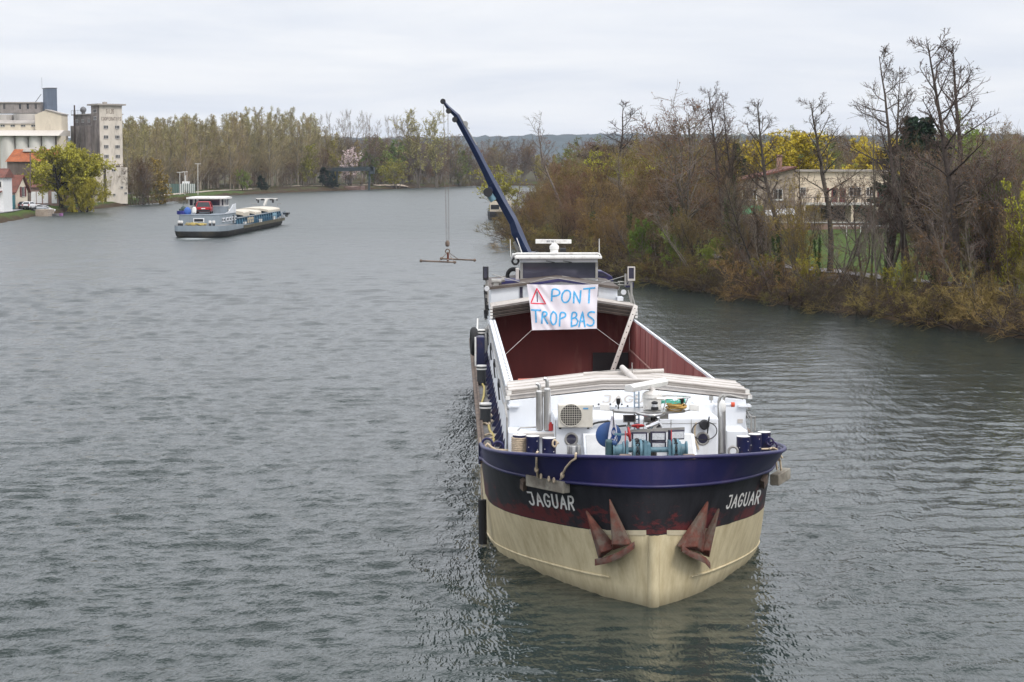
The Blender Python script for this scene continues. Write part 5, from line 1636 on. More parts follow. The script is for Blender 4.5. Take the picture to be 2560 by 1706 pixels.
# hull plan curves (half breadth, distance aft) at a few heights, read from the photo
PLAN = {
    -0.9: [(.06, .55), (.6, 1.2), (1.3, 2.6), (1.9, 4.1), (2.4, 5.6), (2.8, 7.0), (3.2, 9.0), (3.35, 11)],
    0.0: [(.14, .0), (.45, .36), (.95, 1.0), (1.52, 2.0), (2.42, 3.95), (2.92, 5.3), (3.24, 6.6), (3.42, 8.6)],
    1.5: [(.15, -.05), (.52, .14), (1.05, .55), (1.65, 1.3), (2.55, 2.85), (3.05, 4.1), (3.36, 5.6), (3.47, 7.6)],
    2.52: [(.16, -.1), (.6, .02), (1.2, .35), (1.86, .95), (2.65, 2.1), (3.12, 3.1), (3.45, 4.7), (3.53, 6.6)],
    3.26: [(.17, -.14), (.62, -.1), (1.25, .08), (2.0, .42), (2.75, 1.1), (3.22, 1.9), (3.5, 3.3), (3.55, 5.2)],
}
STERN = 46.5


def resample(pts, n):
    P = np.array(pts, float)
    # Catmull-Rom
    Q = np.vstack([2 * P[0] - P[1], P, 2 * P[-1] - P[-2]])
    o = []
    for i in range(len(P) - 1):
        a, b, c, d = Q[i:i + 4]
        for t in np.linspace(0, 1, 12, endpoint=False):
            o.append(.5 * (2 * b + (c - a) * t + (2 * a - 5 * b + 4 * c - d) * t * t + (3 * b - a - 3 * c + d) * t ** 3))
    o.append(P[-1]); o = np.array(o)
    L = np.r_[0, np.cumsum(np.hypot(*np.diff(o, axis=0).T))]
    t = np.linspace(0, L[-1], n)
    return np.stack([np.interp(t, L, o[:, 0]), np.interp(t, L, o[:, 1])], 1)


NB = 36
LV = {z: resample(p, NB) for z, p in PLAN.items()}
ZK = sorted(LV)


def plan(z):
    """half outline at height z from stem aft: (half breadth, y)"""
    z = min(max(z, ZK[0]), ZK[-1])
    for a, b in zip(ZK[:-1], ZK[1:]):
        if z <= b:
            t = (z - a) / (b - a)
            return LV[a] * (1 - t) + LV[b] * t


def sheer(y, z=2.5):
    return -(0.02 + 0.062 * min(1.0, max(0.0, (z - 2.5) / .76))) * np.clip(y, 0, 6)


def rx_(b, y, z):
    """the right bow shoulder is a little fuller below than above"""
    return b * (1 - .06 * min(1, max(0, (z - .5) / 2)) * (1 - min(1, max(0, (y - 5) / 8))))


def hull_rows(zs, yend=STERN, grow_=0.0):
    rows = []
    for z in zs:
        c = plan(z)
        bmax = c[-1][0]
        aft = [(bmax, c[-1][1] + (yend - 5 - c[-1][1]) * t) for t in (.15, .35, .6, .85, 1)] + [(bmax * .93, yend - 2.2), (bmax * .7, yend - .5), (bmax * .3, yend)]
        half = [(0.0, c[0][1] - .012)] + [tuple(p) for p in c] + aft
        pts = [(-b - (grow_ if b > .01 else 0), y, z + (sheer(y) if z > 1 else sheer(y) * max(0, z))) for b, y in half[::-1]] + [(rx_(b, y, z) + (grow_ if b > .01 else 0), y, z + (sheer(y) if z > 1 else sheer(y) * max(0, z))) for b, y in half[1:]]
        rows.append(pts)
    return rows


DZ = 2.42           # side deck height
jg = Thing('cargo_barge', 'big empty river barge with navy bulwark, cream and black bow and open red hold', 'barge', (0, 0, 0), SHIP.M)
# hull paint: cream below, black above, scraped red lead along the join
mhull = bpy.data.materials.new('hull_paint')
mhull.use_nodes = True
t = mhull.node_tree
b = t.nodes['Principled BSDF']; b.inputs['Roughness'].default_value = .55; b.inputs['Specular IOR Level'].default_value = .3
tc = N(t, 'ShaderNodeTexCoord'); sx = N(t, 'ShaderNodeSeparateXYZ'); LK(t, tc, 'Object', sx, 0)


def MA(op, a, bb, c=None):
    n = N(t, 'ShaderNodeMath', operation=op)
    for i, x in enumerate((a, bb, c)):
        if x is None: continue
        if isinstance(x, tuple): LK(t, x[0], x[1], n, i)
        else: n.inputs[i].default_value = x
    return (n, 0)


nA = N(t, 'ShaderNodeTexNoise', ins={'Scale': 1.3, 'Detail': 7.0, 'Roughness': .65}); LK(t, tc, 'Object', nA, 'Vector')
mpS = N(t, 'ShaderNodeMapping'); mpS.inputs['Scale'].default_value = (1.4, 1.4, .35); LK(t, tc, 'Object', mpS, 0)
nS = N(t, 'ShaderNodeTexNoise', ins={'Scale': 2.4, 'Detail': 8.0, 'Roughness': .7}); LK(t, mpS, 0, nS, 'Vector')
mpH = N(t, 'ShaderNodeMapping'); mpH.inputs['Scale'].default_value = (.9, .9, 3.4); LK(t, tc, 'Object', mpH, 0)
nH = N(t, 'ShaderNodeTexNoise', ins={'Scale': 2.2, 'Detail': 9.0, 'Roughness': .72}); LK(t, mpH, 0, nH, 'Vector')
zz = MA('MULTIPLY_ADD', (sx, 1), .042, (sx, 2))                     # height measured from the sheer line
zn = MA('MULTIPLY_ADD', (nA, 0), .05, zz)
blk = MA('GREATER_THAN', zn, 1.575)
cr = N(t, 'ShaderNodeValToRGB'); e = cr.color_ramp.elements
e[0].position = .3; e[0].color = (.43, .355, .21, 1); e[1].position = .60; e[1].color = (.63, .545, .355, 1)
LK(t, nS, 0, cr, 0)
# damp darker band at the waterline
wl = N(t, 'ShaderNodeMapRange', ins={1: .02, 2: .42, 3: .50, 4: 1.0}); LK(t, *zn, wl, 0)
cs = N(t, 'ShaderNodeVectorMath', operation='SCALE'); LK(t, cr, 0, cs, 0); LK(t, wl, 0, cs, 'Scale')
bk = N(t, 'ShaderNodeValToRGB'); e = bk.color_ramp.elements
e[0].position = .35; e[0].color = (.009, .009, .012, 1); e[1].position = .75; e[1].color = (.028, .028, .034, 1)
LK(t, nS, 0, bk, 0)
# scraped red: strongest in a band above the join
bnd = N(t, 'ShaderNodeValToRGB')
e = bnd.color_ramp.elements
e[0].position = 0.0; e[0].color = (0, 0, 0, 1); e[1].position = 1.0; e[1].color = (0, 0, 0, 1)
for p_, v_ in ((.02, .70), (.16, .52), (.38, .34), (.75, .12)):
    k_ = e.new(p_); k_.color = (v_, v_, v_, 1)
zb_ = N(t, 'ShaderNodeMapRange', ins={1: 1.58, 2: 2.5, 3: 0.0, 4: 1.0}); LK(t, *zn, zb_, 0); LK(t, zb_, 0, bnd, 0)
mpR = N(t, 'ShaderNodeMapping'); mpR.inputs['Scale'].default_value = (.55, .55, 1.1); LK(t, tc, 'Object', mpR, 0)
nR_ = N(t, 'ShaderNodeTexNoise', ins={'Scale': 1.5, 'Detail': 10.0, 'Roughness': .78}); LK(t, mpR, 0, nR_, 'Vector')
rr = MA('MULTIPLY_ADD', (bnd, 0), .34, MA('MULTIPLY_ADD', (nR_, 0), 1.25, -.10))
rs = N(t, 'ShaderNodeMapRange', ins={1: .66, 2: .74, 3: 0.0, 4: .9}); LK(t, *rr, rs, 0)
rm = N(t, 'ShaderNodeMix', data_type='RGBA'); rm.inputs['B'].default_value = (.11, .020, .021, 1)
LK(t, rs, 0, rm, 0); LK(t, bk, 0, rm, 'A')
fm = N(t, 'ShaderNodeMix', data_type='RGBA'); LK(t, *blk, fm, 0); LK(t, cs, 0, fm, 'A'); LK(t, rm, 'Result', fm, 'B')
# rusty stains and scratches on the cream
ns2 = N(t, 'ShaderNodeMapRange', ins={1: .66, 2: .80, 3: 0.0, 4: .55}); LK(t, nH, 0, ns2, 0)
st2 = MA('MULTIPLY', (ns2, 0), MA('SUBTRACT', 1.0, blk))
fm2 = N(t, 'ShaderNodeMix', data_type='RGBA'); fm2.inputs['B'].default_value = (.24, .17, .09, 1)
LK(t, *st2, fm2, 0); LK(t, fm, 'Result', fm2, 'A')
LK(t, fm2, 'Result', b, 'Base Color')
bpn = N(t, 'ShaderNodeBump', ins={'Strength': .22, 'Distance': .05}); LK(t, nA, 0, bpn, 'Height'); LK(t, bpn, 0, b, 'Normal')

zs = [-.9, -.5, 0, .3, .6, .9, 1.2, 1.5, 1.8, 2.1, 2.35, 2.52, 2.66]
m = MB(); R_ = hull_rows(zs); m.grid(R_)
hull = jg.add('hull', m, mhull, smooth=50)
BV = BVHTree.FromPolygons([Vector(v) for v in m.v], [list(f) for f in m.f])
BVB = None


def on_hull(q, lift=0.0):
    """the point of the hull seen in photo pixel q (ship axes), its outward normal"""
    for k in range(60):
        hit, no, i, d = BV.ray_cast(Vector(SHIP.eye), Vector(SHIP.dir(q)))
        if hit is not None:
            break
        q = (q[0] + (1645 - q[0]) * .01, q[1] + (1440 - q[1]) * .01)
    no = no if no.dot(Vector(SHIP.dir(q))) < 0 else -no
    return np.array(hit + no * lift), np.array(no)


# stem bar and the weld line above the waterline
m = MB()
m.tube([(0, plan(z)[0][1] - .02, z + 0) for z in (-.8, 0, .5, 1, 1.3, 1.56)], [.10, .125, .13, .13, .13, .12], 12)
jg.add('stem_post', m, mhull, smooth=60)
# knuckle weld
for sg in (-1, 1):
    m = MB(); pts = []
    for i in range(4, NB):
        c = plan(.55 - .012 * i)[i]
        pts.append((sg * (c[0] + .012) if sg < 0 else rx_(c[0], c[1], .5) + .012, c[1] - .012, .55 - .012 * i))
    m.tube(pts, .022, 6); jg.add('weld_seam', m, mhull, smooth=60)
# navy bulwark round the bow
zt = [2.60, 2.75, 2.9, 3.05, 3.21]
rows = []
BE = 5.2
for gi, z in enumerate(zt):
    c = plan(z)
    half = [(0.0, c[0][1] - .015)] + [tuple(p) for p in c if p[1] < BE] + [(3.56, BE), (3.56, BE + .5)]
    g = .05
    rows.append([(-bb - g, y - (.04 if y < 2 else 0), z + sheer(y, z) - (0 if y < BE + .3 or gi == 0 else (z - 2.6) * .8)) for bb, y in half[::-1]] + [(rx_(bb, y, z) + g, y - (.04 if y < 2 else 0), z + sheer(y, z) - (0 if y < BE + .3 or gi == 0 else (z - 2.6) * .8)) for bb, y in half[1:]])
npt = len(rows[0])


def rowlerp(r):
    return r


inner = []
for z in (3.21, 2.6):
    c = plan(z)
    half = [(0.0, c[0][1] + .06)] + [tuple(p) for p in c if p[1] < BE] + [(3.56, BE), (3.56, BE + .5)]
    inner.append([(-max(0, bb - .03), y + (.05 if y < 2 else 0), z + sheer(y, z) - .004) for bb, y in half[::-1]] + [(max(0, rx_(bb, y, z) - .03), y + (.05 if y < 2 else 0), z + sheer(y, z) - .004) for bb, y in half[1:]])
m = MB()
if all(len(r) == npt for r in rows + inner):
    m.grid(rows + inner)
else:
    m.grid([[r[int(round(i * (len(r) - 1) / 79))] for i in range(80)] for r in rows + inner])
bulw = jg.add('bulwark', m, s_navy, smooth=40)
BVB = BVHTree.FromPolygons([Vector(v) for v in m.v], [list(f) for f in m.f])


def on_bow(q, lift=.05):
    h_ = [r for r in (BV.ray_cast(Vector(SHIP.eye), Vector(SHIP.dir(q))), BVB.ray_cast(Vector(SHIP.eye), Vector(SHIP.dir(q)))) if r[0] is not None]
    if not h_: return on_hull(q)[0] - SHIP.dir(q) * lift
    r = min(h_, key=lambda r: r[3])
    return np.array(r[0]) - SHIP.dir(q) * lift

m = MB(); m.tube([np.array(p) + (0, 0, .01) for p in rows[-1]], .045, 8); jg.add('rail_cap', m, s_navy, bulw, smooth=60)
m = MB(); m.tube([np.array(p) + (0, -.02 if abs(p[0]) < 3 else 0, 0) for p in rows[0]], .04, 8); jg.add('rubbing_lip', m, s_navy, bulw, smooth=60)
# two mooring notches in the rail, chafed pale
for u in (1145, 1585):
    q = np.array(SZ_(qB(u, 180), 3.19)); m = MB(); m.box((q[0], q[1] - .02, 3.215), (.26, .22, .10)); jg.add('fairlead', m, s_rust, bulw, bevel=.03)

# decks
m = MB()
c = plan(2.5)
prev = None
ys = [float(p[1]) for p in c if p[1] < 6] + [6.0]
for bb, y in [tuple(p) for p in c if p[1] < 5.6]:
    cur = [(-max(.02, bb - .05), y + .06, 2.46 + sheer(y)), (max(.02, rx_(bb, y, 2.5) - .05), y + .06, 2.46 + sheer(y))]
    if prev: m.add([prev[0], prev[1], cur[1], cur[0]], [(0, 1, 2, 3)])
    prev = cur
m.add([prev[0], prev[1], (3.5, 8.2, DZ - .03), (-3.5, 8.2, DZ - .03)], [(0, 1, 2, 3)])
for sg in (-1, 1):
    m.add([(sg * 2.66, 8.2, DZ - .03), (sg * 3.52, 8.2, DZ - .03), (sg * 3.52, 36, DZ - .03), (sg * 2.66, 36, DZ - .03)], [(0, 1, 2, 3)])
m.add([(-3.5, 36, DZ - .03), (3.5, 36, DZ - .03), (3.4, STERN - 1.5, DZ - .03), (-3.4, STERN - 1.5, DZ - .03)], [(0, 1, 2, 3)])
jg.add('deck', m, s_grey)
for sg in (-1, 1):
    m = MB(); m.bar((sg * 3.56, 5.6, DZ - .03), (sg * 3.56, 42, DZ - .03), .13, .16); m.bar((sg * 3.50, 5.6, DZ + .06), (sg * 3.50, 42, DZ + .06), .07, .07)
    jg.add('rubbing_strake', m, s_rust)

# hold
HY0, HY1 = 7.9, 35.4
m = MB()
m.add([(-2.62, HY0, .45), (-2.62, HY1, .45), (-2.66, HY1, 3.74), (-2.66, HY0, 3.74)], [(0, 1, 2, 3)])
m.add([(-2.62, HY1, .45), (2.62, HY1, .45), (2.66, HY1, 3.74), (-2.66, HY1, 3.74)], [(0, 1, 2, 3)])
m.add([(-2.62, HY0, .45), (2.62, HY0, .45), (2.66, HY0, 3.74), (-2.66, HY0, 3.74)], [(0, 1, 2, 3)])
m.add([(-2.62, HY0, .45), (2.62, HY0, .45), (2.62, HY1, .45), (-2.62, HY1, .45)], [(0, 1, 2, 3)])
m.add([(-2.66, HY1 - .01, 3.70), (2.66, HY1 - .01, 3.70), (2.66, HY1 - .01, 3.86), (0, HY1 - .01, 4.19), (-2.66, HY1 - .01, 3.86)], [(0, 1, 2, 3, 4)])
hold = jg.add('hold', m, s_red, fix=False)
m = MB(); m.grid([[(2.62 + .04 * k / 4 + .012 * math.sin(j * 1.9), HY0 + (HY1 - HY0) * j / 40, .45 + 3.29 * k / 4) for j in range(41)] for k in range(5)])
jg.add('lit_side_wall', m, pm('hold_lit_red', (.235, .058, .05), .7, var=.22, scale=1.0, dirt=(.36, .17, .14), damt=.45, dscale=.9, streak=7), hold, fix=False, smooth=0)  # same red as the hold, lightened in colour for the light on this wall
m = MB(); a = S(qC(1100, 1230), HY1 - .06); b_ = S(qC(1460, 1066), HY1 - .06); m.b2((a[0], HY1 - .08, a[2] - .3), (min(b_[0], 2.6), HY1 - .03, b_[2])); jg.add('bulkhead_opening', m, s_black, hold)
m = MB(); m.bar((2.61, HY0 + 1, 2.55), (2.61, HY1 - .5, 2.55), .03, .05); jg.add('wall_seam', m, pm('pale_seam', (.36, .20, .17), .8), hold)
m = MB()
for k in range(14): m.bar((2.625, HY0 + 1 + k * 2, .5), (2.66, HY0 + 1 + k * 2, 3.7), .02, .03)
jg.add('plate_seam', m, pm('seam_red', (.20, .048, .042), .7), hold)
m = MB(); a, b_ = S(qC(395, 1345), 8.6), S(qC(700, 1338), 8.6); m.cyl((-2.6, 8.6, a[2]), (1.2, 8.6, a[2] + .12), .19, n=16); jg.add('hold_pipe', m, s_redpipe, hold, smooth=40)
# coamings
for sg in (-1, 1):
    m = MB()
    fw_ = 2.90 if sg < 0 else 2.745
    pl = [(3.02, DZ), (2.86 if sg < 0 else 2.74, 3.62), (fw_, 3.70), (fw_, 3.80), (2.675, 3.80), (2.675, 3.66), (2.70, 3.62), (2.72, DZ)]
    m.prism([(sg * x, 5.9, z) for x, z in pl], (0, HY1 + .4 - 5.9, 0))
    m.mat(1)
    for k in range(62):
        y = 8.3 + k * .44
        if sg < 0: m.box((sg * 2.765, y, 3.80), (.05, .13, .012))
    co = jg.add('coaming', m, [s_white, s_black])
    m = MB(); m.tube([(sg * 2.93, y, 3.55) for y in (6, 15, 25, 35)], .03, 6); m.tube([(sg * 2.95, y, 3.30 + .1 * math.sin(y)) for y in np.linspace(6, 35, 24)], .015, 5); jg.add('conduit', m, s_steel, co)
m = MB(); 
for k in range(22):
    y = 6.2 + k * 1.36
    m = MB(); m.prism([(-3.02, y, DZ), (-3.22, y, DZ), (-3.21, y, DZ + .06), (-3.07, y, 2.70), (-3.0, y, 2.82)], (0, .05, 0)); jg.add('coaming_stay', m, s_navy2)
for k in range(4):
    y = 13 + k * 6.2; m = MB(); m.tube([(-2.98, y, 3.0), (-3.02, y + .05, 3.45), (-3.0, y + .3, 3.55), (-2.98, y + .5, 3.3)], .025, 6); jg.add('hand_loop', m, s_black)

# hatch covers: two stacked at the front, four at the rear
def hatch(y0, y1, z, th, x0, x1, rise, mats, flat=.22, name='hatch_cover'):
    xm = (x0 + x1) / 2
    w = (x1 - x0)
    prof = [(x0, 0), (xm - w * flat * .5, rise), (xm + w * flat * .5, rise), (x1, 0)]
    m = MB()
    m.prism([(x, y0, z + r) for x, r in prof] + [(x, y0, z + r + th) for x, r in prof[::-1]], (0, y1 - y0, 0))
    o = jg.add(name, m, mats, bevel=.012)
    m = MB()
    for yy in (y0 - .02, y1 + .02, y0 + (y1 - y0) * .33, y0 + (y1 - y0) * .66):
        for (a, ra), (b_, rb) in zip(prof[:-1], prof[1:]):
            m.bar((a, yy, z + ra + th + .005), (b_, yy, z + rb + th + .005), .05, .03)
    jg.add('cover_edge', m, mats, o)
    m = MB()
    for xx in (x0 + .02, x1 - .02): m.box((xx, y0 - .03, z + th * .5), (.10, .06, .09))
    jg.add('cover_wheel', m, s_letter, o)
    return o


hatch(5.75, 7.65, 3.80, .11, -2.96, 2.92, .25, s_alu)
hatch(5.90, 7.90, 3.925, .085, -2.92, 2.88, .25, s_alu)
for k in range(4):
    hatch(33.9 + .02 * k, 36.0, 3.86 + k * .122, .082, -2.84, 2.80, .33, s_alu_d if k < 3 else s_alu)

# the lowered mast lying on the front hatch
ms = Thing('lowered_mast', 'grey cross shaped mast laid down across the front hatch ridge', 'mast', S(qA(1230, 165), 6.2), SHIP.M)
a, b_ = S(qA(855, 100), 7.4), S(qA(1410, 76), 7.4)
m = MB(); m.tube([a, b_], .055, 10); ms.add('yard', m, s_alu, smooth=40)
m = MB(); m.tube([S(qA(1122, 72), 7.35) + (0, 0, .07), S(qA(1235, 168), 5.95) + (0, 0, .02)], [.07, .085], 10); ms.add('spar', m, s_alu, smooth=40)
m = MB(); m.tube([S(qA(1190, 20), 7.0), S(qA(1193, 130), 7.0)], .012, 6); ms.add('aerial', m, s_steel)
m = MB(); m.tube([a + (.02, 0, .03), S(qA(1122, 66), 7.35), b_ + (-.02, 0, .03)], .01, 5); ms.add('stay_wire', m, s_steel)

# ------------------------------------------------------------------ front house
YU, YC, YL = 5.72, 4.15, 4.75
xl, xr_ = S(qA(340, 400), YU)[0], S(qA(1978, 400), YU)[0]
m = MB()
m.prism([(xl, YU, 2.4), (xr_, YU, 2.4), (xr_, YU, 3.79), (.6, YU, 4.03), (-.6, YU, 4.03), (xl, YU, 3.79)], (0, .6, 0))
house = jg.add('front_house', m, s_white, bevel=.015)
cl, crr = S(qA(655, 400), YC)[0], S(qA(1790, 400), YC)[0]
ztop = S(qA(1500, 398), YC)[2]
m = MB(); m.prism([(cl, YC, 2.35), (cl, YC, ztop - .22), (cl + .12, YC + .05, ztop), (cl + .12, YU, ztop + .02), (cl, YU, 2.35)], (0, 0, 0)) if False else m.b2((cl, YC, 2.35), (crr, YU + .01, ztop))
jg.add('machine_casing', m, s_white, house, bevel=.05)
m = MB()
for u in (660, 1020, 1270, 1460, 1600): 
    xx = S(qA(u, 500), YC)[0]; m.bar((xx, YC - .004, 2.4), (xx, YC - .004, ztop - .05), .012, .008, up=(0, 1, 0))
zz_ = S(qA(1500, 440), YC)[2]; m.bar((S(qA(1400, 440), YC)[0], YC - .004, zz_), (crr - .05, YC - .004, zz_), .012, .008)
jg.add('panel_seam', m, s_steel, house)
m = MB(); m.b2((S(qA(900, 350), YU)[0], YU - .05, S(qA(900, 325), YU)[2]), (S(qA(1200, 350), YU)[0], YU + .05, S(qA(900, 298), YU)[2])); cp = jg.add('hose_rack', m, s_white, house)
m = MB()
for k in range(7):
    q = S(qA(920 + k * 40, 320 - (k % 2) * 12), YU - .06); m.cyl(q, q + (0, .02, 0), .022, n=8)
jg.add('rack_hole', m, s_black, cp)
for u0, u1, v in ((335, 655, 500), (1842, 1990, 490)):
    a, b_ = S(qA(u0, v), YL), S(qA(u1, v), YL)
    m = MB(); m.b2((a[0], YL, 2.3), (b_[0], YU + .02, a[2])); jg.add('side_locker', m, s_white, house, bevel=.03)
m = MB(); a, b_ = S(qA(400, 508), YL), S(qA(650, 528), YL); m.b2((a[0], YL - .25, b_[2]), (b_[0], YL + .3, a[2] + .02)); jg.add('locker_lid', m, s_alu, house)
# small side brackets under the hatch ends
for u0, u1, v in ((330, 410, 318), (1925, 2012, 316)):
    a, b_ = S(qA(u0, v), YU), S(qA(u1, v), YU); m = MB(); m.b2((a[0], YU - .1, a[2] - .03), (b_[0], YU + .3, a[2] + .015)); jg.add('bracket', m, s_white, house)
# raised ship's name on the white wall
za, zb = S(qA(1000, 295), YU)[2], S(qA(1000, 248), YU)[2]
x0, x1 = S(qA(985, 270), YU)[0], S(qA(1440, 270), YU)[0]
m = MB()


def fn(u, v):
    return (x0 + (x1 - x0) * u / 5.0, YU, za + (zb - za) * v), (0, -1, 0)


write(m, 'JAGUAR', fn, .72, .13, lift=.012, gap=1.15, slant=.12)
jg.add('raised_name', m, s_alu, house, fix=False)
# portholes
for u, v in ((770, 550), (1680, 545)):
    q = S(qA(u, v), YC)
    m = MB(); m.ring(q, .135, .028, (0, 1, 0), 28, 8); pr = jg.add('porthole', m, s_steel, house, smooth=60)
    m = MB(); m.cyl(q + (0, -.012, 0), q + (0, .02, 0), .125, n=24); jg.add('porthole_glass', m, s_glass, pr)
# sloped hatch boxes with stainless lids
for u0, u1, lu0, lu1 in ((852, 1010, 868, 1005), (1500, 1622, 1505, 1598)):
    yb = 3.3
    a = S(qA(u0, 515), YC - .25); b_ = S(qA(u1, 515), YC - .25)
    zt_ = a[2]; 
    m = MB(); m.prism([(a[0], YC, 2.3), (a[0], YC, zt_), (a[0], YC - .25, zt_), (a[0], yb, zt_ - .48), (a[0], yb, 2.3)], (b_[0] - a[0], 0, 0)); hb_ = jg.add('companion_hatch', m, s_white, house, bevel=.02)
    dirn = np.array([0, yb - YC + .25, -.48]); n_ = nrm(np.array([0, -.48, -(yb - YC + .25)])); n_ = n_ if n_[2] > 0 else -n_
    la, lb_ = S(qA(lu0, 515), YC - .25)[0], S(qA(lu1, 515), YC - .25)[0]
    base = np.array([la, YC - .25, zt_])
    pts = [base + dirn * .06, base + dirn * .06 + (lb_ - la, 0, 0), base + dirn * .92 + (lb_ - la, 0, 0), base + dirn * .92]
    m = MB(); m.prism([p + n_ * .006 for p in pts], n_ * .025); jg.add('steel_lid', m, s_inox, hb_, bevel=.008)
# air conditioner
ya = 4.0
a, b_ = S(qA(680, 470), ya), S(qA(862, 312), ya)
xe = S(qA(917, 400), ya + .1)[0]
m = MB(); m.b2((a[0], ya, a[2]), (xe, ya + .34, b_[2])); ac = jg.add('air_conditioner', m, s_plast, house, bevel=.02)
q = S(qA(768, 384), ya); rf = .262
m = MB(); m.cyl(q + (0, -.006, 0), q + (0, .02, 0), rf, n=32); jg.add('fan_opening', m, pm('fan_dark', (.055, .05, .045), .7), ac)
m = MB(); m.ring(q + (0, -.015, 0), rf, .012, (0, 1, 0), 32, 6)
for k in np.linspace(-.9, .9, 10):
    hw = rf * math.sqrt(1 - k * k); m.bar(q + (-hw, -.02, k * rf), q + (hw, -.02, k * rf), .007); m.bar(q + (k * rf, -.024, -hw), q + (k * rf, -.024, hw), .007)
jg.add('fan_grille', m, s_plast, ac)
m = MB(); a2, b2_ = S(qA(852, 348), ya), S(qA(888, 330), ya); m.b2((a2[0], ya - .008, a2[2] + .02), (b2_[0], ya - .002, b2_[2] - .005)); jg.add('badge', m, pm('badge_blue', (.10, .28, .50), .5), ac)
m = MB(); m.bar((a[0] + .05, ya + .1, a[2] - .02), (a[0] + .05, ya + .6, a[2] - .02), .05); m.bar((xe - .1, ya + .1, a[2] - .02), (xe - .1, ya + .6, a[2] - .02), .05); jg.add('ac_foot', m, s_black, ac)
m = MB(); m.tube([S(qA(u, v), ya + .05) for u, v in ((905, 455), (930, 440), (960, 432), (1030, 425), (1060, 450), (1100, 460), (1150, 455))], .025, 6); jg.add('cable', m, s_black, ac)
# exhausts
for u, v0, v1, ut, vt, vb in ((550, 215, 490, 535, 165, 500), (603, 198, 490, 588, 128, 500)):
    p0, p1 = S(qA(u, v1), 4.9), S(qA(u + (0 if u < 560 else 0), v0), 4.9)
    m = MB(); m.lathe(p0 - (0, 0, .15), [(.05, 0), (.05, .15), (.085, .17), (.085, p1[2] - p0[2] + .13), (.05, p1[2] - p0[2] + .17)], 16); ex_ = jg.add('exhaust', m, s_inox, house, smooth=35)
    h_ = S(qA(ut, vt), 4.9)
    m = MB(); m.tube([p1 + (0, 0, 0), (p1[0], 4.9, h_[2] - .08), (p1[0] - .02, 4.9, h_[2] - .02), (p1[0] - .08, 4.9, h_[2]), (h_[0] - .02, 4.9, h_[2] + .0)], .045, 12); jg.add('exhaust_tip', m, s_inox, ex_, smooth=50)
# red bottle beside
q = S(qA(628, 490), 4.85); m = MB(); m.cyl(q, q + (0, 0, .16), .055, n=12); m.cyl(q + (0, 0, .16), q + (0, 0, .2), .03, n=10); jg.add('extinguisher', m, s_redpaint, house)
# vent pipe on the right with white goose neck
q0, q1 = S(qA(1820, 640), 4.6), S(qA(1815, 300), 4.6)
m = MB(); m.tube([q0, q1], .075, 14); vp = jg.add('vent_pipe', m, s_inox, house, smooth=40)
m = MB(); m.ball(S(qA(1816, 322), 4.55), .10, 14, (.85, .85, 1.6)); jg.add('vent_cowl', m, s_letter, vp, smooth=60)
m = MB(); m.tube([S(qA(u, v), 4.8) for u, v in ((1795, 650), (1793, 420), (1792, 290), (1800, 258), (1820, 246), (1850, 250))], .04, 10); m.tube([S(qA(u, v), 4.75) for u, v in ((1822, 290), (1826, 262), (1840, 248), (1870, 246), (1960, 268))], .03, 10); jg.add('pipe_loop', m, s_steel, vp, smooth=50)
m = MB(); a, b_ = S(qA(1620, 318), 5.4), S(qA(1762, 368), 5.4); m.b2((a[0], 5.35, b_[2]), (b_[0], YU + .02, a[2] + .06)); jg.add('wall_box', m, s_white, house, bevel=.02)
m = MB(); m.tube([S(qA(1765, 314), 5.3), S(qA(1880, 310), 5.3)], .045, 10); rt = jg.add('spindle', m, s_white, house)
m = MB(); m.cyl(S(qA(1876, 310), 5.28), S(qA(1900, 310), 5.28), .06, n=12); jg.add('spindle_cap', m, pm('orange_cap', (.60, .08, .03), .5), rt)
m = MB(); q = S(qA(1738, 265), 5.5); m.cyl(q - (0, 0, .05), q + (0, 0, .05), .05, n=10); m.cyl(q - (0, 0, .14), q, .012, n=6); jg.add('gauge', m, s_steel, house)
# hose reel ring and hanging hose
m = MB(); q = S(qF(2125, 810), YC - .08); rx = (S(qF(2260, 810), YC - .08)[0] - S(qF(1990, 810), YC - .08)[0]) / 2; m.ring(q, rx, .012, (0, 1, 0), 36, 6, sq=1.32 if False else -1.35)
hr = jg.add('hose_loop', m, s_black, house)
m = MB(); q = S(qF(2125, 720), YC - .1); m.lathe(q + (0, .06, 0), [(.12, 0), (.12, .06), (.09, .10)], 16, (0, -1, 0)); m.bar(q + (.1, -.06, .2), q + (.06, -.06, -.2), .03); jg.add('hose_valve', m, s_black, hr)
m = MB(); m.tube([S(qF(u, v), YC - .05) for u, v in ((2010, 690), (1985, 740), (1978, 850), (1990, 950), (2020, 1030), (2038, 1085))], .022, 8); jg.add('tan_hose', m, s_rope, hr)
# stainless can
q0, q1 = S(qF(205, 1175), 3.6), S(qF(205, 1015), 3.6)
m = MB(); m.lathe((q0[0], 3.6, q0[2] - .3), [(.165, 0), (.165, q1[2] - q0[2] + .26), (.15, q1[2] - q0[2] + .30), (.02, q1[2] - q0[2] + .32)], 20); jg.add('tank', m, s_inox, house, smooth=35)
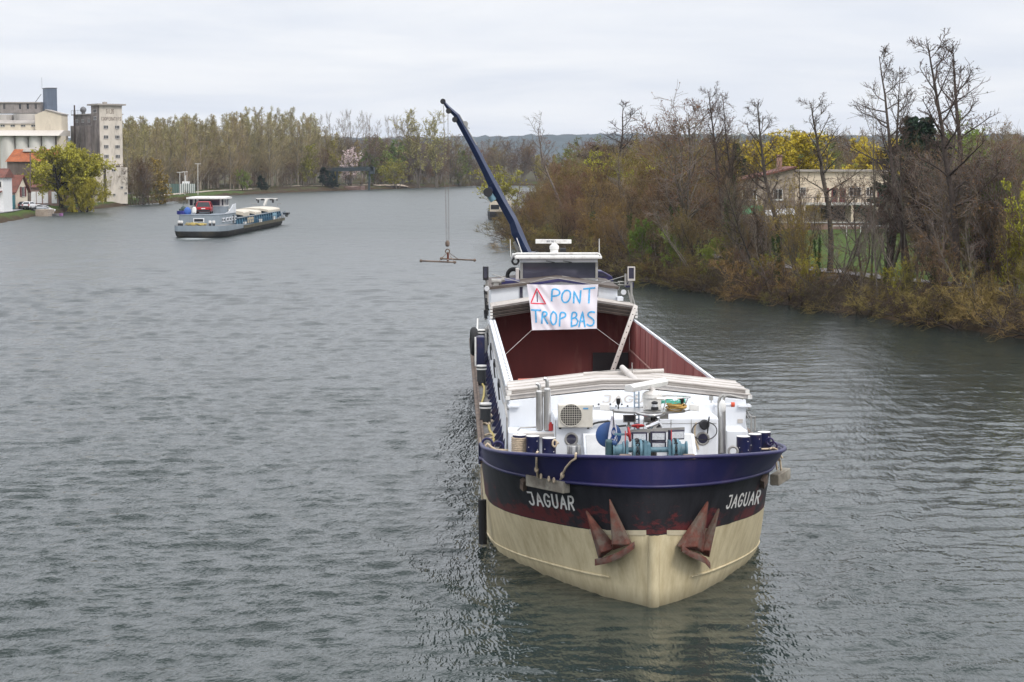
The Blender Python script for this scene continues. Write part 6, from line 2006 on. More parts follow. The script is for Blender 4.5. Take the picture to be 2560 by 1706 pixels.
# handrails left of the house and right
m = MB(); m.tube([S(qA(u, v), 5.0) for u, v in ((395, 492), (420, 470), (530, 466))], .02, 6); m.tube([S(qA(328, 620), 5.1), S(qA(325, 400), 5.1), S(qA(310, 300), 5.6)], .028, 6)
m.tube([S(qA(2015, 500), 5.4), S(qA(2015, 395), 5.4), S(qA(1985, 355), 5.9)], .022, 6); m.tube([S(qA(2040, 490), 5.6), S(qA(2040, 395), 5.6), S(qA(2015, 395), 5.4)], .022, 6); jg.add('handrail', m, s_steel, house)
for u, v0, v1, w in ((1938, 410, 438, 18),): 
    a, b_ = S(qA(u - w, v1), YU), S(qA(u + w, v0), YU); m = MB(); m.b2((a[0], YU - .02, a[2]), (b_[0], YU, b_[2])); jg.add('wall_plate', m, s_alu, house)

# ------------------------------------------------------------------ bow mast: platform, radar, lamps
ym = 2.75
pc = S(qF(1320, 520), ym)
q0 = S(qF(1385, 700), ym); 
m = MB(); m.tube([(pc[0] + .07, ym, 2.42), (pc[0] + .07, ym, pc[2])], .095, 14); mast = jg.add('bow_mast', m, pm('mast_dark', (.06, .055, .05), .5, .4), smooth=40)
a, b_ = S(qF(775, 520), ym), S(qF(1845, 515), ym)
rx = (b_[0] - a[0]) / 2; cxm = (a[0] + b_[0]) / 2
m = MB(); m.lathe((cxm, ym, pc[2] - .02), [(.3, 0), (1.0, 0.0), (1.0, .05), (.3, .055)], 40); m.v = [(cxm + (x - cxm) * rx, ym + (y - ym) * .42, z) for x, y, z in m.v]; jg.add('platform', m, s_inox, mast, smooth=30)
m = MB(); m.ring((cxm, ym, pc[2]), rx, .035, (0, 0, 1), 48, 8, sq=.42); jg.add('platform_rim', m, s_inox, mast, smooth=60)
# hoop rail on the right half
m = MB(); hz = S(qF(1700, 310), ym)[2]; hp = []
for w in np.linspace(-85, 100, 18): hp.append((cxm + .06 + rx * math.cos(math.radians(w)) * 1.05, ym + rx * .42 * math.sin(math.radians(w)), hz))
m.tube(hp, .02, 6)
for w in (-70, -20, 30, 80): m.tube([(cxm + .06 + rx * 1.05 * math.cos(math.radians(w)), ym + rx * .42 * math.sin(math.radians(w)), hz), (cxm + rx * .95 * math.cos(math.radians(w)), ym + rx * .40 * math.sin(math.radians(w)), pc[2])], .012, 5)
jg.add('hoop_rail', m, s_inox, mast)
rq = S(qF(1355, 480), ym); 
m = MB(); h_ = lambda v: S(qF(1355, v), ym)[2]
m.lathe((rq[0], ym, rq[2]), [(.205, 0), (.21, h_(320) - rq[2]), (.235, h_(318) - rq[2]), (.22, h_(262) - rq[2]), (.16, h_(232) - rq[2]), (.07, h_(222) - rq[2]), (.07, h_(190) - rq[2]), (.02, h_(185) - rq[2])], 24); rd = jg.add('radar_drum', m, s_letter, mast, smooth=35)
zr_ = h_(170); an_ = math.radians(57)
m = MB(); dd = np.array([math.cos(an_), math.sin(an_), 0]); ncp = np.array([-dd[1], dd[0], 0]); L_ = .85
cc = np.array([rq[0] - .13, ym, zr_ + .03])
prof = [(-.10, -.06), (-.13, .05), (-.03, .12), (.10, .09), (.12, -.05)]
m.prism([cc - dd * L_ + ncp * y_ + np.array([0, 0, z_]) for y_, z_ in prof], dd * 2 * L_); jg.add('radar_scanner', m, s_letter, rd, bevel=.015)
for u, v0, v1 in ((857, 490, 345), (1792, 470, 335)):
    q0, q1 = S(qF(u, v0), ym - .05), S(qF(u, v1), ym - .05)
    m = MB(); m.cyl(q0, q0 + (q1 - q0) * .45, .014, n=6); m.lathe(q0 + (q1 - q0) * .45, [(.03, 0), (.048, .05), (.05, .14), (.02, .145)], 12); jg.add('navigation_light', m, s_black, mast, smooth=40)
q0 = S(qF(1392, 500), ym - .35); m = MB(); m.lathe(q0, [(.085, 0), (.085, .06), (.05, .07), (.05, .13), (.075, .14), (.075, .17), (.02, .2)], 14); ln = jg.add('anchor_lantern', m, s_black, mast, smooth=40)
m = MB(); m.lathe(q0 + (0, 0, .07), [(.062, 0), (.062, .06)], 14); jg.add('lantern_glass', m, s_lens, ln)
for u, v, sg in ((660, 465, 1), (1975, 470, -1)):
    q = S(qF(u, v), ym); m = MB(); m.hexa([q + np.array(p) for p in ((-.12, -.08, -.05), (.10, -.10, -.08), (.10, .04, -.06), (-.10, .04, -.04), (-.12, -.06, .09), (.10, -.09, .07), (.06, .03, .08), (-.08, .03, .09))]); fl = jg.add('flood_lamp', m, s_letter, mast, bevel=.01)
    m = MB(); m.bar(q + (sg * .08, 0, -.05), q + (sg * .28, .05, -.10), .025); jg.add('lamp_arm', m, s_steel, fl)
# ladder on mast back
m = MB()
for u in (1095, 1160): m.tube([S(qF(u, 790), ym + .5), S(qF(u, 230), ym + .5)], .018, 6)
for v in range(280, 780, 60): m.tube([S(qF(1095, v), ym + .5), S(qF(1160, v), ym + .5)], .012, 5)
jg.add('mast_ladder', m, pm('ladder_blue', (.36, .44, .52), .5), mast)
# horn and chrome searchlight and a side camera drum
q = S(qF(1015, 620), ym - .1); m = MB(); m.hexa([q + np.array(p) for p in ((-.15, -.12, -.09), (.15, -.12, -.09), (.06, .12, -.04), (-.06, .12, -.04), (-.15, -.12, .09), (.15, -.12, .09), (.06, .12, .04), (-.06, .12, .04))]); hn = jg.add('horn', m, s_steel, mast, bevel=.01)
m = MB(); m.b2(q + (-.12, -.128, -.065), q + (.12, -.121, .065)); jg.add('horn_mouth', m, s_black, hn)
m = MB(); m.bar(q + (0, .1, -.2), q + (0, .1, 0), .05); m.ball(q + (0, .03, -.2), .06, 10); jg.add('horn_bracket', m, s_steel, hn)
q0, q1 = S(qF(1285, 765), ym - .25), S(qF(1470, 690), ym - .3); m = MB(); m.tube([q0, q1], [.10, .125], 18); sl = jg.add('searchlight', m, pm('chrome', (.75, .75, .76), .12, 1.0), mast, smooth=35)
m = MB(); m.lathe(q1, [(.118, 0), (.118, .01)], 18, nrm(q1 - q0)); jg.add('search_lens', m, s_lens, sl)
m = MB(); q = S(qF(1268, 615), ym - .1); m.cyl(q - (.05, 0, 0), q + (.09, 0, 0), .11, n=16); jg.add('loudhailer', m, s_steel, mast)
m = MB(); q = S(qF(1530, 595), ym); m.b2(q + (-.10, -.02, -.06), q + (.10, .05, .07)); jg.add('junction_box', m, s_plast, mast)
# floodlights on their bar
yf = 2.15
a, b_ = S(qF(1035, 822), yf), S(qF(1832, 785), yf)
m = MB(); m.bar(a, b_, .05, .09); m.bar((pc[0] + .07, yf, a[2]), (pc[0] + .07, ym, a[2]), .08); fb_ = jg.add('lamp_bar', m, s_steel, mast)
for u0, u1, v0, v1, tw_ in ((1055, 1285, 832, 968, 0), (1335, 1560, 822, 962, 0), (1335, 1562, 968, 1106, 0), (1592, 1830, 800, 942, .3)):
    a, b_ = S(qF(u0, v1), yf - .12), S(qF(u1, v0), yf - .12)
    c_ = (a + b_) / 2; w_, h2 = b_[0] - a[0], b_[2] - a[2]
    m = MB(); m.box((c_[0], c_[1] + .05, c_[2]), (w_, .10, h2), tw_); fl = jg.add('floodlight', m, pm('lamp_housing', (.022, .02, .045), .45), mast, bevel=.012)
    m = MB(); m.box((c_[0] + .03 * (tw_ > 0), c_[1] - .004, c_[2]), (w_ * .80, .012, h2 * .70), tw_); jg.add('floodlight_lens', m, s_lens, fl)

# anchor winch
yw = 1.85
q0, q1 = S(qF(700, 1090), yw), S(qF(1868, 1085), yw)
zw = q0[2] + .0
wn = lambda u: S(qF(u, 1090), yw)[0]
m = MB(); m.tube([(wn(700), yw, zw), (wn(1868), yw, zw)], .06, 12); win = jg.add('anchor_winch', m, s_teal, smooth=40)
for u0, u1, r0, r1 in ((775, 945, .19, .15), (1750, 1868, .15, .19)):
    m = MB(); x0_, x1_ = wn(u0), wn(u1); m.lathe((x0_, yw, zw), [(.19, 0), (.19, .03), (.135, .05), (.125, (x1_ - x0_) * .5), (.135, x1_ - x0_ - .05), (.19, x1_ - x0_ - .03), (.19, x1_ - x0_)], 20, (1, 0, 0)); jg.add('warping_drum', m, s_teal, win, smooth=35)
for u0, u1 in ((1065, 1200), (1640, 1745)):
    m = MB(); x0_, x1_ = wn(u0), wn(u1); m.lathe((x0_, yw, zw), [(.24, 0), (.24, .05), (.17, .06), (.17, x1_ - x0_ - .06), (.24, x1_ - x0_ - .05), (.24, x1_ - x0_)], 20, (1, 0, 0)); gy_ = jg.add('chain_gypsy', m, s_teal, win, smooth=35)
    m = MB()
    for k in range(7):
        w = math.radians(-20 + k * 32); m.ring(((x0_ + x1_) / 2, yw - .2 * math.cos(w), zw + .2 * math.sin(w)), .05, .016, (1, 0, 0) if k % 2 else (0, math.sin(w), math.cos(w)), 12, 6)
    jg.add('anchor_chain', m, s_black, gy_)
for u in (960, 1230, 1590):
    m = MB(); xx = wn(u); m.prism([(xx, yw - .2, 2.3), (xx, yw + .35, 2.3), (xx, yw + .18, zw + .2), (xx, yw - .12, zw + .2)], (.06, 0, 0)); jg.add('winch_frame', m, s_teal, win)
m = MB(); a, b_ = wn(1205), wn(1330); m.b2((a, yw - .12, zw - .25), (b_, yw + .3, zw + .16)); jg.add('gearbox', m, s_teal, win, bevel=.03)
m = MB(); a, b_ = wn(672), wn(775); m.b2((a, yw - .1, zw - .3), (b_, yw + .2, zw + .22)); jg.add('winch_motor', m, pm('dark_teal', (.03, .075, .085), .5), win, bevel=.04)
for u, v, r_, ax_ in ((1018, 860, .15, (1, 0, .12)), (1145, 735, .13, (.0, .25, 1))):
    q = S(qF(u, v), yw + .3); m = MB(); m.ring(q, r_, .022, ax_, 24, 8)
    for w in range(4):
        axn = nrm(ax_); e1 = nrm(np.cross(axn, (.3, .4, .85))); e2 = np.cross(axn, e1); d_ = e1 * math.cos(w * 1.571) + e2 * math.sin(w * 1.571); m.bar(q, q + d_ * r_, .025)
    m.cyl(q - nrm(ax_) * .06, q + nrm(ax_) * .04, .04, n=10); hwl = jg.add('hand_wheel', m, s_redpaint, win, smooth=50)
    m = MB(); m.bar(q, q - np.array([.0, 0, .5]) if u > 1100 else q - np.array([.33, 0, 0]), .045); jg.add('spindle', m, s_teal, hwl)
for u, v in ((962, 1010), (1640, 995)):
    q = S(qF(u, v), yw - .05); m = MB(); m.ball(q, .05, 10); m.bar(q, q + (0, .05, .3), .02); jg.add('brake_lever', m, s_redpaint, win, smooth=60)
m = MB(); q = S(qF(803, 990), yw - .1); m.ball(q, .062, 12); m.bar(q, q + (.06, 0, .18), .02); jg.add('brake_ball', m, pm('ball_blue', (.02, .06, .17), .4), win, smooth=60)
q = S(qF(712, 865), 2.6); m = MB(); m.lathe(q, [(.02, -.03), (.28, 0), (.29, .04), (.25, .07), (.02, .08)], 28, (0, -1, 0)); jg.add('chain_cover', m, pm('cover_blue', (.025, .075, .22), .45), win, smooth=40)

# bollards
def bollard(q, y, wound=False, pl=(2.35,), r=.155, white=True):
    p = S(q, y); m = MB(); zb_ = 2.40
    m.lathe((p[0], y, zb_), [(r * 1.05, 0), (r, .02), (r, p[2] - zb_ - .06), (r * 1.02, p[2] - zb_ - .05), (r * .99, p[2] - zb_)], 20); b_ = jg.add('bollard', m, s_navy2, smooth=35)
    m = MB(); m.lathe((p[0], y, p[2] - .012), [(r * .98, 0), (r * 1.0, .018), (r * .9, .024)], 20); jg.add('bollard_cap', m, s_letter, b_)
    for dx_, dz_ in ((.09, .10), (-.1, .24), (.1, .3)):
        m = MB(); m.ball((p[0] + dx_, y - math.sqrt(max(.001, r * r - dx_ * dx_)), p[2] - dz_), .011, 6); jg.add('bollard_pin', m, s_letter, b_)
    return p


for u, v, y in ((412, 520, 3.55), (504, 528, 3.3), (616, 541, 2.9), (1960, 530, 2.9), (2040, 514, 3.5), (2104, 500, 4.0)):
    p = bollard(qA(u, v), y)
    if u == 412:
        m = MB()
        for k in range(9): m.ring((p[0], y, p[2] - .07 - k * .042), .172, .021, (0.02, 0, 1), 24, 6)
        single('mooring_rope', m, s_ropey if False else s_rope, 'pale mooring rope wound tight around the leftmost bow bollard', 'rope', SHIP.M, smooth=60)
for u, v, y in ((200, 1075, 12.5), (163, 722, 23.0), (158, 388, 32.5)):
    p = S(qL(u, v), y); m = MB(); h2 = p[2] - DZ
    m.lathe((p[0], y, DZ - .02), [(.16, 0), (.15, .03), (.15, h2 - .12), (.165, h2 - .11), (.165, h2)], 18); sb_ = jg.add('side_bollard', m, pm('bollard_black', (.02, .022, .025), .6), smooth=35)
    m = MB()
    for dz_ in (.0, .10): m.lathe((p[0], y, p[2] - dz_ - .045), [(.168, 0), (.17, .045)], 18)
    jg.add('white_band', m, s_letter, sb_)

# ------------------------------------------------------------------ anchors, names, fenders
def anchor(lb, flukes, crown, push):
    """each fluke a tapering blade with a raised ridge; crown a thick curved bar joining their feet"""
    P = lambda q, d=0.0: (lambda h: h[0] + h[1] * (push + d))(on_hull(qB(*q)))
    first = None
    for k, (tip, l, r, mid) in enumerate(flukes):
        T_, L_, R_2, Mi = P(tip, -.05), P(l, .02), P(r, .02), P(mid, .14)
        n_ = nrm(np.cross(R_2 - L_, T_ - L_)); n_ = n_ if n_[1] < 0 else -n_
        bL, bR, bT = L_ - n_ * .16, R_2 - n_ * .16, T_ - n_ * .06
        m = MB(); m.add([T_, L_, R_2, Mi, bL, bR, bT], [(0, 1, 3), (0, 3, 2), (1, 2, 3)[::-1], (1, 4, 5, 2), (0, 6, 4, 1), (0, 2, 5, 6), (6, 5, 4)])
        yield m
    m = MB(); pts = np.array([P(q, .05) for q in crown]); up_ = np.array([0, 0, .11])
    sec = [[p + (0, -.07, -.05), p + (0, .10, -.07), p + (0, .12, .06), p + (0, -.02, .09), p + (0, -.09, .03), p + (0, -.07, -.05)] for p in pts]
    m.grid(sec); m.add(sec[0][:5], [(0, 1, 2, 3, 4)]); m.add(sec[-1][:5], [(0, 1, 2, 3, 4)]); yield m


for lb, fl, crn in (
    ('left', [((1048, 450), (1088, 800), (1195, 765), (1110, 745)), ((890, 528), (1000, 860), (1085, 790), (1040, 800))], [(985, 880), (1060, 865), (1140, 835), (1200, 795), (1235, 768)]),
    ('right', [((1692, 465), (1490, 785), (1632, 815), (1570, 765)), ((1766, 515), (1630, 800), (1672, 850), (1645, 790))], [(1485, 790), (1530, 820), (1600, 850), (1640, 870), (1668, 905)]),
):
    ms_ = list(anchor(lb, fl, crn, .18))
    c0 = ms_[-1].v[0]
    hit = on_hull(qB(*crn[2]))
    at_ = Thing('stockless_anchor', 'rusty anchor with two upright flukes, hanging on the bow under the ' + lb + ' white name', 'anchor', tuple(hit[0]), SHIP.M, 'bow anchors')
    for m in ms_[:-1]: at_.add('fluke', m, s_anchor, bevel=.02)
    cb = at_.add('crown', ms_[-1], s_anchor, smooth=50)
    m = MB(); mid_ = on_hull(qB((fl[0][1][0] + fl[1][2][0]) / 2, (fl[0][1][1] + fl[1][2][1]) / 2 - 20)); m.tube([mid_[0] + mid_[1] * .12, mid_[0] - mid_[1] * .1 + np.array([0, 0, .5])], .08, 10); at_.add('shank', m, s_anchor, smooth=50)
# hawse plates behind the anchors (cream pockets above the join)
for u0, u1 in ((897, 1290), (1430, 1745)):
    m = MB(); rows = []
    for v in (672, 690, 706):
        rows.append([on_hull(qB(u, v + (8 if 1000 < u < 1690 else 0) - (0 if u < 1650 else (u - 1650) * .12)), .012)[0] for u in np.linspace(u0, u1, 14)])
    m.grid(rows); jg.add('anchor_recess', m, pm('recess_cream', (.50, .44, .31), .6, var=.15), hull, fix=False)
for q0, q1, q2, q3 in (((487, 500), (797, 540), (462, 416), (792, 450)), ((1838, 530), (2066, 492), (1862, 444), (2086, 404))):
    m = MB(); tot = 5 * .62 * 1.30 + .62 * 1.0

    def fn(u, v, q0=q0, q1=q1, q2=q2, q3=q3, tot=tot):
        s_ = u / tot
        a = np.array(q0) + (np.array(q1) - np.array(q0)) * s_; b_ = np.array(q2) + (np.array(q3) - np.array(q2)) * s_
        return on_hull(qB(*(a + (b_ - a) * v)))
    write(m, 'JAGUAR', fn, .62, .17, lift=.006, gap=1.30)
    jg.add('ship_name', m, s_letter, hull, fix=False)
# vertical iron cleats at the ends of the bulwark
for u, v0, v1 in ((450, 300, 388), (2090, 285, 362)):
    a, b_ = on_hull(qB(u, v1), .05), on_hull(qB(u, v0 + 25), .05)
    m = MB(); m.bar(a[0], b_[0], .12 if u < 1000 else .2, .10, up=a[1]); jg.add('iron_cleat', m, s_rust, hull)

# hanging fenders
fd = Thing('plank_fender', 'weathered wooden plank fender hung by two ropes from the left bow rail', 'fender', on_hull(qB(600, 360))[0], SHIP.M)
hy = lambda u, v, d=.2: S(qB(u, v), on_hull(qB(u, v))[0][1] - d)
m = MB(); m.bar(hy(478, 332), hy(738, 385), .20, .26, up=(0, 0, 1)); fd.add('plank', m, s_wood, bevel=.02)
for pts in (((531, 180), (529, 215), (530, 260), (538, 312)), ((800, 184), (768, 205), (730, 250), (708, 300), (688, 352))):
    m = MB(); P_ = [on_bow(qB(*p), .06) for p in pts]; t0_ = P_[0]; zr0 = 3.26 + sheer(t0_[1], 3.2); P_ = [np.array([t0_[0] + .05, t0_[1] + .55, zr0 - .05]), np.array([t0_[0] + .02, t0_[1] + .2, zr0]), np.array([t0_[0], t0_[1] - .02, zr0])] + P_
    m.tube(P_, .024, 7); m.ball(P_[-2], .05, 8, (1, 1, 1.5)); fd.add('hanging_rope', m, s_rope, smooth=60)
for u, v in ((560, 308), (615, 325), (650, 335)):
    p = hy(u, v, .3); m = MB(); m.ring(p, .05, .018, (1, .2, 0), 12, 6); fd.add('lashing', m, s_rope)
y2 = on_hull(qB(2150, 330))[0][1]
fd2 = Thing('plank_fender', 'short pale wooden fender hung over the right bow shoulder on looped ropes', 'fender', S(qB(2220, 300), y2), SHIP.M)
m = MB(); m.bar(S(qB(2175, 335), y2 - .05), S(qB(2258, 285), y2 + .7), .22, .26); fd2.add('plank', m, s_wood, bevel=.02)
for pts in (((2085, 120), (2150, 118), (2172, 140), (2185, 190), (2195, 262)), ((2140, 118), (2165, 112), (2200, 150), (2215, 200), (2222, 268)), ((2165, 110), (2190, 120), (2230, 182))):
    m = MB(); m.tube([S(qB(*p), y2 - .35 + .06 * k) for k, p in enumerate(pts)], .024, 7); fd2.add('hanging_rope', m, s_rope, smooth=60)
for u, v in ((2145, 68), (2168, 95)):
    m = MB(); m.ring(S(qB(u, v), y2 - .1), .085, .022, (.5, 1, .2), 18, 7); fd2.add('eye', m, s_navy)
yc_ = 6.6
cf = Thing('round_fender', 'slim black cylinder fender hanging on a rope by the left hull side', 'fender', S(qB(156, 770), yc_), SHIP.M)
m = MB(); m.tube([S(qB(158, 775), yc_), S(qB(154, 470), yc_)], .105, 14); cf.add('rubber_roll', m, pm_tyre, smooth=40)
m = MB(); m.tube([S(qB(154, 470), yc_), S(qB(150, 420), yc_), S(qB(147, 200), yc_ + .2), S(qB(140, 40), yc_ + .4)], .018, 6); cf.add('hanging_rope', m, s_rope)

# ropes on the left side deck
def rope(lb, pts, r, mt_, z=DZ + .02, grp=None):
    m = MB(); P_ = np.array([SZ_(qL(*p), z) for p in pts]); k = len(P_)
    tt = np.linspace(0, k - 1, k * 6); Q = np.stack([np.interp(tt, range(k), P_[:, i]) for i in range(3)], 1)
    for _ in range(2): Q[1:-1] = (Q[:-2] + Q[1:-1] * 2 + Q[2:]) / 4
    m.tube(Q, r, 7); single('deck_rope', m, mt_, lb, 'rope', SHIP.M, grp, smooth=60)


rope('thick yellow rope running from the coaming past the middle side bollard', ((235, 812), (190, 815), (155, 840), (170, 865), (225, 858), (160, 880), (190, 925), (185, 1010), (160, 1095), (170, 1120)), .035, s_ropey)
rope('loose tan rope heap behind the front side bollard', ((165, 1185), (200, 1205), (260, 1195), (240, 1170), (230, 1260), (275, 1240), (185, 1235), (170, 1265), (200, 1262), (245, 1285), (215, 1200)), .03, s_rope)
rope('yellow rope trailing to the bulwark end', ((232, 1285), (240, 1330), (285, 1390), (265, 1460), (262, 1500), (300, 1520), (350, 1505), (440, 1522)), .035, s_ropey)
rope('brown rope lying across the deck by the bulwark', ((185, 1378), (240, 1362), (300, 1380), (225, 1410), (330, 1395), (280, 1372)), .028, s_rope)
rope('dark hose curving out of the coaming stays', ((240, 940), (205, 980), (215, 1015), (250, 1028)), .02, s_black)
m = MB(); m.tube([S(qA(u, v), 4.9) for u, v in ((175, 600), (190, 580), (215, 605), (250, 625), (365, 630))], .035, 7); single('deck_rope', m, s_rope, 'rope led over the left bulwark end to the bollards', 'rope', SHIP.M, smooth=60)
for u, v, y in ((190, 582, 5.3), (265, 605, 5.0)):
    m = MB(); m.ring(S(qA(u, v), y), .13, .03, (.35, 1, 0), 22, 7); jg.add('rope_eye', m, s_navy, bulw, smooth=60)
m = MB(); m.ring(S(qA(1890, 632), 2.6), .10, .03, (.1, 1, 0), 20, 7); jg.add('rope_eye', m, s_steel, bulw, smooth=60)
m = MB(); q = S(qA(655, 578), 2.72); m.ring(q, .075, .024, (0, 1, 0), 20, 7, sq=.6); m.tube([q + (.06, 0, 0), q + (.09, 0, .02)], .03, 7); single('mooring_rope', m, s_rope, 'rope eye looped on the third bow bollard from the left', 'rope', SHIP.M, smooth=60)
# ropes coiled on the platform
m = MB()
for k in range(12): m.ring((cxm + .62 + RV.uniform(-.05, .05), ym + RV.uniform(-.03, .03), pc[2] + .06 + .009 * k), .36 + RV.uniform(-.07, .05), .014, (RV.uniform(-.1, .1), RV.uniform(-.1, .1), 1), 28, 5, sq=.5)
single('rope_coil', m, pm('orange_rope', (.48, .30, .09), .9, var=.2), 'tan orange line coiled inside the hoop rail of the bow mast', 'rope', SHIP.M, smooth=60)
m = MB()
for k in range(60):
    w = RV.uniform(0, 6.28); m.bar((cxm + .52 + .3 * math.cos(w), ym + .16 * math.sin(w) + .05, pc[2] + .2 + RV.uniform(-.02, .06)), (cxm + .52 + .3 * math.cos(w + .5), ym + .16 * math.sin(w + .6) + .05, pc[2] + .2 + RV.uniform(-.02, .06)), .02)
single('fishing_net', m, pm('net_green', (.12, .50, .40), .8), 'turquoise net bundle on the bow mast platform', 'net', SHIP.M)
# flag drooping from the platform end
f0 = S(qF(782, 580), 2.45)
fg = Thing('flag', 'limp white flag with blue emblem drooping from the left end of the mast platform', 'flag', f0, SHIP.M)
m = MB(); m.tube([S(qF(780, 490), 2.45), S(qF(790, 620), 2.45), S(qF(700, 1180), 2.30)], .014, 6); fg.add('flagstaff', m, s_steel)
rows = []
for j in np.linspace(0, 1, 14):
    r_ = []
    for i in np.linspace(0, 1, 12):
        u = 760 + (700 - 760) * j * 1.0 + (i - .15) * (30 + 110 * math.sin(j * 2.4)) * (1 if j < .8 else .55)
        v = 590 + j * 570
        r_.append(S(qF(u, v), 2.4 + .05 * math.sin(i * 11 + j * 4)))
    rows.append(r_)
m = MB(); m.grid(rows)
mfl = pm('flag_cloth', (.72, .71, .76), .8, var=.08)
c_ = fg.add('cloth', m, mfl, smooth=60)
m = MB()
for ring_ in (arc(.62, .58, .26, .10, 0, 360, 18), arc(.5, .40, .18, .05, 20, 300, 10)):
    def fn(u, v):
        j = min(max(1 - v, 0), .999); i = min(max(u, 0), .999)
        a, b_ = rows[int(j * 13)][int(i * 11)], rows[min(13, int(j * 13) + 1)][min(11, int(i * 11) + 1)]
        fj, fi = j * 13 - int(j * 13), i * 11 - int(i * 11)
        p = np.array(rows[int(j * 13)][int(i * 11)]) * (1 - fj) * (1 - fi) + np.array(rows[min(13, int(j * 13) + 1)][int(i * 11)]) * fj * (1 - fi) + np.array(rows[int(j * 13)][min(11, int(i * 11) + 1)]) * (1 - fj) * fi + np.array(rows[min(13, int(j * 13) + 1)][min(11, int(i * 11) + 1)]) * fj * fi
        return p, (0, -1, 0)
    ribbon(m, ring_, .06, fn, .012)
fg.add('emblem', m, pm('flag_blue', (.03, .09, .33), .8), c_, fix=False)

# ------------------------------------------------------------------ stern: cabin, wheelhouse, banner, crane
yc0 = 36.6
a, b_ = S(qW(150, 930), yc0), S(qW(1925, 905), yc0)
ze_ = S(qW(200, 745), yc0)[2]; zr2 = S(qW(1100, 640), yc0)[2]
m = MB(); m.prism([(a[0], yc0, 2.4), (b_[0], yc0, 2.4), (b_[0], yc0, ze_), (0, yc0, zr2), (a[0], yc0, ze_)], (0, 7.5, 0)); cab = jg.add('aft_cabin', m, s_white, bevel=.02)
for sg, e_ in ((-1, a[0]), (1, b_[0])):
    m = MB(); m.prism([(e_ + sg * .06, yc0 - .15, ze_ - .02), (0, yc0 - .15, zr2 + .02), (0, yc0 - .15, zr2 + .10), (e_ + sg * .06, yc0 - .15, ze_ + .09)], (0, 7.7, 0)); jg.add('cabin_roof', m, s_alu_d, cab)
m = MB(); x0, x1 = S(qW(700, 660), yc0 - .3)[0], S(qW(1540, 660), yc0 - .3)[0]; zA = S(qW(1100, 595), yc0 - .3)[2]; zB = S(qW(705, 668), yc0 - .3)[2]
m.prism([(x0, yc0 - .3, zB), (0, yc0 - .3, zA), (x1, yc0 - .3, zB), (x1, yc0 - .3, zB - .09), (0, yc0 - .3, zA - .13), (x0, yc0 - .3, zB - .09)], (0, .12, 0)); jg.add('navy_gable_trim', m, s_navy, cab)
for u0, u1, v0, v1 in ((555, 598, 715, 865), (1640, 1655, 720, 850)):
    p0, p1 = S(qW(u0, v1), yc0 - .03), S(qW(u1, v0), yc0 - .03); m = MB(); m.b2((p0[0], yc0 - .04, p0[2]), (p1[0], yc0 - .01, p1[2])); jg.add('slit_window', m, s_glass, cab)
m = MB(); p0, p1 = S(qW(1925, 910), yc0 - .6), S(qW(2005, 860), yc0 - .6); m.b2((p0[0], yc0 - .7, p0[2]), (p1[0], yc0 + .2, p1[2])); jg.add('step_box', m, s_white, cab)
# wheelhouse
yw0, yw1 = 40.0, 43.0
Wx = lambda u, v=500: S(qW(u, v), yw0)[0]
Wz = lambda v: S(qW(1100, v), yw0)[2]
whs = MB(); whs.b2((Wx(565), yw0, 2.4), (Wx(1650), yw1, Wz(605))); wh_ = jg.add('wheelhouse', whs, s_white, bevel=.02)
m = MB(); m.b2((Wx(600), yw0 + .02, Wz(604)), (Wx(1618), yw1 - .02, Wz(372))); jg.add('windscreen', m, s_glass, wh_)
for u in (580, 1633):
    m = MB(); m.b2((Wx(u - 16), yw0 - .03, Wz(605)), (Wx(u + 18), yw0 + .12, Wz(372))); jg.add('window_post', m, s_steel, wh_)
m = MB(); m.bar((Wx(600), yw0 - .02, Wz(600)), (Wx(1620), yw0 - .02, Wz(600)), .04); jg.add('window_frame', m, s_steel, wh_)
m = MB(); m.b2((Wx(570), yw0 - .02, Wz(372)), (Wx(1648), yw1 + .02, Wz(322))); jg.add('window_header', m, s_white, wh_)
m = MB(); m.b2((Wx(482), yw0 - .35, Wz(320)), (Wx(1700), yw1 + .4, Wz(283))); rfw = jg.add('wheelhouse_roof', m, s_letter, wh_, bevel=.03)
m = MB(); zr3 = Wz(247); m.tube([(Wx(455), yw0 - .1, Wz(300)), (Wx(468), yw0 - .2, Wz(268)), (Wx(510), yw0 - .3, zr3), (Wx(560), yw0 - .3, zr3), (Wx(1640), yw0 - .3, zr3), (Wx(1668), yw0 - .25, Wz(262)), (Wx(1690), yw0 - .1, Wz(300))], .05, 10); jg.add('roof_rail', m, s_letter, rfw, smooth=50)
m = MB(); q = S(qW(1040, 225), yw0 + .5); m.lathe(q + (0, 0, -.12), [(.17, 0), (.17, .22), (.20, .24), (.20, .36), (.10, .47), (.05, .5), (.05, .6)], 18); rd2 = jg.add('radar_drum', m, s_letter, rfw, smooth=35)
p0, p1 = S(qW(778, 95), yw0 + .45), S(qW(1282, 62), yw0 + .45)
zc_ = (S(qW(780, 72), yw0 + .45)[2] + S(qW(1280, 82), yw0 + .45)[2]) / 2
m = MB(); m.prism([(p0[0], yw0 + .40, zc_ - .09), (p0[0], yw0 + .40, zc_ + .09), (p1[0], yw0 + .52, zc_ + .07), (p1[0], yw0 + .52, zc_ - .10)], (0, .13, 0)); rs2 = jg.add('radar_scanner', m, s_letter, rd2, bevel=.012)


def fnr(u, v):
    return (p0[0] + (p1[0] - p0[0]) * (.31 + .25 * u / 9.0), yw0 + .40 + .12 * (.31 + .25 * u / 9.0), zc_ - .04 + v * .08), (0, -1, 0)


m = MB(); write(m, 'SWISS', fnr, .62, .16, lift=.006, gap=1.25)


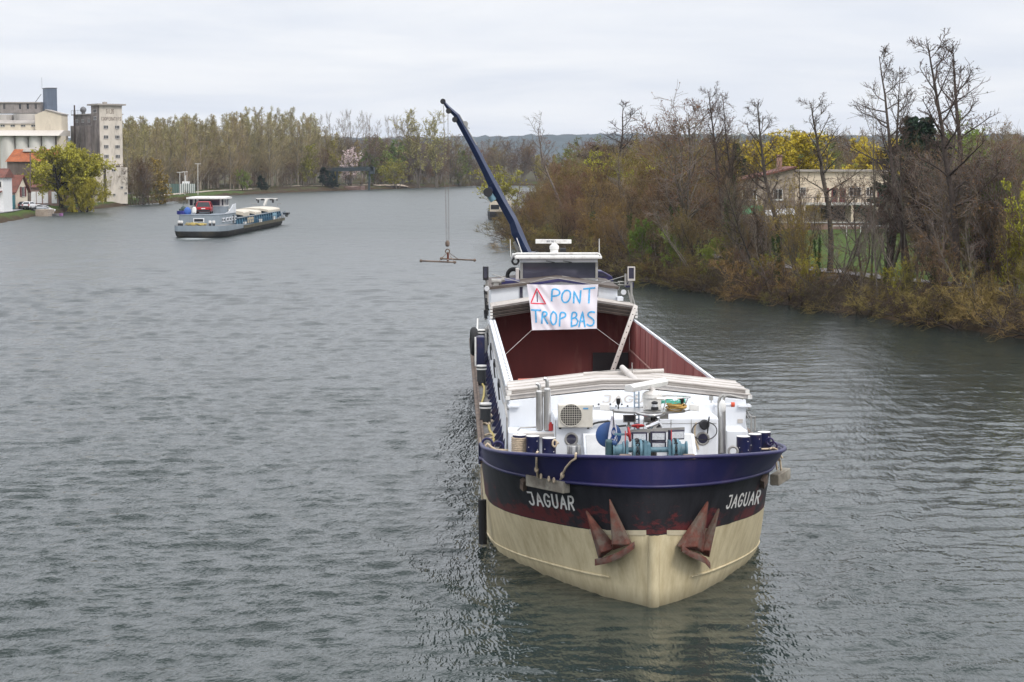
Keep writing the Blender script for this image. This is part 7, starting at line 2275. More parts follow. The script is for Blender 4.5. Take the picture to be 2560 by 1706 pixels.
def fnr2(u, v):
    return (p0[0] + (p1[0] - p0[0]) * (.435 + .13 * u / 4.6), yw0 + .40 + .12 * (.435 + .13 * u / 4.6), zc_ - .04 + v * .08), (0, -1, 0)


write(m, 'RADAR', fnr2, .70, .16, lift=.006, gap=1.25)
jg.add('radar_lettering', m, pm('ink_navy', (.02, .02, .06), .6), rs2, fix=False)
for u, v0, v1 in ((430, 290, 50), (1670, 270, 40)):
    m = MB(); m.tube([S(qW(u, v0), yw0 + .6), S(qW(u - (8 if u < 1000 else 0), v1), yw0 + .6)], .016, 6); jg.add('whip_aerial', m, s_letter, rfw)
m = MB(); m.tube([S(qW(600, 270), yw0 + 1.5), S(qW(513, 30), yw0 + 1.5)], .02, 6); jg.add('whip_aerial', m, s_letter, rfw)
m = MB(); q = S(qW(1120, 200), yw0 + .9); m.cyl(q, q + (.25, 0, 0), .09, n=12); m.ball(S(qW(792, 222), yw0 + .4), .05, 10); jg.add('roof_lamp', m, s_black, rfw)
m = MB(); m.ring(S(qW(495, 355), yw0 - .1), .13, .045, (0, 1, 0), 18, 8); jg.add('side_lamp', m, s_black, wh_)
m = MB()
for u in (925, 1165): m.tube([S(qW(u, 352), yw0 - .06), S(qW(u + 120, 372), yw0 - .06)], .014, 5)
jg.add('wiper', m, s_black, wh_)
m = MB(); m.tube([S(qW(1150, 565), yw0 - .3), S(qW(1380, 605), yw0 - .3), S(qW(1960, 660), yw0 - 2.5)], .018, 5); m.tube([S(qW(170, 535), yc0), S(qW(560, 650), yc0), S(qW(640, 660), yc0)], .014, 5); m.tube([S(qW(2060, 550), yc0), S(qW(1700, 660), yc0)], .014, 5)
m.tube([S(qW(705, 655), yc0 - .3), S(qW(960, 585), yc0 - .3), S(qW(1120, 600), yc0 - .3), S(qW(1640, 690), yc0 - .3)], .014, 5); jg.add('rigging_wire', m, s_steel, cab)
# grey pillar box left of wheelhouse, winch gear on the cabin roof
m = MB(); p0, p1 = S(qW(500, 640), 38.6), S(qW(545, 455), 38.6); m.b2((p0[0], 38.5, p0[2]), (p1[0], 38.9, p1[2])); jg.add('roof_cabinet', m, s_alu, cab, bevel=.02)
m = MB(); q = S(qW(230, 640), 36.9); m.cyl(q + (-.2, 0, 0), q + (.2, 0, 0), .12, n=12); m.b2(q + (-.12, -.1, -.3), q + (.1, .1, -.05)); m.cyl(S(qW(300, 620), 36.9), S(qW(345, 612), 36.9), .10, n=10); jg.add('cable_winch', m, s_steel, cab)
m = MB(); q = S(qW(470, 560), 41); m.ring(q, .28, .09, (0.4, .9, 0), 24, 8); jg.add('spare_tyre', m, pm_tyre, cab, smooth=60)
# side posts with lamps and mirrors
for sg, cols, mirror, lamp_q, lit in ((-1, ((78, 1140, 680), (105, 1080, 650)), (40, 120, 430, 622), (95, 740), 0), (1, ((2120, 930, 640), (2040, 650, 530)), (2068, 2172, 432, 630), (2010, 790), 1)):
    ps = Thing('lamp_post', ('left' if sg < 0 else 'right') + ' lamp mast beside the rear hatch stack, with a framed mirror on top', 'mast', S(qW(cols[0][0], 1140), 35.6), SHIP.M)
    m = MB()
    for u, v0, v1 in cols: m.tube([S(qW(u, v0 + 40), 35.6), S(qW(u, v1), 35.6)], .045, 8)
    u0, u1, v0, v1 = mirror
    m.tube([S(qW((u0 + u1) / 2 + (15 if sg < 0 else -40), v1 + 50), 35.6), S(qW((u0 + u1) / 2, v1 - 10), 35.6)], .03, 8)
    m.tube([S(qW(cols[0][0], cols[0][2] + 30), 35.6), S(qW((u0 + u1) / 2 + (0 if sg < 0 else -40), v1 + 45), 35.6)], .03, 8)
    ps.add('post', m, s_steel)
    p0, p1 = S(qW(u0, v1), 35.5), S(qW(u1, v0), 35.5)
    m = MB(); m.b2((p0[0], 35.45, p0[2]), (p1[0], 35.6, p1[2])); fr2 = ps.add('mirror_frame', m, s_alu if sg > 0 else s_black, bevel=.01)
    m = MB(); m.b2((p0[0] + .04, 35.43, p0[2] + .09), (p1[0] - .05, 35.447, p1[2] - .04)); ps.add('mirror_glass', m, s_glass, fr2)
    q = S(qW(*lamp_q), 35.4); m = MB(); m.lathe(q + (0, .12, 0), [(.05, 0), (.11, .10), (.115, .16), (.02, .165)], 16, (0, -1, 0)); lp = ps.add('lamp', m, s_steel, smooth=40)
    m = MB(); m.lathe(q - (0, .05, 0), [(.10, 0), (.09, .012)], 16, (0, -1, 0)); ps.add('lamp_glass', m, s_lens, lp)
    m = MB()
    if sg < 0:
        for v in (780, 900, 1000, 1070, 1120):
            q_ = S(qW(78 + RV.uniform(-15, 25), v), 35.5); m.box(q_, (.10, .08, .17)); m.bar(q_, q_ + (.08, 0, -.12), .04)
        m.tube([S(qW(60, 690), 35.5), S(qW(70, 900), 35.5), S(qW(95, 1150), 35.5)], .03, 6)
    else:
        m.tube([S(qW(2075, 760), 35.6), S(qW(2120, 950), 35.6)], .03, 6); m.tube([S(qW(2110, 740), 35.6), S(qW(2170, 980), 35.6)], .03, 6); m.tube([S(qW(1950, 640), 35.8), S(qW(1960, 700), 35.8), S(qW(1940, 760), 35.8)], .012, 5)
        for v in (648, 690): m.tube([S(qW(1930, v - 8), 35.7), S(qW(2120, v), 35.7)], .02, 5)
    ps.add('fittings', m, s_black if sg < 0 else s_steel)
# navy things at the stern: car under blue hood to the right of the wheelhouse
m = MB(); p = [S(qW(u, v), 43.5) for u, v in ((1650, 655), (1870, 640), (1850, 565), (1720, 495), (1650, 490))]; m.prism(p, (0, 1.6, 0)); bc = jg.add('stern_locker', m, s_navy, bevel=.03)
m = MB(); p = [S(qW(u, v), 43.48) for u, v in ((1665, 560), (1800, 575), (1740, 520), (1665, 510))]; m.prism(p, (0, .02, 0)); jg.add('locker_window', m, s_glass, bc)
m = MB(); p0, p1 = S(qW(260, 665), 37.5), S(qW(560, 648), 37.5); m.b2((p0[0], 37.4, p0[2] - .1), (p1[0], 40, p0[2] + .10)); jg.add('navy_roof_edge', m, s_navy, cab)
m = MB(); p0, p1 = S(qW(2040, 720), 36.5), S(qW(2150, 650), 36.5); m.b2((p0[0], 36.4, p0[2]), (p1[0], 37.2, p1[2])); jg.add('starboard_box', m, s_navy2)
# navy bin and gear on the left side deck
p0, p1 = S(qL(112, 582), 28.4), S(qL(192, 458), 28.4); m = MB(); m.b2((p0[0], 28.4, DZ - .02), (p1[0], 29.2, p1[2])); bx_ = jg.add('deck_bin', m, s_navy2, bevel=.03)
m = MB(); m.bar((p0[0] - .02, 28.38, DZ), (p0[0] - .02, 28.38, p1[2]), .06, .04); jg.add('bin_edge', m, s_letter, bx_)
m = MB(); rows = []
q = S(qL(93, 500), 29.5); m.ring(q, .40, .13, (1, .05, 0), 26, 10, sq=1.15); single('tyre_fender', m, pm_tyre, 'worn tyre fender hanging outside the left rail near the navy bin', 'tyre', SHIP.M, smooth=60)
m = MB(); q = S(qL(200, 400), 33.2); m.lathe((q[0], 33.2, DZ), [(.16, 0), (.16, .7), (.10, .85), (.04, .9)], 14); m.lathe((q[0] + .1, 34.5, DZ), [(.12, 0), (.14, 1.0), (.03, 1.1)], 12); jg.add('gas_bottle', m, s_steel, smooth=40)
m = MB(); m.tube([S(qL(128, 290), 35), S(qL(118, 480), 31), S(qL(112, 580), 29)], .03, 6); m.tube([S(qL(128, 290), 35), (S(qL(128, 290), 35)[0], 35, DZ)], .03, 6); jg.add('side_railing', m, s_letter)
# slanting gangplank in the hold
gp = Thing('gangplank', 'narrow grey plank leaning down into the hold from its right rear corner', 'plank', S(qC(1262, 1222), 31.8), SHIP.M)
m = MB(); a, b_ = S(qC(1456, 676), 33.6), S(qC(1262, 1222), 31.8); m.bar(a, b_, .16, .06, up=(0, 1, .3)); gp.add('plank', m, s_alu)
for k in range(11):
    p = a + (b_ - a) * (k + .5) / 11; m = MB(); m.cyl(p + (0, -.05, -.01), p + (0, -.03, -.01), .025, n=8); gp.add('bolt', m, s_black)

# the banner
yb0 = 33.55
BTL, BTR, BBL, BBR = [S(qW(u, v), yb0 + d_) for u, v, d_ in ((655, 676, .0), (1655, 676, .0), (730, 1322, -.05), (1635, 1298, -.05))]
bn_ = Thing('banner', 'white cloth banner painted with a red warning triangle and the blue words PONT TROP BAS', 'banner', (BBL + BBR) / 2, SHIP.M)


def ban(u, v):
    u_ = min(max(u, -.02), 1.02); v_ = min(max(v, -.02), 1.02)
    p = (BBL * (1 - u_) + BBR * u_) * (1 - v_) + (BTL * (1 - u_) + BTR * u_) * v_
    f = .018 * math.sin(9 * (u_ * .8 + v_ * 1.1)) + .020 * math.exp(-((u_ - .16 - .35 * (1 - v_) * .3) / .10) ** 2) * math.sin(46 * (u_ + .45 * v_)) + .012 * math.sin(31 * u_ + 6 * v_)
    sag = -.03 * math.sin(math.pi * u_) * (v_) - .02 * math.sin(math.pi * v_) * (abs(u_ - .5) * 2) * 0
    return np.array([p[0] + (.5 - u_) * .04 * math.sin(math.pi * v_), p[1] - .05 + f, p[2] + sag])


rows = [[ban(u, v) for u in np.linspace(0, 1, 70)] for v in np.linspace(0, 1, 44)]
m = MB(); m.grid(rows)
mcl = pm('banner_cloth', (.80, .775, .83), .9, var=.03, scale=2)
clo = bn_.add('cloth', m, mcl, smooth=0)
WB, HB = (BTR[0] - BTL[0] + BBR[0] - BBL[0]) / 2, BTL[2] - BBL[2]


def banf(x, y):
    return ban(x / WB, y / HB), (0, -1, 0)


p_blue = pm('paint_cyan', (.07, .42, .78), .8, var=.3, scale=9, dirt=(.35, .62, .85), damt=.45, dscale=9)
p_rd = pm('paint_red', (.78, .055, .10), .8, var=.12, scale=6)


def bq(u, v):
    """W-crop pixel -> metres on the banner"""
    p = S(qW(u, v), yb0)
    f = (BTL[2] - p[2]) / HB
    l_, r_2 = BTL[0] + (BBL[0] - BTL[0]) * f, BTR[0] + (BBR[0] - BTR[0]) * f
    return ((p[0] - l_) / (r_2 - l_) * WB, p[2] - BBL[2])


GLB = {'P1': [[(1000, 905), (1005, 735), (1060, 735), (1110, 755), (1118, 800), (1085, 830), (1010, 838)]], 'O1': [[(1190, 760), (1150, 800), (1140, 880), (1170, 930), (1220, 930), (1262, 870), (1268, 790), (1240, 752), (1190, 757)]],
       'N1': [[(1312, 935), (1316, 765), (1400, 950), (1412, 765)]], 'T1': [[(1455, 738), (1605, 726)], [(1535, 735), (1528, 940)]],
       'T2': [[(715, 1035), (840, 1040)], [(770, 1040), (782, 1205)]], 'R2': [[(862, 1222), (868, 1060), (910, 1060), (938, 1085), (915, 1125), (870, 1130)], [(890, 1135), (942, 1230)]],
       'O2': [[(1020, 1062), (985, 1110), (985, 1200), (1015, 1250), (1055, 1235), (1072, 1160), (1062, 1085), (1020, 1060)]], 'P2': [[(1112, 1265), (1118, 1075), (1165, 1070), (1200, 1095), (1195, 1135), (1120, 1165)]],
       'B2': [[(1278, 1275), (1285, 1072), (1340, 1075), (1360, 1105), (1340, 1150), (1290, 1165)], [(1340, 1155), (1372, 1200), (1350, 1255), (1278, 1278)]], 'A2': [[(1385, 1280), (1440, 1065), (1468, 1285)], [(1400, 1210), (1462, 1205)]],
       'S2': [[(1605, 1080), (1560, 1068), (1515, 1090), (1515, 1130), (1560, 1160), (1600, 1200), (1590, 1260), (1540, 1280), (1500, 1255)]]}
GLB = {k: v for k, v in GLB.items()}


def smooth_poly(P_, corner=True):
    P_ = np.array(P_, float); k = len(P_)
    if k < 5: return P_
    tt = np.linspace(0, k - 1, k * 4); Q = np.stack([np.interp(tt, range(k), P_[:, i]) for i in range(2)], 1)
    for _ in range(3): Q[1:-1] = (Q[:-2] + 2 * Q[1:-1] + Q[2:]) / 4
    return Q


k_ = 0
for ch, strokes in GLB.items():
    m = MB()
    for s_ in strokes:
        k_ += 1; ribbon(m, smooth_poly([bq(*p) for p in s_]), .066, banf, .006 + .0004 * k_)
    bn_.add('painted_letter', m, p_blue, clo, fix=False)
m = MB(); ribbon(m, [bq(*p) for p in ((795, 735), (705, 942), (915, 950), (795, 735), (780, 765))], .05, banf, .006); bn_.add('warning_triangle', m, p_rd, clo, fix=False)
m = MB(); ribbon(m, [bq(795, 782), bq(798, 920)], .035, banf, .007); bn_.add('exclamation_stroke', m, pm('ink', (.05, .04, .09), .8), clo, fix=False)
for q0, q1, y in ((qC(597, 878), qC(350, 1106), 27.0), (qC(1132, 866), qC(1332, 1016), 30.5)):
    m = MB(); m.tube([S(q0, yb0 - .05), S(q1, y)], .008, 5); bn_.add('tie_line', m, s_alu)

# deck crane at the stern
yk = 43.8
K_ = lambda u, v, d=0.0: S(qK(u, v), yk + d)
dc = Thing('deck_crane', 'dark blue deck crane raised over the stern, its boom leaning to the left', 'crane', (K_(1000, 1390)[0], yk, DZ), SHIP.M)


def boomseg(pl, d0, d1):
    """a box girder: outline points (left edge, right edge) swept in depth"""
    m = MB(); 
    vs = []
    for (lu, lv), (ru, rv), h_ in pl:
        A_, B_ = K_(lu, lv), K_(ru, rv)
        e = B_ - A_
        vs.append([A_ + (0, -.1 * h_, 0), A_ + e * .60 + (0, -1.5 * h_, 0), B_ + (0, .4 * h_, 0), A_ + e * .62 + (0, 1.2 * h_, 0), A_ + (0, h_, 0)])
    n5 = 5
    flat = [p for r in vs for p in r]
    fs = [(i * n5 + j, i * n5 + (j + 1) % n5, (i + 1) * n5 + (j + 1) % n5, (i + 1) * n5 + j) for i in range(len(vs) - 1) for j in range(n5)]
    fs += [tuple(range(n5)), tuple((len(vs) - 1) * n5 + j for j in range(n5))]
    return m.add(flat, fs)


m = boomseg([((640, 800), (715, 750), .17), ((730, 960), (798, 910), .19), ((835, 1150), (895, 1080), .22), ((852, 1240), (948, 1195), .24), ((905, 1330), (1000, 1320), .24), ((960, 1420), (1035, 1395), .24)], 0, 0)
dc.add('main_boom', m, s_tarp, bevel=.015)
m = boomseg([((338, 200), (395, 172), .11), ((480, 460), (545, 440), .12), ((570, 640), (632, 605), .13), ((645, 805), (712, 752), .15)], 0, 0)
dc.add('boom_extension', m, s_tarp, bevel=.012)
m = boomseg([((232, 55), (250, 40), .05), ((272, 115), (300, 92), .08), ((338, 185), (385, 165), .10), ((345, 215), (400, 195), .11)], 0, 0)
dc.add('jib', m, s_tarp, bevel=.012)
for q, w_ in ((K_(290, 135, -.05), .08), (K_(345, 212), .14), (K_(240, 50), .06)):
    m = MB(); m.cyl(q + (0, -w_, 0), q + (0, w_, 0), .12, n=12); dc.add('sheave', m, s_black)
m = MB(); q = K_(438, 252, .05); m.cyl(q + (0, -.1, 0), q + (0, .1, 0), .13, n=12); m.tube([q, K_(465, 285, .05), K_(478, 292, .05)], .02, 5); m.tube([K_(385, 168), K_(425, 240), K_(540, 440)], .03, 6); dc.add('hose_reel', m, s_steel)
m = MB(); p0, p1 = K_(640, 860, -.1), K_(680, 830, -.1); m.cyl(p0 + (0, -.24, 0), p0 + (0, .24, 0), .20, n=18); cw = dc.add('cable_drum', m, s_black, smooth=40)
m = MB(); m.cyl(K_(655, 880, -.1), K_(692, 935, -.1), .15, n=14); dc.add('winch_motor', m, s_teal, cw, smooth=40)
m = MB(); m.b2(K_(640, 850, -.12), K_(705, 812, .15)); dc.add('winch_bracket', m, s_tarp, cw)
m = MB(); q = K_(1000, 1390); m.lathe((q[0] + .1, yk + .1, DZ), [(.45, 0), (.45, .3), (.32, .35), (.32, q[2] - DZ - .4), (.36, q[2] - DZ)], 18); dc.add('slewing_column', m, s_tarp, smooth=35)
m = MB(); m.tube([K_(880, 1300, .5), K_(1000, 1600, .5)], .10, 10); dc.add('lift_ram', m, s_steel)
m = MB()
h0 = K_(281, 1290)
for (u, v), dx_ in (((243, 80), -.06), ((247, 85), -.02), ((283, 140), .03), ((286, 140), .07)):
    m.tube([K_(u, v), h0 + (dx_, 0, 0)], .005, 4)
dc.add('hoist_rope', m, s_rust)
m = MB(); m.lathe(K_(280, 1345), [(.03, 0), (.09, .05), (.10, .18), (.06, .25), (.03, .28)], 12); q = K_(281, 1360); m.ring(q - (0, 0, .12), .09, .025, (0, 1, 0), 16, 6); dc.add('hook_block', m, s_rust, smooth=40)
lb_ = Thing('lifting_beam', 'rusty cross shaped car lifting beam hanging from the crane hook over the water', 'lifting beam', K_(285, 1468), SHIP.M)
m = MB(); m.b2(K_(275, 1462) - (0, .06, 0), K_(293, 1398) + (0, .06, 0)); lb_.add('spine', m, pm('red_rust', (.14, .035, .02), .8))
m = MB(); m.tube([K_(284, 1470, -.9), K_(284, 1455, .9)], .05, 8); lb_.add('centre_bar', m, s_rust)
for pts, d_ in (((45, 1470, 345, 1483), -.9), ((225, 1450, 522, 1464), .9)):
    m = MB(); a, b_ = K_(pts[0], pts[1], d_), K_(pts[2], pts[3], d_); m.tube([a, b_], .035, 8)
    for e_ in (a, b_): m.ball(e_, .07, 8)
    lb_.add('cross_bar', m, s_rust)
m = MB()
for u, v, d_ in ((230, 1448, .9), (372, 1452, .9), (200, 1478, -.9), (340, 1480, -.9)): m.tube([K_(283, 1390), K_(u, v, d_)], .014, 5)
lb_.add('sling', m, s_rust)

# ------------------------------------------------------------------ the grey barge sailing away
T2 = BARGE.at
g_grey = pm('barge_grey', (.235, .275, .31), .6, var=.12, scale=.8, dirt=(.15, .17, .185), damt=.4, dscale=.7, streak=4)
g_low = pm('barge_lower', (.030, .030, .028), .7, var=.3, scale=.8, dirt=(.10, .085, .055), damt=.5, dscale=.6, streak=2)
g_blue = pm('barge_blue', (.10, .25, .36), .55, var=.15, scale=1.0)
g_blued = pm('barge_blue_dark', (.03, .09, .15), .55, var=.15)
g_cream = pm('barge_cream', (.56, .51, .42), .65, var=.1, scale=1.0, dirt=(.36, .31, .25), damt=.4, dscale=.8)
bg_ = Thing('cargo_barge', 'grey river barge sailing away with a car on its stern and half open cream hatches', 'barge', (0, 0, 0), BARGE.M)
zD = T2(qE(500, 815), .6)[2]; zB_ = T2(qE(500, 908), .4)[2]
zU = T2(qE(600, 642), 3.0)[2]
LB_ = 58.0


def bplan(k):
    half = [(0, .0), (1.6, .05), (2.6, .35), (3.2, 1.3), (3.45, 3.2), (3.5, 6.0), (3.5, 30), (3.5, 48), (3.1, 53), (2.2, 56.2), (.9, 57.8), (0, LB_)]
    pts = [(-a * k, y + (1 - k) * 3 * (1 if y < 10 else -1 if y > 50 else 0)) for a, y in half] + [(a * k, y + (1 - k) * 3 * (1 if y < 10 else -1 if y > 50 else 0)) for a, y in half[-2:0:-1]]
    return pts


def loop(mb, zk):
    rows = [[(x, y, z(y) if callable(z) else z) for x, y in bplan(k)] for z, k in zk]
    rows = [r + [r[0]] for r in rows]
    mb.grid(rows); return rows


dk = lambda y: zD - (0 if y < 8 else .55 * min(1, (y - 8) / 3)) + max(0, (y - 44) / 14) ** 2 * .9
m = MB(); r_ = loop(m, [(-.5, .80), (0, .90), (.25, .96), (zB_ + .0, 1.0)]); m.add(r_[0][:-1], [tuple(range(len(r_[0]) - 1))]); bg_.add('lower_hull', m, g_low, smooth=40)
m = MB(); loop(m, [(zB_, 1.0), (lambda y: zB_ + (dk(y) - zB_) * .5, 1.004), (dk, 1.0)]); bg_.add('hull', m, [g_grey], smooth=40)
m = MB(); L0 = bplan(1.0); n2 = len(L0) // 2
for i in range(n2):
    a, b_, c_, d_ = L0[i], L0[i + 1], L0[(-i - 1) % len(L0)], L0[(-i) % len(L0)]
    m.add([(p[0], p[1], dk(p[1]) - .03) for p in (a, b_, c_, d_)], [(0, 1, 2, 3)])
bg_.add('deck', m, s_grey)
m = MB(); m.prism([(3.53, 14, zB_ - .1), (3.53, 52, zB_ - .1), (3.53, 52, zB_ + .35), (3.53, 14, zB_ + .35)], (.02, 0, 0)); bg_.add('side_scuff', m, pm('hull_moss', (.085, .075, .045), .85, var=.35, scale=1))
# blunt deckhouse
pl = [(T2(qE(290, 700), 3.2)[0], 4.0), (T2(qE(330, 700), 2.4)[0], 2.6), (.4, 2.2), (1.5, 2.6), (2.1, 4.0), (2.35, 6.5), (2.4, 14.5), (-3.0, 14.5)]
m = MB(); m.prism([(x, y, zD - .1) for x, y in pl], (0, 0, zU - zD + .1)); hs2 = bg_.add('deckhouse', m, g_grey, bevel=.03)
m = MB(); m.prism([(x * 1.02, 2.2 + (y - 2.2) * 1.0 - .05, zU) for x, y in pl], (0, 0, .07)); bg_.add('upper_deck', m, g_grey, hs2)
p0, p1 = T2(qE(545, 762), 2.2), T2(qE(722, 692), 2.2)
m = MB(); m.b2((p0[0], 2.14, p0[2]), (p1[0], 2.22, p1[2])); wf = bg_.add('stern_window', m, s_white, hs2)
m = MB(); m.b2((p0[0] + .12, 2.12, p0[2] + .1), (p1[0] - .12, 2.16, p1[2] - .1)); bg_.add('pane', m, c_dark, wf)
for k in range(5):
    y = 5.2 + k * 2.1; xw = 2.2 + .15 * min(1, (y - 4) / 3); zc0, zc1 = zD + .35, zU - .42
    m = MB(); m.b2((xw - .2, y, zc0), (xw + .10, y + 1.35, zc1)); wf = bg_.add('side_window', m, s_white, hs2)
    m = MB(); m.b2((xw + .06, y + .14, zc0 + .12), (xw + .115, y + 1.2, zc1 - .12)); m.b2((xw - .1, y - .02, zc0 + .12), (xw + .03, y + .02, zc1 - .12)); bg_.add('pane', m, c_dark, wf)
m = MB(); m.b2((2.38, 12.2, zD), (2.46, 13.0, zU - .2)); bg_.add('side_door', m, c_dark, hs2)
# white sweep of bulwark up to the hold
m = MB(); P_ = [(2.1, 4.2, zU + .05), (2.3, 6.5, zU + .12), (2.36, 9, zU + .32), (2.36, 11, zU + .75), (2.36, 12.2, zU + 1.15), (2.36, 14.6, zU + 1.25)]
m.prism([(p[0], p[1], zU) for p in P_] + [p for p in P_[::-1]], (.06, 0, 0)); bg_.add('white_bulwark', m, s_white, hs2)
# wheelhouse
yq0, yq1 = 10.2, 13.6
xa, xb = T2(qE(475, 400), yq0)[0], T2(qE(1048, 400), yq0)[0]
zq0, zq1, zq2 = T2(qE(700, 492), yq0)[2], T2(qE(700, 378), yq0)[2], T2(qE(700, 338), yq0)[2]
m = MB(); m.b2((xa + .3, yq0 + .2, zU), (xb, yq1 - .1, zq0)); w2 = bg_.add('wheelhouse', m, g_grey)
m = MB(); m.b2((xa + .05, yq0 + .05, zq0), (xb - .05, yq1 - .05, zq1)); bg_.add('wheelhouse_glass', m, s_glass, w2)
m = MB()
for u in (475, 545, 560, 605, 620, 985, 1000, 1046):
    x = T2(qE(u, 430), yq0)[0]; m.b2((x - .07, yq0 - .02, zq0 - .02), (x + .07, yq0 + .1, zq1 + .02))
for y in (yq0 + 1.3, yq1 - .05): m.b2((xb - .1, y - .07, zq0), (xb + .03, y + .07, zq1))
m.b2((xa, yq0 - .04, zq0 - .08), (xb + .05, yq1, zq0 + .06)); bg_.add('window_posts', m, s_letter, w2)
m = MB(); m.b2((xa - .15, yq0 - 1.1, zq1), (xb + .4, yq1 + .4, zq1 + .22)); m.hexa([(xa - .1, yq0 - 1.0, zq1 + .22), (xb + .3, yq0 - 1, zq1 + .22), (xb + .3, yq1 + .3, zq1 + .22), (xa - .1, yq1 + .3, zq1 + .22), (xa + .5, yq0 - .2, zq2), (xb - .1, yq0 - .2, zq2), (xb - .1, yq1, zq2), (xa + .5, yq1, zq2)]); bg_.add('wheelhouse_roof', m, s_letter, w2)
m = MB(); a, b_ = T2(qE(860, 640), 9.9), T2(qE(1090, 500), 9.9); m.b2((a[0], 9.9, zU), (b_[0], 10.15, b_[2])); bg_.add('cabin_front', m, g_grey, w2)
# bollards
for u, v in ((313, 800), (352, 800), (818, 790), (878, 790)):
    p = T2(qE(u, v), .95); m = MB(); m.lathe((p[0], .95, zD - .05), [(.19, 0), (.17, .1), (.17, .45)], 12); bb_ = bg_.add('bollard', m, s_black, smooth=35)
    m = MB(); m.lathe((p[0], .95, zD + .30), [(.18, 0), (.2, .1), (.2, .26), (.12, .32)], 12); bg_.add('bollard_cap', m, s_letter, bb_, smooth=35)
# hold side with ribs
xc = 2.5; yh0, yh1 = 14.8, 53.5
zt2 = lambda y: T2(qE(1215, 690), 14.8)[2] + (T2(qE(2030, 572), 53.5)[2] - T2(qE(1215, 690), 14.8)[2]) * (y - 14.8) / 38.7
ysp = np.linspace(yh0, yh1, 9)
for sg in (1, -1):
    m = MB(); m.prism([(sg * xc, y, dk(y) - .05) for y in ysp] + [(sg * xc, y, zt2(y)) for y in ysp[::-1]], (-sg * .12, 0, 0)); cw2 = bg_.add('coaming', m, g_blue)
    m = MB()
    for a, b_ in zip(ysp[:-1], ysp[1:]): m.bar((sg * (xc + .05), a, zt2(a)), (sg * (xc + .05), b_, zt2(b_)), .30, .10)
    bg_.add('coaming_flange', m, g_grey if sg > 0 else g_blued, cw2)
    if sg > 0:
        for y in np.linspace(yh0 + .6, yh1 - .4, 19):
            m = MB(); m.prism([(xc, y, dk(y)), (xc + .34, y, dk(y)), (xc + .18, y, zt2(y) - .05), (xc, y, zt2(y) - .05)], (0, .10, 0)); bg_.add('rib', m, g_blued, cw2)
        m = MB(); m.b2((xc + .30, 21.5, dk(22) + .25), (xc + .4, 26.5, zt2(24) - .15)); bg_.add('tan_plate', m, pm('tan_plate', (.42, .36, .26), .7, var=.2), cw2)
        m = MB(); m.b2((xc + .30, 44.5, dk(45) + .15), (xc + .37, 48.0, zt2(46) - .12)); bg_.add('pale_plate', m, pm('pale_blue_plate', (.20, .36, .46), .6), cw2)
        m = MB()
        for a, b_ in zip(ysp[:-1], ysp[1:]):
            m.bar((3.42, a, dk(a) + .75), (3.42, b_, dk(b_) + .75), .05)
        for y in np.linspace(15.5, 53, 20): m.bar((3.42, y, dk(y)), (3.42, y, dk(y) + .75), .05)
        bg_.add('side_railing', m, g_blued)
        for y in (16.5, 17.5, 30, 31, 43, 44):
            m = MB(); m.lathe((3.2, y, dk(y)), [(.14, 0), (.14, .4), (.18, .42), (.18, .55)], 10); bg_.add('side_bollard', m, s_letter)
m = MB(); m.b2((-xc, yh0 - .1, zD - .5), (xc, yh0, zt2(yh0))); m.b2((-xc, yh1, zD - .2), (xc, yh1 + .15, zt2(yh1))); bg_.add('hold_bulkhead', m, g_blued)
m = MB(); m.b2((-xc + .12, yh0, .3), (xc - .12, yh1, .35)); bg_.add('hold_floor', m, pm('hold_dark', (.03, .024, .022), .9))
for y0, y1, dz_, nst in ((19.5, 24.5, .28, 3), (29.5, 35.0, .28, 2), (41.5, 53.2, .28, 2)):
    for k in range(nst):
        z0 = zt2((y0 + y1) / 2) + .06 + k * .17 + (.12 if nst == 3 else .05)
        prof = [(-2.62, z0 - .02), (-1.5, z0 + dz_ * .75), (0, z0 + dz_), (1.5, z0 + dz_ * .75), (2.45, z0 + .05), (2.62, z0 - .1)]
        m = MB(); m.prism([(x, y0 + .05 * k, z) for x, z in prof] + [(x * 1.0, y0 + .05 * k, z + .15) for x, z in prof[::-1]], (0, y1 - y0, 0)); bg_.add('hatch_cover', m, g_cream)
# bow mast with lamps
bm_ = MB(); ym2 = 54.0
B2 = lambda u, v: T2(qE(u, v), ym2)
bm_.bar(B2(1570, 373), B2(1918, 373), .12, .14); mt2 = bg_.add('bow_mast', bm_, s_letter)
m = MB(); m.bar(B2(1745, 375), B2(1700, 485), .42, .3); m.bar(B2(1762, 375), B2(1732, 485), .06); bg_.add('mast_leg', m, s_letter, mt2)
for u, v0, v1, w in ((1578, 378, 405, .16), (1676, 376, 402, .5), (1818, 376, 402, .5), (1912, 378, 405, .16), (1605, 392, 440, .22), (1845, 385, 440, .3)):
    p0, p1 = B2(u, v1), B2(u, v0); m = MB(); m.b2((p0[0] - w / 2, ym2 - .1, p0[2]), (p0[0] + w / 2, ym2 + .1, p1[2])); bg_.add('mast_lamp', m, s_black, mt2)
m = MB(); m.tube([B2(1490, 455), B2(1570, 455), B2(1580, 490)], .05, 6); m.tube([B2(1985, 450), B2(1925, 452), B2(1922, 490)], .05, 6); bg_.add('bow_rail', m, s_steel)
m = MB(); p = T2(qE(2070, 600), 55); m.b2((p[0] - .5, 54.2, dk(55)), (p[0] + .35, 56, p[2])); m.b2((-1.5, 54, dk(55)), (1.2, 56, zt2(53) - .2)); bg_.add('bow_locker', m, s_black)
m = MB(); p = T2(qE(2072, 645), 55.5); m.ball((p[0], 55.5, p[2]), .28, 10); bg_.add('bow_fender', m, s_letter)
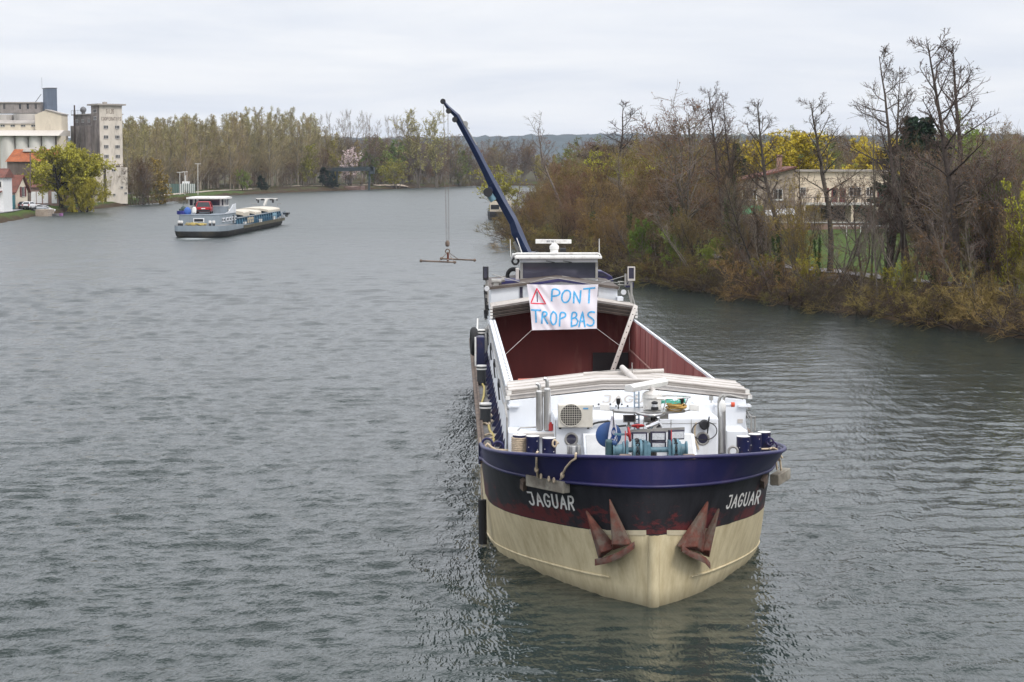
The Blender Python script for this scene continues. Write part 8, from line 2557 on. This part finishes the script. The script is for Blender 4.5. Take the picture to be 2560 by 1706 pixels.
# things on the stern deck
p = T2(qE(684, 600), 5.5)
make_car('red_car', 'red hatchback parked on the upper stern deck of the far grey barge', p_redcar, (p[0], 7.4, zU + .06), math.radians(6), L=4.2, Wd=2.05, Ht=1.60, M0=BARGE.M)


def person(lb, base, h):
    """small standing figure in dark clothes, one skinned surface, hair cap as its only part"""
    me = bpy.data.meshes.new('person')
    J = [(0, 0, .52), (0, 0, .66), (0, .0, .80), (0, 0, .855), (0, -.01, .90), (0, -.01, .97), (.10, 0, .80), (.15, -.02, .63), (.13, -.10, .50), (-.10, 0, .80), (-.15, 0, .63), (-.14, -.06, .48), (.055, 0, .48), (.06, -.01, .27), (.065, .02, .03), (.075, -.07, .015), (-.055, 0, .48), (-.06, 0, .27), (-.07, .03, .03), (-.08, -.06, .015)]
    E_ = [(0, 1), (1, 2), (2, 3), (3, 4), (4, 5), (2, 6), (6, 7), (7, 8), (2, 9), (9, 10), (10, 11), (0, 12), (12, 13), (13, 14), (14, 15), (0, 16), (16, 17), (17, 18), (18, 19)]
    Rd = [.075, .08, .085, .035, .05, .042, .04, .03, .02, .04, .03, .02, .055, .04, .028, .022, .055, .04, .028, .022]
    b = np.array(base, float)
    me.from_pydata([tuple(np.array(j) * h) for j in J], E_, [])
    o = bpy.data.objects.new('person', me); COL.objects.link(o)
    md = o.modifiers.new('skin', 'SKIN')
    me.skin_vertices.new() if not me.skin_vertices else None
    for v, r in zip(me.skin_vertices[0].data, Rd): v.radius = (r * h, r * h)
    me.skin_vertices[0].data[0].use_root = True
    o.modifiers.new('sub', 'SUBSURF').levels = 1
    o.matrix_world = BARGE.M @ Matrix.Translation(Vector(base))
    me.materials.append(pm('dark_clothes', (.018, .018, .024), .9))
    tag(o, lb, 'person')
    m = MB(); m.ball((0, .005 * h, .955 * h), .055 * h, 10, (1, 1, .8)); m.obj('hair', pm('hair_dark', (.02, .015, .012), .8), o)
    return o


q = T2(qE(582, 490), 9.2)
person('person in dark clothes standing at the open wheelhouse door beside the red car', (q[0], 9.2, zU + .07), T2(qE(582, 420), 9.2)[2] - zU)
q0, q1 = T2(qE(270, 645), 3.6), T2(qE(395, 570), 3.6)
m = MB(); rows = []
for s_ in np.linspace(0, 1, 7):
    x = q0[0] + (q1[0] - q0[0]) * s_; w = .5 * (1 - (2 * s_ - 1) ** 4 * .7); rows.append([(x, 3.9 - w, q1[2] - .03), (x, 3.9 - w * .6, zU + .08), (x, 3.9 + w * .6, zU + .08), (x, 3.9 + w, q1[2] - .03)])
m.grid(rows); single('dinghy', m, pm('dinghy_blue', (.04, .045, .24), .5), 'small blue dinghy on the left corner of the far barge stern deck', 'dinghy', BARGE.M)
q = T2(qE(450, 590), 4.2); m = MB(); m.ball((q[0], 4.2, q[2]), .55, 12, (.9, .9, 1.15)); single('tarpaulin', m, pm('tarp_blue', (.03, .10, .36), .6, var=.2, scale=3, bump=.4, bscale=5), 'bright blue tarpaulin bundle left of the red car', 'tarpaulin', BARGE.M, smooth=40)
q = T2(qE(385, 550), 5.2); m = MB(); m.b2((q[0] - .55, 4.9, zU + .08), (q[0] + .5, 5.6, q[2] + .1)); m.ball((q[0], 5.2, q[2] + .05), .4, 8); m.bar((q[0] - .2, 5, q[2]), (q[0] + .1, 5.2, q[2] + 1.0), .05); single('deck_gear', m, pm('gear_green', (.05, .075, .065), .8, var=.3), 'heap of dark green gear behind the blue dinghy', 'gear', BARGE.M, bevel=.05)
q = T2(qE(560, 590), 3.4); m = MB(); m.lathe((q[0], 3.4, zU + .25), [(.2, 0), (.27, .08), (.27, .62), (.16, .80)], 14); m.cyl((q[0], 3.4, zU), (q[0], 3.4, zU + .3), .06, n=8); single('satellite_dome', m, s_letter, 'white dome on a short post left of the red car', 'dome', BARGE.M, smooth=40)
m = MB()
for k, c_ in enumerate(range(14)):
    q = T2(qE(440 + k * 22, 790 + RV.uniform(-8, 8)), 1.3); m.ring((q[0], 1.3 + RV.uniform(-.1, .2), zD + .10 + RV.uniform(0, .15)), .28, .05, (RV.uniform(-.4, .4), RV.uniform(-.4, .4), 1), 14, 5)
single('rope_heap', m, s_ropey, 'heap of yellow and tan mooring ropes on the far barge stern', 'rope', BARGE.M)

# the air between: pale even haze over the whole valley
m = MB(); m.b2((-7000, -400, -2.6), (7000, 4600, 150))
mz = bpy.data.materials.new('haze'); mz.use_nodes = True; t = mz.node_tree; t.nodes.clear()
o_ = N(t, 'ShaderNodeOutputMaterial'); v_ = N(t, 'ShaderNodeVolumePrincipled')
v_.inputs['Color'].default_value = (.80, .88, 1.0, 1); v_.inputs['Density'].default_value = 0.00008; v_.inputs['Anisotropy'].default_value = 0.2
LK(t, v_, 0, o_, 'Volume')
hz_ = m.obj('haze', mz); hz_['kind'] = 'stuff'
